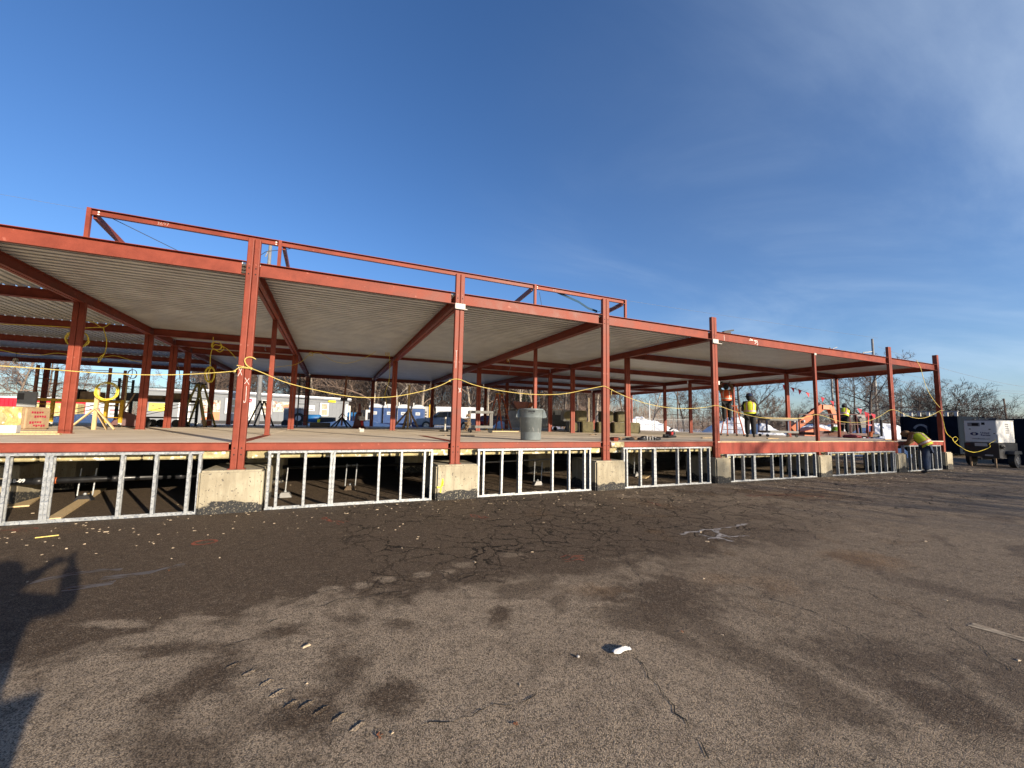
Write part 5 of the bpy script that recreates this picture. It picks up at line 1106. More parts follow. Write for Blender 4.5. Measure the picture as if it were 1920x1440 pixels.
# -- portable toilets
tl = thing('portable_toilet', 'blue portable toilet with white roof, leftmost of the four', 'portable toilet', (4.070, 33.619, -0.382)[:2] + (YG,), R(-20), 'row of blue portable toilets')
MB().box(-0.55, 0.55, -0.55, 0.55, 0.45, 1.92).build('cabin', 'toilet', tl); MB().box(-0.57, 0.57, -0.57, 0.57, 0.0, 0.45).build('base', 'toiletdark', tl)
b = MB(); b.prism([(-0.6, 1.92), (0.6, 1.92), (0.55, 2.12), (0.25, 2.30), (-0.25, 2.30), (-0.55, 2.12)], 'y', -0.6, 0.6); b.build('roof', 'white', tl, bevel=0.03)
f = MB().box(-0.38, 0.38, -0.58, -0.551, 0.47, 1.88).build('door', 'toilet', tl); MB().box(-0.22, 0.22, -0.587, -0.581, 1.25, 1.55).build('notice', 'white', f); MB().box(-0.12, 0.12, -0.590, -0.5875, 1.36, 1.43).build('print', 'signgrey', f); MB().cyl((-0.45, -0.5, 1.9), (-0.45, -0.5, 2.5), 0.05, 8).build('vent_pipe', 'white', tl)
for k in range(6): MB().box(-0.36 + k * 0.13, -0.33 + k * 0.13, -0.586, -0.581, 0.5, 1.15).build('rib', 'toilet', f)
for c, lab in (((5.402, 33.358, -0.361), 'blue portable toilet with white roof, behind a double red column'), ((6.705, 33.110, -0.341), 'blue portable toilet with white roof, directly behind the pale propped post'), ((8.096, 32.933, -0.321), 'blue portable toilet with white roof beside the grey pickup, rightmost')):
    o = copy_tree(tl); o.location = (c[0], c[1], YG); o['label'] = lab
# -- pickup truck
c = (9.958, 28.807, -0.215); t = thing('pickup_truck', 'grey pickup truck facing left behind the deck', 'pickup truck', (c[0], c[1], YG - 0.1), R(-24))
side = [(-2.75, 0.45), (-2.72, 1.0), (-1.3, 1.15), (-0.65, 1.72), (1.0, 1.74), (1.25, 1.12), (2.75, 1.12), (2.78, 0.5)]
MB().prism(side, 'y', -0.9, 0.9).build('body', 'truck', t, bevel=0.05, seg=2)
f = MB().prism([(-1.05, 1.16), (-0.55, 1.64), (0.15, 1.66), (0.15, 1.18)], 'y', -0.905, 0.905).build('side_window', 'carglass', t); MB().prism([(0.22, 1.18), (0.22, 1.66), (0.95, 1.66), (1.1, 1.2)], 'y', -0.905, 0.905).build('side_window', 'carglass', t)
MB().prism([(-1.36, 1.16), (-0.70, 1.70), (-0.66, 1.66), (-1.30, 1.13)], 'y', -0.78, 0.78).build('windscreen', 'carglass', t)
for x in (-1.75, 1.75):
    for s_ in (-1, 1):
        w = MB().cyl((x, s_ * 0.72, 0.40), (x, s_ * 0.93, 0.40), 0.40, 22).build('wheel', 'rubber', t); MB().cyl((x, s_ * 0.93, 0.40), (x, s_ * 0.94, 0.40), 0.24, 14).build('rim', 'chrome', w)
for s_ in (-1, 1): MB().box(-2.80, -2.62, s_ * 0.72 - 0.16, s_ * 0.72 + 0.16, 0.78, 0.95).build('headlight', 'lampglass', t); MB().box(-1.05, -0.85, s_ * 1.0 - 0.08, s_ * 1.0 + 0.08, 1.15, 1.33).build('mirror', 'black', t)
MB().box(-2.80, -2.73, -0.5, 0.5, 0.62, 0.98).build('grille', 'chrome', t); MB().box(-2.90, -2.70, -0.9, 0.9, 0.42, 0.60).build('bumper', 'chrome', t); MB().box(-0.2, -0.02, -0.93, -0.90, 1.05, 1.10).build('door_handle', 'chrome', t)
for x in (0.18, 1.2): MB().box(x, x + 0.015, -0.908, -0.902, 0.55, 1.14).build('door_gap', 'dark_hole', t)
# -- white trailer, white shed with orange hopper, parked car
c = (14.539, 39.978, -0.393); t = thing('cargo_trailer', 'low white trailer parked beyond the grey pickup', 'trailer', (c[0], c[1], YG), R(-24)); MB().box(-2.8, 2.8, -1, 1, 0.6, 2.35).build('box_body', 'white', t); MB().box(-2.85, 2.85, -1.05, 1.05, 2.35, 2.45).build('roof_snow', 'snow', t)
for x in (-0.4, 0.5): MB().cyl((x, -1.02, 0.36), (x, -0.82, 0.36), 0.36, 16).build('wheel', 'rubber', t)
c = (9.097, 33.590, -0.323); t = thing('striped_barrier', 'white upright barrier board with dark stripes beside the right toilet', 'barrier', (c[0], c[1], YG), R(-24)); MB().box(-0.3, 0.3, -0.03, 0.03, 0.3, 2.2).build('board', 'dirtywhite', t)
for k in range(3): MB().box(-0.45, -0.05, -0.045, -0.031, 1.0 + k * 0.28, 1.12 + k * 0.28).build('stripe', 'black', t)
MB().box(0.2, 0.3, -0.1, 0.0, 0.0, 2.4).build('post', 'yellow', t)
c = (15.019, 22.175, -0.153); t = thing('storage_shed', 'white panelled container behind the orange step ladder', 'container', (c[0], c[1], YG - 0.15), R(-24)); MB().box(-1.75, 1.75, 0, 2.2, 0.05, 1.85).build('box_body', 'dirtywhite', t)
for k in range(14): MB().box(-1.7 + k * 0.25, -1.66 + k * 0.25, -0.03, -0.002, 0.1, 1.8).build('rib', 'dirtywhite', t)
c = (14.305, 21.770, 1.506); t = thing('orange_hopper', 'orange sloping hopper standing on the white container', 'hopper', (c[0], c[1], 1.55), R(-24)); 
b = MB(); b.prism([(-0.75, 0.62), (0.72, 0.60), (0.35, 0.0), (-0.38, 0.0)], 'y', -0.05, 0.9); b.build('bin', 'orangeprint', t, bevel=0.02); MB().prism([(0.40, 0.03), (0.74, 0.60), (0.95, 0.50), (0.85, 0.2)], 'y', -0.2, 0.7).build('side_flap', 'lift', t); MB().prism([(-0.80, 0.60), (-0.42, 0.03), (-0.60, 0.05), (-0.95, 0.5)], 'y', -0.1, 0.8).build('side_flap', 'rust_brown', t)
c = (14.454, 29.013, -0.168); t = thing('parked_car', 'dark parked car with red tail lamp behind the orange step ladder', 'car', (c[0], c[1], YG - 0.05), R(30))
MB().prism([(-2.1, 0.35), (-2.1, 0.85), (-1.2, 0.95), (-0.6, 1.4), (0.9, 1.42), (1.6, 0.98), (2.1, 0.9), (2.1, 0.35)], 'y', -0.85, 0.85).build('body', 'darkred', t, bevel=0.05, seg=2); MB().prism([(-1.05, 0.97), (-0.55, 1.34), (0.85, 1.36), (1.4, 1.0)], 'y', -0.856, 0.856).build('side_window', 'carglass', t)
for x in (-1.3, 1.3):
    for s_ in (-1, 1): MB().cyl((x, s_ * 0.68, 0.33), (x, s_ * 0.87, 0.33), 0.33, 18).build('wheel', 'rubber', t)
for s_ in (-1, 1): MB().box(-2.14, -2.05, s_ * 0.62 - 0.15, s_ * 0.62 + 0.15, 0.62, 0.8).build('tail_lamp', 'redpaint', t)
snow_pile((13.749, 24.939, -0.232)[:2] + (YG - 0.1,), 1.0, 0.8, 0.95, 14, 'small white snow heap seen between the legs of the orange ladder')
# -- blue compressor, chairs, spools
c = (-1.470, 31.660, -0.264); t = thing('air_compressor', 'bright blue compressor with rounded tank and yellow plate before the trailer', 'compressor', (c[0], c[1], YG - 0.05), R(-20))
MB().cyl((-0.65, 0, 0.8), (0.65, 0, 0.8), 0.34, 18).build('tank', 'blue', t, smooth=True); MB().box(0.66, 1.9, -0.3, 0.3, 0.45, 0.85).build('engine_box', 'darkmetal', t); MB().box(0.62, 0.82, -0.5, -0.45, 0.35, 0.75).build('plate', 'muster', t)
for x in (-0.4, 1.2): MB().cyl((x, -0.45, 0.28), (x, -0.3, 0.28), 0.28, 14).build('wheel', 'rubber', t)
MB().box(0.7, 1.9, -0.28, 0.28, 0.851, 0.93).build('lid', 'darkmetal', t)
c = (1.803, 30.208, -0.197); t = thing('stacked_chairs', 'light blue plastic chair stack beside the office trailer', 'chairs', (c[0], c[1], YG), R(-20))
for k in range(4): MB().box(-0.55 + k * 0.3, -0.38 + k * 0.3, 0.1, 0.16, 0.45, 1.35).build('backrest_slat', 'blue', t)
MB().box(-0.6, 0.6, -0.45, 0.1, 0.42, 0.5).build('seat', 'blue', t)
for x in (-0.55, 0.5):
    for y in (-0.4, 0.08): MB().box(x, x + 0.07, y, y + 0.07, 0, 0.42).build('leg', 'blue', t)
c = (-2.650, 28.884, -0.232); t = thing('loader_machine', 'black and grey small machine with a round spool behind the rear columns', 'machine', (c[0], c[1], YG), R(-20)); MB().box(-0.7, 0.7, -0.5, 0.5, 0.3, 1.6).build('body', 'grey', t, bevel=0.05); MB().cyl((0.5, -0.56, 0.75), (0.5, -0.40, 0.75), 0.42, 20).build('spool', 'rubber', t); MB().cyl((0.5, -0.575, 0.75), (0.5, -0.56, 0.75), 0.22, 16).build('spool_hub', 'white', t)
for s_ in (-1, 1): MB().cyl((s_ * 0.5, -0.55, 0.3), (s_ * 0.5, -0.35, 0.3), 0.3, 14).build('wheel', 'rubber', t)
c = (2.957, 31.912, -0.359); t = thing('cable_spool', 'dark spool trailer with a white door left of the blue toilets', 'spool', (c[0], c[1], YG), R(-20)); MB().cyl((-0.2, -0.3, 0.85), (-0.2, 0.3, 0.85), 0.8, 20).build('drum', 'black', t); MB().box(0.1, 0.75, -0.36, -0.31, 0.6, 1.65).build('door', 'white', t); MB().box(0.3, 0.6, -0.365, -0.36, 0.75, 1.4).build('frame', 'black', t)
# -- bins on the deck, right of the trash can
t = thing('tilt_bin', 'grey box bin on wheels right of the trash can', 'bin', (12.931, 13.201, -0.022)[:2] + (0.0,), R(-25)); MB().prism([(-0.5, 0.25), (0.5, 0.25), (0.56, 0.95), (-0.56, 0.95)], 'y', -0.35, 0.35).build('tub', 'cartgrey', t, bevel=0.03)
for x in (-0.35, 0.35): MB().cyl((x, -0.25, 0.12), (x, -0.18, 0.12), 0.12, 12).build('wheel', 'rubber', t)
t = thing('display_board', 'white panel with a bottle shape before it, behind the grey bin', 'board', (13.730, 15.031, 0.112)[:2] + (0.0,), R(-25)); MB().box(-0.40, 0.12, 0, 0.05, 0.6, 1.3).box(0.15, 0.32, 0, 0.05, 0.6, 1.3).build('board', 'white', t); MB().cyl((-0.2, -0.1, 0.9), (-0.2, -0.1, 1.15), 0.06, 8).cyl((-0.2, -0.1, 1.15), (-0.2, -0.1, 1.27), 0.025, 8).build('bottle', 'black', t); MB().box(-0.38, -0.33, 0.02, 0.06, 0, 0.6).box(0.25, 0.3, 0.02, 0.06, 0, 0.6).build('leg', 'oldwood', t)
plain('gas_cylinder', MB().lathe([(0.001, 0), (0.1, 0.0), (0.1, 0.62), (0.05, 0.74), (0.03, 0.78), (0.03, 0.86), (0.001, 0.87)], n=14), 'darkred', 'dark red gas cylinder between the grey bin and the half-lit column', 'gas cylinder', (13.412, 12.992, -0.045)[:2] + (0.0,))
t = thing('trash_bin', 'black wheeled bin with a red bag on its lid near the bales', 'bin', (13.449, 11.874, -0.013)[:2] + (0.0,), R(-20)); MB().prism([(-0.25, 0.1), (0.25, 0.1), (0.32, 0.95), (-0.32, 0.95)], 'y', -0.3, 0.3).build('tub', 'black', t, bevel=0.03); MB().sphere((0, 0, 0.98), 0.22, 10, 0.5).build('red_bag', 'redpaint', t)
# -- poles
def pole(c, h, r, label, m='pole', arms=(), z0=None, lean=0.0, top=None):
    t = thing('light_pole' if arms else 'pole', label, 'pole', (c[0], c[1], GZ if z0 is None else z0))
    MB().cyl((0, 0, 0), (lean, 0, h), r, 12, r * 0.7).build('shaft', m, t, smooth=True)
    for a in arms: MB().tube(a, 0.05, 6).build('arm', m, t)
    return t
pole((-6.275, 35.914, 0.343), 17.7, 0.21, 'pale steel mast rising above the roof rail right of the tallest column', arms=[[(0, 0, 17.2), (-0.35, 0, 16.2)], [(0, 0, 16.4), (-0.25, 0.1, 14.8), (-0.3, 0, 14.0)], [(0, 0, 15.2), (0.35, 0, 14.2)]], z0=YG)
pole((61.425, 19.164, 0.768), 12.9, 0.17, 'grey pole with one short side arm, seen above the roof at right', arms=[[(0, 0, 11.3), (-0.6, 0.25, 11.2), (-1.15, 0.5, 11.15), (-1.2, 0.5, 11.0)]])
pole((63.302, 24.930, 0.694), 12.9, 0.15, 'slim double-arm street light peeking over the roof at right', arms=[[(0, 0, 12.3), (-0.5, 0.2, 12.75), (-0.95, 0.4, 12.85)], [(0, 0, 12.3), (0.5, -0.2, 12.8), (0.95, -0.4, 13.0)]])
t = pole((124.575, 26.351, 1.468), 8.3, 0.19, 'brown wooden utility pole at far right with crossarm', 'polewood', [[(-1.3, 0.5, 6.2), (0, 0, 6.3), (1.3, -0.5, 6.2)]], lean=-0.5)
pole((32.924, 27.343, 0.856), 4.4, 0.09, 'thin white pole before the snow pile and mesh fence', 'white')
pole((27.809, 31.808, 0.740), 4.7, 0.06, 'thin pale yellow pole behind the olive bales', 'wood')
pole((40.516, 30.567, 0.978), 7.5, 0.10, 'thin dark pole between the trees behind the snow pile', 'polewood')
# -- mesh fence before the snow
for i, (a, c_, lab) in enumerate((((25.479, 20.868, -0.307), (27.269, 20.845, -0.294), 'mesh fence panel left of the thin white pole'), ((27.522, 20.843, -0.293), (29.798, 20.825, -0.277), 'mesh fence panel right of the thin white pole'), ((29.968, 20.859, -0.277), (32.311, 20.921, -0.263), 'mesh fence panel between the two dark rear columns'))):
    d = Vector(c_) - Vector(a); L = math.hypot(d.x, d.y); t = thing('fence_panel', lab, 'fence', (a[0], a[1], GZ), math.atan2(d.y, d.x), 'mesh fence panels before the snow')
    for p, q in (((0, 0, 0.1), (0, 0, 2.2)), ((L, 0, 0.1), (L, 0, 2.2)), ((0, 0, 2.2), (L, 0, 2.2)), ((0, 0, 0.2), (L, 0, 0.2))): MB().cyl(p, q, 0.03, 6).build('frame_tube', 'pole', t)
    b = MB(); k = 0.15
    while k < L: b.bar((k, 0, 0.2), (k, 0, 2.2), 0.006, 0.006); k += 0.15
    z = 0.35
    while z < 2.2: b.bar((0, 0.006, z), (L, 0.006, z), 0.006, 0.006); z += 0.15
    b.build('wire_mesh', 'wire', t)
c = (46.369, 25.875, 0.132); t = thing('bus_shelter', 'small kiosk with blue panels beyond the snow, right of the ladder', 'kiosk', (c[0], c[1], GZ), R(-30)); MB().box(-1.3, 1.3, -0.8, 0.8, 2.3, 2.5).build('roof', 'oldwood', t); MB().box(-0.6, 0.6, 0, 0.1, 0.7, 2.2).build('panel', 'toilet', t)
for x in (-1.1, 1.1): MB().box(x - 0.06, x + 0.06, -0.5, -0.4, 0, 2.3).build('post', 'oldwood', t)

# ================================================================== MACHINES AT THE RIGHT
t = thing('boom_lift', 'orange telescopic boom lift with bent arm behind the deck at right', 'boom lift', (29.0, 9.5, GZ))
o0 = Vector((29.0, 9.5, GZ))
A = [Vector(q) - o0 for q in [(30.019, 10.019, 0.289), (31.904, 9.011, 1.992), (32.141, 8.895, 2.110), (32.426, 8.783, 1.965), (32.871, 8.703, 0.839)]]
def liftbar(p, q, w, h, nm, m='lift', up=(0, 0, 1)): return MB().bar(p, q, w, h, up).build(nm, m, t, bevel=0.02)
liftbar(A[0], A[1], 0.32, 0.46, 'main_boom'); liftbar(A[1] + Vector((-0.1, 0, -0.05)), A[3] + Vector((0.05, 0, -0.05)), 0.34, 0.34, 'boom_knuckle'); liftbar(A[3], A[4], 0.28, 0.42, 'jib')
B2 = [Vector(q) - o0 for q in [(30.821, 10.331, 0.212), (32.072, 9.733, 0.662), (32.288, 9.709, -0.028), (31.155, 10.211, -0.051)]]
MB().prism([(0, 0), (2.4, 0), (2.5, 0.55), (1.2, 1.0), (0.1, 0.7)], 'y', -0.7, 0.7).xf(Matrix.Translation(Vector((30.932, 10.244, -0.475)) - o0) @ Matrix.Rotation(R(-24), 4, 'Z')).build('turret', 'lift', t, bevel=0.03)
MB().box(-1.0, 1.2, -1.0, 1.0, 0, 0.7).xf(Matrix.Translation(Vector((31.548, 10.066, -1.386)) - o0) @ Matrix.Rotation(R(-24), 4, 'Z')).build('chassis', 'darkmetal', t)
for k in range(5): MB().box(0, 0.10, 0, 0.12, 0, 0.10).xf(Matrix.Translation(A[0].lerp(A[1], 0.45 + k * 0.12) + Vector((0, 0, 0.25)))).build('hose_clip', 'darkmetal', t)
for p in ((29.951, 9.767, 0.894), (30.571, 9.492, 0.906)): MB().sphere(Vector(p) - o0, 0.1, 8).build('work_lamp', 'lampglass', t)
for dx, dy in ((-0.9, -1.1), (1.0, -1.1), (-0.9, 1.0), (1.0, 1.0)):
    c = Vector((31.522, 10.029, -0.925)) - o0 + Vector((dx, dy, 0)); MB().cyl(c - Vector((0, 0.16, 0)), c + Vector((0, 0.16, 0)), 0.42, 18).build('wheel', 'rubber', t)
# scissor lift basket with rails
t = thing('lift_basket', 'dark red lift platform with guard rails just beyond the deck end', 'lift platform', (24.9, 4.4, 0.0)); o0 = Vector((24.9, 4.4, 0))
ax = Vector((0.914, -0.405, 0)); ay = Vector((0.405, 0.914, 0))
base = Vector((25.550, 5.976, 0.067)) - o0; W_, D_ = 3.1, 1.2
fl = [base, base + ax * W_, base + ax * W_ + ay * D_, base + ay * D_]
MB().bar(fl[0] + Vector((0, 0, 0.05)) + ay * D_ / 2, fl[1] + Vector((0, 0, 0.05)) + ay * D_ / 2, D_, 0.16).build('platform', 'darkred', t)
MB().bar(fl[0] + ax * 0.1 - ay * 0.02 + Vector((0, 0, 0.06)), fl[0] + ax * 2.0 - ay * 0.02 + Vector((0, 0, 0.06)), 0.03, 0.34).build('toe_board', 'darkred', t); MB().bar(fl[0] + ax * 0.8 - ay * 0.04 + Vector((0, 0, 0.08)), fl[0] + ax * 1.7 - ay * 0.04 + Vector((0, 0, 0.08)), 0.02, 0.2).build('label_plate', 'rust_brown', t)
for f in (0.0, 0.33, 0.66, 1.0):
    for e in (0, 1): p = fl[0] + ax * W_ * f + ay * D_ * e; MB().bar(p, p + Vector((0, 0, 1.2)), 0.05, 0.05).build('rail_post', 'darkred', t)
for e in (0, 1):
    for z in (0.65, 1.2): MB().bar(fl[0] + ay * D_ * e + Vector((0, 0, z)), fl[1] + ay * D_ * e + Vector((0, 0, z)), 0.045, 0.045).build('guard_rail', 'darkred', t)
# red rack with hoses further right
t = thing('hose_rack', 'red and black rack of posts hung with hoses left of the last double column', 'rack', (27.3, 3.4, 0.0)); o0 = Vector((27.3, 3.4, 0))
for i, (a, c_, mt) in enumerate((((29.646, 5.835, -0.134), (29.413, 5.784, 1.361), 'darkred'), ((30.154, 5.610, -0.124), (30.101, 5.479, 1.375), 'redpaint'), ((30.423, 5.491, -0.118), (30.344, 5.378, 1.315), 'darkred'), ((31.730, 6.007, -0.071), (31.587, 5.920, 1.384), 'black'), ((32.193, 5.795, 0.006), (32.103, 5.726, 1.056), 'black'), ((30.452, 6.029, -0.142), (30.271, 6.000, 0.919), 'black'))): MB().bar(Vector(a) - o0, Vector(c_) - o0, 0.10, 0.10).build('post', mt, t)
MB().bar(Vector((28.996, 5.972, 1.320)) - o0, Vector((30.433, 5.338, 1.317)) - o0, 0.06, 0.06).build('top_rail', 'darkred', t); MB().bar(Vector((29.954, 6.000, 1.211)) - o0, Vector((30.440, 5.784, 1.221)) - o0, 0.04, 0.18).build('plate', 'signgrey', t)
MB().bar(Vector((30.124, 6.075, 0.816)) - o0, Vector((30.582, 5.872, 0.826)) - o0, 0.2, 0.6).build('drape', 'black', t); MB().bar(Vector((29.838, 5.446, 0.688)) - o0, Vector((30.105, 5.328, 0.693)) - o0, 0.05, 0.08).build('cross_bar', 'redpaint', t)
for a, c_ in (((29.360, 5.708, 1.261), (29.589, 5.643, 0.909)), ((29.600, 5.605, 1.234), (29.799, 5.553, 0.880)), ((29.839, 5.499, 1.238), (29.983, 5.482, 0.787))): MB().tube([Vector(a) - o0, Vector(c_) - o0], 0.015, 5).build('hose', 'pole', t)
plain('tire_mat', MB().box(-0.9, 0.9, -0.3, 0.3, 0, 0.22), 'black', 'low black pallet at the end of the deck under the hose rack', 'pallet', (29.194, 5.474, -0.024)[:2] + (-0.05,), R(-24), bevel=0.03)
plain('orange_bucket', MB().lathe([(0.001, 0), (0.13, 0), (0.16, 0.26), (0.24, 0.27), (0.24, 0.30), (0.001, 0.30)], n=14), 'lift', 'small orange bucket upside down right of the red tarp', 'bucket', (29.091, 4.978, -0.098)[:2] + (0.0,))
# pennants
b0_ = thing('pennant_string', 'string of red triangular pennants sloping down to the red lift', 'pennants', (22.0, 5.5, 1.8)); o0 = Vector((22, 5.5, 1.8))
P = [Vector(q) - o0 for q in [(21.292, 5.374, 2.833), (21.790, 5.170, 2.675), (22.184, 5.010, 2.542), (22.550, 4.859, 2.438), (22.918, 4.711, 2.305), (23.678, 4.400, 2.068), (24.126, 4.221, 1.881), (24.782, 3.954, 1.670), (25.460, 3.670, 1.516), (25.831, 3.526, 1.327), (26.144, 3.396, 1.250)]]
MB().tube(P, 0.008, 4).build('string', 'wire', b0_)
for i, p in enumerate(P[1:]):
    if i == 6: continue
    a = Vector((0.914, -0.405, -0.3)).normalized(); s_ = 0.105 + 0.03 * (i > 6); pt = p + Vector((0.02, 0.05 * (-1) ** i, -0.26 - 0.03 * (i > 6)))
    q0, q1 = p - a * s_, p + a * s_; nn = Vector((0.0, 0.004, 0)); MB().add([q0, q1, pt, q0 + nn, q1 + nn, pt + nn], [(0, 1, 2), (5, 4, 3), (0, 3, 4, 1), (1, 4, 5, 2), (2, 5, 3, 0)]).build('pennant', 'pennant', b0_)
# dumpster
t = thing('dumpster', 'large dark dumpster with pale top rail behind the bending worker', 'dumpster', (36.0, 4.95, GZ))
MB().box(0, 5.5, -1.42, 1.42, 0.2, 2.55).build('bin', 'navy', t, bevel=0.04)
MB().box(-0.06, 0.06, -1.45, 1.45, 2.82, 2.88).build('top_rail', 'pole', t)
for k in range(7): MB().box(-0.05, 0.05, -1.42 + k * 0.44, -1.28 + k * 0.44, 2.55, 2.82).build('rail_block', 'dirtywhite', t)
for k in range(3): MB().box(-0.08, 0.0, -1.42 + k * 1.38, -1.34 + k * 1.38, 0.2, 2.5).build('rib', 'navy', t)
b = MB(); n = 14
arc = [(0.38 + 0.42 * math.cos(R(a)), 1.62 + 0.42 * math.sin(R(a))) for a in range(20, 201, 15)] + [(0.38 + 0.30 * math.cos(R(a)), 1.56 + 0.36 * math.sin(R(a))) for a in range(200, 19, -15)]
b.prism(arc, 'x', -0.012, -0.003); b.build('moon_mark', 'greyprint', t)
text_mesh('CRESC', 0.30, 'greyprint', t, T(-0.004, 1.0, 1.32) @ FACE_X)
MB().cyl((0.0, -1.0, 0.2), (0.0, -0.8, 0.2), 0.2, 12).cyl((0, 0.8, 0.2), (0, 1.0, 0.2), 0.2, 12).build('roller', 'rubber', t)
plain('dark_container', MB().box(0, 4, -1.3, 1.3, 0.0, 2.3), 'navy', 'dark container cut off by the right photo edge', 'container', (31.577, -0.379, -1.370)[:2] + (GZ,), 0, bevel=0.03)
# generator on its trailer
t = thing('generator', 'white towable generator with blue round logo on a dark trailer frame', 'generator', (27.6, 0.0, GZ))
MB().box(0, 1.85, -0.52, 0.52, 1.12, 2.13).build('housing', 'white', t, bevel=0.015)
MB().box(-0.006, 1.856, -0.53, 0.53, 2.13, 2.17).build('roof_lip', 'grey', t)
f = MB().box(-0.012, -0.002, -0.50, 0.50, 1.15, 1.68).build('lower_door', 'white', t); f2 = MB().box(-0.012, -0.002, -0.50, 0.50, 1.695, 2.10).build('upper_door', 'white', t)
MB().box(-0.018, -0.012, 0.0, 0.40, 1.86, 2.03).build('display', 'signgrey', f2); MB().box(-0.02, -0.0185, 0.05, 0.26, 1.88, 2.01).build('screen', 'dark_hole', f2); MB().box(-0.018, -0.012, -0.16, -0.05, 1.93, 2.04).build('socket', 'dark_hole', f2)
for y in (0.33, -0.30): MB().box(-0.022, -0.012, y - 0.03, y + 0.03, 1.71, 1.75).build('latch', 'black', f2)
MB().box(-0.022, -0.012, -0.46, -0.41, 1.52, 1.56).build('latch', 'black', f)
b = MB(); ring = [(0.20 + 0.135 * math.cos(R(a)), 1.51 + 0.075 * math.sin(R(a))) for a in range(0, 360, 18)]; b.prism(ring, 'x', -0.016, -0.0125); b.build('logo', 'logoblue', f)
b = MB(); ring = [(0.20 + 0.05 * math.cos(R(a)), 1.51 + 0.055 * math.sin(R(a))) for a in range(0, 360, 24)]; b.prism(ring, 'x', -0.019, -0.0165); b.build('logo_centre', 'dirtywhite', f)
text_mesh('United', 0.105, 'logoblue', f, T(-0.014, -0.14, 1.56) @ FACE_X, 'lettering', 0.003); text_mesh('Rentals', 0.105, 'logoblue', f, T(-0.014, -0.16, 1.46) @ FACE_X, 'lettering', 0.003)
text_mesh('UnitedRentals.com', 0.075, 'signgrey', f, T(-0.014, 0.0, 1.29) @ FACE_X, 'lettering', 0.002)
for k in range(5): MB().box(0.9, 1.25, -0.527, -0.521, 1.55 + k * 0.1, 1.60 + k * 0.1).build('louvre', 'grey', t)
MB().box(-0.01, 1.2, -0.535, -0.522, 1.14, 1.5).build('side_door', 'white', t)
MB().tube([(0.3, -0.1, 2.17), (0.3, -0.1, 2.27), (0.3, 0.1, 2.27), (0.3, 0.1, 2.17)], 0.03, 6).build('lifting_eye', 'black', t); MB().cyl((0.4, 0.3, 2.17), (0.4, 0.3, 2.21), 0.06, 10).build('exhaust_cap', 'black', t)
MB().box(-0.05, 1.95, -0.55, 0.55, 0.45, 1.10).build('fuel_tank', 'black', t); MB().box(-0.06, -0.051, -0.2, 0.2, 0.95, 1.09).build('plate', 'dirtywhite', t); MB().box(-0.06, -0.052, 0.35, 0.5, 0.98, 1.08).build('tail_lamp', 'darkred', t)
MB().box(-0.058, -0.051, -0.35, -0.1, 0.52, 0.58).build('license_plate', 'dirtywhite', t)
for x in (1.0,):
    for s_ in (-1, 1):
        w = MB().cyl((x, s_ * 0.58, 0.34), (x, s_ * 0.78, 0.34), 0.34, 20).build('wheel', 'rubber', t); MB().cyl((x, s_ * 0.78, 0.34), (x, s_ * 0.79, 0.34), 0.19, 14).build('rim', 'chrome', w)
        MB().prism([(x - 0.45, 0.62), (x + 0.45, 0.62), (x + 0.35, 0.76), (x - 0.35, 0.76)], 'y', s_ * 0.68 - 0.14, s_ * 0.68 + 0.14).build('mudguard', 'black', t)
MB().box(-0.3, 2.4, -0.06, 0.06, 0.34, 0.44).build('draw_bar', 'darkmetal', t)
for y in (-0.42, 0.36): MB().box(-0.02, 0.05, y, y + 0.06, 0, 0.45).build('stand_leg', 'oldwood', t)
b = MB(); rr = random.Random(2)
for k in range(7): b.tube([(0.1 + rr.uniform(-0.1, 0.2), -0.60 + rr.uniform(-0.08, 0.02), 0.95 + rr.uniform(-0.1, 0.1)) for _ in range(5)], 0.018, 5)
b.build('plug_cables', 'black', t)

# ================================================================== PEOPLE
def skin_mesh(name, V, E, Rr, m, parent=None, sub=1):
    """V: {joint: xyz}, E: edges, Rr: {joint: radius or (rx, ry)} grown with a skin modifier into one continuous surface"""
    keys = list(V); me = bpy.data.meshes.new(name); me.from_pydata([V[k] for k in keys], [(keys.index(a), keys.index(b)) for a, b in E], [])
    o = bpy.data.objects.new(name, me); COL.objects.link(o)
    sk = o.modifiers.new('skin', 'SKIN'); sk.use_smooth_shade = True
    for i, k in enumerate(keys):
        r = Rr[k]; me.skin_vertices[0].data[i].radius = r if isinstance(r, tuple) else (r, r)
        me.skin_vertices[0].data[i].use_root = (i == 0)
    sb_ = o.modifiers.new('sub', 'SUBSURF'); sb_.levels = sub; sb_.render_levels = sub
    bpy.context.view_layer.update()
    nm = bpy.data.meshes.new_from_object(o.evaluated_get(bpy.context.evaluated_depsgraph_get()))
    bpy.data.objects.remove(o); nm.materials.clear(); nm.materials.append(M[m])
    for p in nm.polygons: p.use_smooth = True
    r = bpy.data.objects.new(name, nm); COL.objects.link(r)
    if parent: r.parent = parent
    return r
LEGS = [('pelvis', 'hipL'), ('pelvis', 'hipR'), ('hipL', 'kneeL'), ('hipR', 'kneeR'), ('kneeL', 'ankL'), ('kneeR', 'ankR')]
FEET = [('ankL', 'toeL'), ('ankR', 'toeR')]
TORSO = [('pelvis', 'waist'), ('waist', 'chest'), ('chest', 'neck')]
ARMS = [('chest', 'shL'), ('chest', 'shR'), ('shL', 'elL'), ('shR', 'elR'), ('elL', 'wrL'), ('elR', 'wrR')]
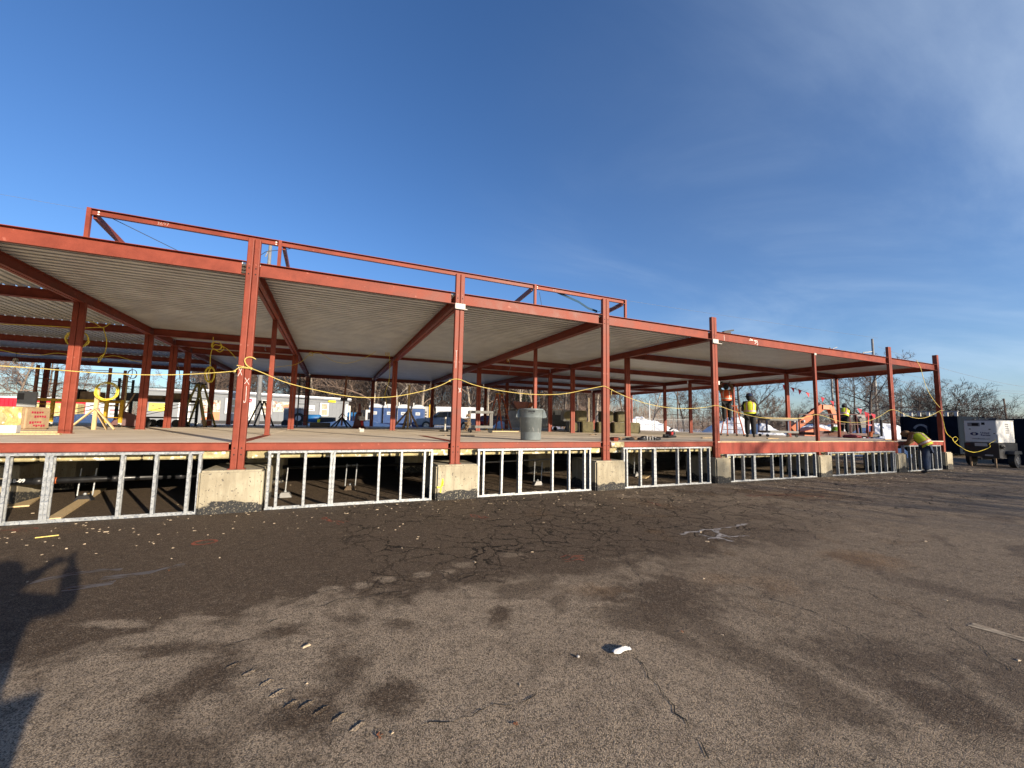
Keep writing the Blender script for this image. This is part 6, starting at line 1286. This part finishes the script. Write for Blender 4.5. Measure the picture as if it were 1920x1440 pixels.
def person(label, loc, rz, J, jacket, trousers, vest=None, hat=None, scale=1.0, hood=None, band=None):
    base = dict(pelvis=.12, waist=(.13, .10), chest=(.15, .11), neck=.055, head=.095, crown=.07, hipL=.085, hipR=.085, kneeL=.058, kneeR=.058, ankL=.042, ankR=.042, toeL=.04, toeR=.04, shL=.06, shR=.06, elL=.042, elR=.042, wrL=.03, wrR=.03, hanL=.032, hanR=.032)
    J = {k: Vector(v) for k, v in J.items()}
    for s_ in 'LR': J['han' + s_] = J['wr' + s_] + (J['wr' + s_] - J['el' + s_]).normalized() * 0.09
    J['crown'] = J['head'] + (J['head'] - J['neck']).normalized() * 0.08
    body = skin_mesh('person', {k: J[k] for k in ('pelvis', 'waist', 'chest', 'neck', 'head', 'crown', 'hipL', 'hipR', 'kneeL', 'kneeR', 'ankL', 'ankR', 'toeL', 'toeR', 'shL', 'shR', 'elL', 'elR', 'wrL', 'wrR', 'hanL', 'hanR')},
                     TORSO + [('neck', 'head'), ('head', 'crown')] + LEGS + FEET + ARMS + [('wrL', 'hanL'), ('wrR', 'hanR')], base, 'skin')
    tag(body, label, 'person'); body.location = loc; body.rotation_euler.z = rz; body.scale = (scale,) * 3
    lk = ('pelvis', 'hipL', 'hipR', 'kneeL', 'kneeR', 'ankL', 'ankR')
    skin_mesh('trousers', {k: J[k] for k in lk}, LEGS, dict(pelvis=.165, hipL=.128, hipR=.128, kneeL=.105, kneeR=.105, ankL=.095, ankR=.095), trousers, body)
    for s_ in 'LR':
        skin_mesh('boot', {'a': J['ank' + s_] + Vector((0, 0, 0.06)), 'b': J['ank' + s_] - Vector((0, 0, 0.03)), 'c': J['toe' + s_]}, [('a', 'b'), ('b', 'c')], dict(a=.062, b=.062, c=.05), 'black', body)
        b = MB(); d = (J['wr' + s_] - J['el' + s_]).normalized(); side = d.cross(Vector((0, 1, 0.2))).normalized()
        for k in range(4):
            p = J['han' + s_] + side * (k - 1.5) * 0.02; b.tube([p, p + d * (0.045 - 0.006 * abs(k - 1.3)), p + d * 0.07 + Vector((0, 0.02, -0.01))], [0.011, 0.010, 0.008], 5)
        p = J['han' + s_] - d * 0.05; b.tube([p, p + side * 0.05 + d * 0.03, p + side * 0.055 + d * 0.06], [0.013, 0.011, 0.009], 5); b.build('glove_fingers', 'black', body)
    tk = ('pelvis', 'waist', 'chest', 'neck', 'shL', 'shR', 'elL', 'elR', 'wrL', 'wrR')
    Jj = {k: J[k] for k in tk}
    skin_mesh('jacket', Jj, TORSO + ARMS, dict(pelvis=.165, waist=.165, chest=.17, neck=.075, shL=.095, shR=.095, elL=.075, elR=.075, wrL=.058, wrR=.058), jacket, body)
    up = (J['chest'] - J['pelvis']).normalized()
    if vest:
        # vest: a shell lofted over the jacket from hip to neck, open at the bottom; reflective tape lies on it
        q = Vector((0, 0, 1)).rotation_difference(up).to_matrix()
        ctr = [J['pelvis'] + up * 0.02, J['waist'], J['waist'].lerp(J['chest'], 0.55), J['chest'], J['chest'].lerp(J['neck'], 0.5), J['chest'].lerp(J['neck'], 0.85)]
        rad = [(.225, .195), (.222, .192), (.235, .196), (.250, .196), (.225, .165), (.11, .095)]
        def P(f, a, k=1.0):
            i = min(4, int(f)); t = f - i; c = ctr[i].lerp(ctr[i + 1], t); rx = rad[i][0] * (1 - t) + rad[i + 1][0] * t; ry = rad[i][1] * (1 - t) + rad[i + 1][1] * t
            return c + q @ Vector((rx * k * math.cos(a), ry * k * math.sin(a), 0))
        n = 24; b = MB(); b.add([P(f, 2 * math.pi * j / n) for f in range(6) for j in range(n)], [(i * n + j, i * n + (j + 1) % n, (i + 1) * n + (j + 1) % n, (i + 1) * n + j) for i in range(5) for j in range(n)]); b.build('vest', vest, body, smooth=True)
        def band(f0, f1, a0, a1, k, m, nm):
            ns = max(2, int(abs(a1 - a0) / 0.25)); nf = max(1, int((f1 - f0) / 0.25)); b = MB()
            for kk in (k, k + 0.012): b.add([P(f0 + (f1 - f0) * i / nf, a0 + (a1 - a0) * j / ns, kk) for i in range(nf + 1) for j in range(ns + 1)], [(i * (ns + 1) + j, i * (ns + 1) + j + 1, (i + 1) * (ns + 1) + j + 1, (i + 1) * (ns + 1) + j) for i in range(nf) for j in range(ns)])
            b.build(nm, m, body)
        band(0.45, 1.15, 0, 6.2832, 1.008, 'vesttrim', 'tape_edge'); band(0.62, 0.98, 0, 6.2832, 1.024, 'reflect', 'reflective_tape')
        for a in (math.radians(58), math.radians(122), math.radians(238), math.radians(302)):
            band(1.15, 4.7, a - 0.17, a + 0.17, 1.008, 'vesttrim', 'tape_edge'); band(1.15, 4.7, a - 0.08, a + 0.08, 1.024, 'reflect', 'reflective_tape')
    hd = (J['head'] - J['neck']).normalized(); qh = Vector((0, 0, 1)).rotation_difference(hd).to_matrix().to_4x4()
    if hat:
        b = MB(); b.lathe([(0.165, 0.0), (0.17, 0.008), (0.128, 0.015), (0.124, 0.06), (0.10, 0.115), (0.05, 0.14), (0.001, 0.145)], n=18); b.prism([(-0.09, 0.12), (0.09, 0.12), (0.06, 0.20), (-0.06, 0.20)], 'z', 0.0, 0.012)
        b.xf(Matrix.Translation(J['head'] + hd * 0.05) @ qh).build('hard_hat', hat, body, smooth=True)
    if hood:
        b = MB(); b.sphere((0, -0.015, 0.0), 0.125, 12, 1.15); b.xf(Matrix.Translation(J['head']) @ qh).build('hood', hood, body, smooth=True)
    f = MB(); 
    for s_ in (-1, 1): f.sphere((s_ * 0.033, 0.088, 0.02), 0.012, 6)
    f.xf(Matrix.Translation(J['head']) @ qh).build('eye', 'black', body); f = MB().sphere((0, 0.10, -0.005), 0.018, 6, 1.4); f.xf(Matrix.Translation(J['head']) @ qh).build('nose', 'skin', body)
    return body
STAND = dict(pelvis=(0, 0, .95), waist=(0, .0, 1.10), chest=(0, .0, 1.32), neck=(0, .0, 1.50), head=(0, .02, 1.63), hipL=(-.10, 0, .88), hipR=(.10, 0, .88), kneeL=(-.11, .02, .48), kneeR=(.11, .02, .48), ankL=(-.11, -.02, .09), ankR=(.12, -.02, .09), toeL=(-.13, .13, .04), toeR=(.14, .13, .04), shL=(-.20, 0, 1.41), shR=(.20, 0, 1.41), elL=(-.26, -.02, 1.12), elR=(.26, -.02, 1.12), wrL=(-.22, .16, .95), wrR=(.22, .16, .95))
def pose(**k): d = dict(STAND); d.update(k); return d
person('worker in lime vest and dark blue hard hat standing on the deck, seen from behind', (16.5, 3.35, 0.0), R(-48), pose(wrL=(-.14, .22, 1.05), wrR=(.14, .22, 1.05)), 'blackcloth', 'blackcloth', 'vest', 'hathblue', 1.04, 'blackcloth')
person('worker in orange and lime vest reaching up from the red step ladder', (16.85, 4.75, 0.66), R(-50), pose(elL=(-.27, .12, 1.55), elR=(.27, .12, 1.55), wrL=(-.20, .25, 1.78), wrR=(.20, .25, 1.78), kneeR=(.12, .12, .52), ankR=(.12, .10, .14), toeR=(.13, .24, .1)), 'browncloth', 'blackcloth', 'orangevest', None, 1.0, 'blackcloth')
person('worker in dark clothes leaning forward inside the red lift platform', (27.263, 5.317, 0.191)[:2] + (0.12,), R(-70), pose(waist=(0, .06, 1.12), chest=(0, .20, 1.30), neck=(0, .30, 1.45), head=(0, .36, 1.58), shL=(-.2, .24, 1.38), shR=(.2, .24, 1.38), elL=(-.28, .34, 1.12), elR=(.28, .34, 1.12), wrL=(-.16, .52, 1.05), wrR=(.16, .52, 1.05)), 'blackcloth', 'blackcloth', 'vest', None, 1.05, 'blackcloth')
person('bending worker in jeans, brown jacket and lime vest reaching over the floor edge', (20.948, -0.550, -0.887)[:2] + (GZ,), R(14), pose(pelvis=(0, -.08, .95), waist=(0, .0, 1.12), chest=(0, .17, 1.33), neck=(0, .36, 1.42), head=(0, .48, 1.38), shL=(-.2, .27, 1.37), shR=(.2, .27, 1.37), elL=(-.28, .36, 1.10), elR=(.28, .36, 1.10), wrL=(-.13, .50, .98), wrR=(.13, .50, .98), kneeL=(-.12, .0, .48), kneeR=(.14, -.02, .48), hipL=(-.1, -.05, .88), hipR=(.1, -.05, .88)), 'browncloth', 'jeans', 'vest', None, 1.06, 'browncloth')
plain('hard_hat_lime', MB().lathe([(0.17, 0.0), (0.128, 0.015), (0.124, 0.06), (0.10, 0.115), (0.05, 0.14), (0.001, 0.145)], n=18), 'greenhat', 'lime hard hat of a crouching worker showing above the lift toe board', 'hard hat', (26.435, 5.341, 0.306), 0)
o = bpy.data.objects['hard_hat_lime']; o.name = 'hard_hat'; o.scale = (1.7, 1.7, 1.7)
# the photographer, whose shadow falls into the lower left corner
person('photographer holding up a phone, seen only as a shadow on the asphalt', (-0.07, -9.04, GZ), R(-24), pose(elL=(-.30, .12, 1.28), elR=(.37, .14, 1.38), wrL=(.02, .34, 1.58), wrR=(.25, .34, 1.62)), 'blackcloth', 'jeans', None, None, 1.02, 'blackcloth').scale = (1.3, 1.0, 1.02)

# ================================================================== TREES
def tree_meshes(seed, H, r0, spread=0.55, levels=4, first=0.3, kids=(9, 6, 5, 4), droop=0.0, twig_r=0.012, lenf=0.42, wob=0.22, up=0.25):
    rr = random.Random(seed); tr, cr = MB(), MB()
    def limb(mb, p, d, L, ra, rb, k, n):
        pts = [p.copy()]; rs = [ra]
        for i in range(k):
            d = (d + Vector((rr.gauss(0, wob), rr.gauss(0, wob), rr.gauss(0, wob * 0.6))) * (0.35 if mb is tr else 1)).normalized(); p = p + d * (L / k); pts.append(p.copy()); rs.append(ra + (rb - ra) * (i + 1) / k)
        mb.tube(pts, rs, n); return pts, rs, d
    def grow(p, d, L, ra, lv):
        pts, rs, dd = limb(cr, p, d, L, ra, max(twig_r * 0.6, ra * 0.35), 3 if lv < 3 else 2, 5 if lv < 2 else 3)
        if lv >= levels: return
        for i in range(kids[lv]):
            f = rr.uniform(0.2, 1.0); j = min(len(pts) - 2, int(f * (len(pts) - 1))); q = pts[j].lerp(pts[j + 1], f * (len(pts) - 1) - j)
            a = rr.uniform(0, 6.283); e = rr.uniform(0.45, 1.1); dl = (pts[j + 1] - pts[j]).normalized()
            s1 = dl.cross(Vector((math.cos(a), math.sin(a), 0.3))).normalized(); nd = (dl * math.cos(e) + s1 * math.sin(e) + Vector((0, 0, up - droop))).normalized()
            grow(q, nd, L * rr.uniform(0.35, 0.62), max(twig_r, rs[j] * 0.5), lv + 1)
    pts, rs, _ = limb(tr, Vector((0, 0, -0.3)), Vector((rr.uniform(-.04, .04), rr.uniform(-.04, .04), 1)).normalized(), H * 0.92, r0, r0 * 0.22, 9, 8)
    for i in range(kids[0]):
        f = first + (1 - first) * (i + rr.random()) / kids[0]; f = min(f, 0.99); j = min(len(pts) - 2, int(f * (len(pts) - 1))); q = pts[j].lerp(pts[j + 1], f * (len(pts) - 1) - j)
        a = i * 2.4 + rr.uniform(-.4, .4); dv = Vector((math.cos(a) * spread, math.sin(a) * spread, rr.uniform(0.25, 0.7) * (1 - 0.4 * spread))).normalized()
        grow(q, dv, H * lenf * (1.15 - 0.65 * f) * rr.uniform(0.8, 1.2), max(twig_r * 2, rs[j] * 0.55), 1)
    return tr, cr
def tree_kind(key, bark, twig, **kw):
    tr, cr = tree_meshes(**kw); a = tr.build('trunk', bark, smooth=True); c = cr.build('crown', twig); ma, mc = a.data, c.data
    bpy.data.objects.remove(a); bpy.data.objects.remove(c); return ma, mc
K = {
 'wood1': tree_kind('wood1', 'bark', 'twig', seed=1, H=15, r0=0.20, spread=0.5, first=0.25, kids=(16, 6, 5, 3), lenf=0.30, twig_r=0.014),
 'wood2': tree_kind('wood2', 'barkpale', 'twig', seed=2, H=17, r0=0.24, spread=0.6, first=0.2, kids=(15, 6, 5, 3), lenf=0.30, twig_r=0.014),
 'wood3': tree_kind('wood3', 'barkdark', 'twigdark', seed=3, H=13, r0=0.15, spread=0.55, first=0.15, kids=(16, 6, 4, 3), lenf=0.34, twig_r=0.014),
 'wood4': tree_kind('wood4', 'barkpale', 'barkpale', seed=4, H=14, r0=0.13, spread=0.35, first=0.35, kids=(9, 5, 4, 3), lenf=0.28, twig_r=0.012),
 'yard': tree_kind('yard', 'bark', 'twig', seed=5, H=9, r0=0.17, spread=0.9, first=0.28, kids=(13, 7, 5, 4), lenf=0.46, twig_r=0.011),
 'yard2': tree_kind('yard2', 'barkdark', 'twigdark', seed=6, H=10, r0=0.19, spread=1.0, first=0.25, kids=(12, 7, 5, 4), lenf=0.50, twig_r=0.012, up=0.15),
 'crab': tree_kind('crab', 'barkdark', 'twigdark', seed=8, H=5.2, r0=0.16, spread=1.3, first=0.28, kids=(15, 9, 6, 4), lenf=0.78, twig_r=0.011, up=0.12),
 'shrub': tree_kind('shrub', 'barkdark', 'twig', seed=9, H=3.4, r0=0.07, spread=0.9, first=0.05, kids=(14, 7, 5, 3), lenf=0.6, twig_r=0.010),
 'big': tree_kind('big', 'barkdark', 'twigdark', seed=12, H=13, r0=0.30, spread=0.95, first=0.22, kids=(15, 8, 6, 4), lenf=0.45, twig_r=0.016, up=0.12),
}
def tree(kind, c, label, z=None, rz=None, s=1.0, group=None, name='bare_tree'):
    rr = random.Random(int(c[0] * 31 + c[1] * 17)); t = thing(name, label, 'tree' if name != 'shrub' else 'shrub', (c[0], c[1], GZ if z is None else z), rr.uniform(0, 6.28) if rz is None else rz, group)
    ma, mc = K[kind]; inst('trunk', ma, t); inst('crown', mc, t); t.scale = (s, s, s * rr.uniform(0.94, 1.06)); return t
rr = random.Random(77)
import itertools
WOOD = []
for i in range(150):
    u = rr.uniform(0, 1); dep = rr.uniform(60, 92); px = 380 + u * 760          # a belt of woodland behind trailer and toilets
    lat = (px - 960) / 764 * dep; x = lat * 0.914 + dep * 0.402; y = -8.59 - lat * 0.4054 + dep * 0.911
    WOOD.append((x, y, rr.choice(('wood1', 'wood2', 'wood3', 'wood1', 'wood3', 'wood4'))))
WL = {'wood1': 'grey-brown bare tree in the dense wood behind the trailer and toilets', 'wood2': 'thick pale-trunked bare tree in the dense wood behind the trailer', 'wood3': 'dark slim bare tree in the dense wood behind the trailer and toilets', 'wood4': 'slender whitish tree in the dense wood behind toilets and pickup'}
for x, y, k in WOOD: tree(k, (x, y), WL[k], YG, None, rr.uniform(0.85, 1.2), 'trees of the wood behind the yard')
tree('wood4', (8.282, 48.232, -0.420)[:2], 'whitish leaning young tree right behind the blue toilets', YG, 0.3, 0.8)
tree('wood4', (24.693, 44.253, -0.138)[:2], 'pale leaning trunk above the orange hopper', YG, 2.1, 1.0)
for i, (c, k, s_, lab) in enumerate((((-32.988, 56.607, -0.801), 'yard', 1.05, 'twiggy bare tree at the far left edge behind the bale'), ((-33.683, 63.510, -0.888), 'yard2', 1.0, 'twiggy bare tree behind the power panel at left'), ((-39.016, 61.479, -0.949), 'yard', 1.15, 'bare tree just outside the left photo edge'), ((-34.414, 72.628, -1.001), 'yard', 0.9, 'bare tree behind the yellow scaffold'), ((-22.952, 69.742, -0.790), 'yard', 0.85, 'small bare tree with open sky behind the dark scaffold'), ((-36.288, 89.947, -1.224), 'yard2', 0.7, 'low bare tree between the two scaffolds'),
    ((-15.573, 62.073, -0.589), 'yard', 1.1, 'bare tree over the left end of the office trailer'), ((-12.880, 63.077, -0.558), 'yard2', 1.05, 'dark bare tree behind the tallest column'), ((37.030, 40.982, 0.078), 'yard', 1.05, 'bare tree behind the olive bales'), ((43.496, 44.713, 0.099), 'wood1', 0.8, 'tall bare tree right of the olive bales'), ((40.658, 34.973, 0.228), 'wood2', 0.62, 'thick-trunked tree next to the thin white pole'), ((50.983, 39.193, 0.290), 'yard', 1.1, 'bare tree around the thin dark pole'),
    ((50.166, 35.156, 0.349), 'shrub', 1.5, 'low shrub tree left of the fourth column'), ((42.549, 23.167, 0.155), 'yard2', 1.05, 'dark spreading tree behind the red step ladder'), ((53.059, 33.913, 0.017), 'yard', 0.9, 'bare tree hidden behind the ladder worker'), ((74.758, 40.797, 0.084), 'shrub', 2.0, 'reddish shrub right of the standing worker'), ((72.537, 36.279, 0.165), 'crab', 0.9, 'low round-crowned tree between worker and thick column'), ((87.207, 40.779, 0.214), 'crab', 0.9, 'low round-crowned tree behind the orange boom'), ((69.442, 39.853, 0.051), 'shrub', 2.0, 'reddish shrub directly behind the standing worker'),
    ((51.332, 14.909, 0.053), 'big', 0.70, 'dark straight tree with wide limbs left of the last double column'), ((61.065, 21.607, -0.091), 'yard2', 0.9, 'bare tree behind the red lift platform'), ((68.655, 18.240, 0.066), 'crab', 1.28, 'round spreading bare tree directly above the dark dumpster left half'), ((69.603, 15.617, 0.154), 'crab', 1.3, 'round spreading bare tree above the dumpster right half'), ((84.209, 17.951, 0.179), 'crab', 1.1, 'low spreading bare tree behind the white generator'), ((76.920, 23.387, -0.040), 'yard', 0.95, 'bare tree just behind the last double column'),
    ((142.021, 33.065, 0.096), 'shrub', 1.6, 'small shrub beside the wooden utility pole'), ((138.530, 29.106, 0.196), 'shrub', 1.5, 'small shrub at the right photo edge'), ((28.982, 35.752, 0.063), 'shrub', 1.15, 'brown shrub left above the olive bales'))):
    tree(k, c, lab, YG if c[0] < 24 else GZ, None, s_, 'bare trees round the yard', 'shrub' if k == 'shrub' else 'bare_tree')
# evergreen showing dark green between the bare trunks
t = thing('pine_tree', 'dark green evergreen tree among the bare woods above the orange ladder', 'tree', (28.013, 49.380, -0.182)[:2] + (YG,))
MB().cyl((0, 0, -0.2), (0, 0, 8), 0.18, 8, 0.05).build('trunk', 'barkdark', t); b = MB(); rr = random.Random(31)
for i in range(2600):
    z = rr.uniform(1.0, 9.0); rad = (9.4 - z) * 0.30 * math.sqrt(rr.random()) + 0.15; a = rr.uniform(0, 6.283); p = Vector((rad * math.cos(a), rad * math.sin(a), z - rad * 0.25)); d = Vector((math.cos(a), math.sin(a), rr.uniform(-.4, .2))) * rr.uniform(0.2, 0.45); s1 = Vector((-math.sin(a), math.cos(a), rr.uniform(-.3, .3))) * 0.09
    b.add([p - s1, p + s1, p + d], [(0, 1, 2)])
b.build('crown', 'needles', t)
# brush and thicket between the trunks, and the far tree line: masses nobody could count
def twig_mass(name, n, place, m, L=(0.8, 2.4), r=0.016, seed=5):
    rr = random.Random(seed); b = MB()
    for i in range(n):
        p = Vector(place(rr)); d = Vector((rr.gauss(0, .35), rr.gauss(0, .35), 1)).normalized() * rr.uniform(*L); q = p + d; s1 = Vector((r, 0, 0)); s2 = Vector((0, r, 0))
        b.add([p - s1, p + s1, p + s2, q], [(0, 1, 3), (1, 2, 3), (2, 0, 3)])
        mid = p + d * rr.uniform(0.3, 0.7); q2 = mid + Vector((rr.gauss(0, .5), rr.gauss(0, .5), rr.uniform(0.1, .6))) * L[1] * 0.35; b.add([mid - s1 * 0.6, mid + s1 * 0.6, mid + s2 * 0.6, q2], [(0, 1, 3), (1, 2, 3), (2, 0, 3)])
    b.build(name, m, kind='stuff')
def belt(px0, px1, d0, d1, h, z0):
    def f(rr):
        dep = rr.uniform(d0, d1); px = rr.uniform(px0, px1); lat = (px - 960) / 764 * dep
        return (lat * 0.914 + dep * 0.402, -8.59 - lat * 0.4054 + dep * 0.911, z0 + h * rr.random() ** 1.3)
    return f
twig_mass('thicket', 26000, belt(560, 1130, 68, 100, 9.0, YG), 'twig', (1.0, 3.0), 0.022, 3)
twig_mass('thicket', 5000, belt(-80, 560, 80, 130, 4.5, YG), 'twig', (1.0, 2.6), 0.024, 4)
twig_mass('thicket', 7000, belt(1100, 1560, 75, 120, 2.4, GZ), 'twig', (0.8, 2.4), 0.022, 6)
twig_mass('treeline', 9000, belt(1500, 2050, 120, 200, 3.0, GZ), 'twig', (1.5, 4.0), 0.05, 7)
twig_mass('treeline', 12000, belt(350, 1250, 110, 190, 7.0, GZ), 'twig', (2, 5), 0.05, 9)
twig_mass('treeline', 6000, belt(-200, 1500, 140, 220, 5.0, GZ), 'twigdark', (2, 5), 0.06, 8)
# trees behind the photographer that throw the long branch shadows on the right
for x, y, k, s_, lab in ((24.5, -30.0, 'yard2', 1.0, 'bare tree behind the photographer, first from the building axis'), (31.0, -28.0, 'yard', 1.15, 'bare tree behind the photographer, casting branch shadows by the bending worker'), (37.5, -24.0, 'yard2', 1.1, 'bare tree behind the photographer, shading the generator'), (44.0, -30.0, 'yard', 1.2, 'bare tree behind the photographer, far to the right')):
    tree(k, (x, y), lab, GZ, None, s_, 'bare trees behind the photographer')
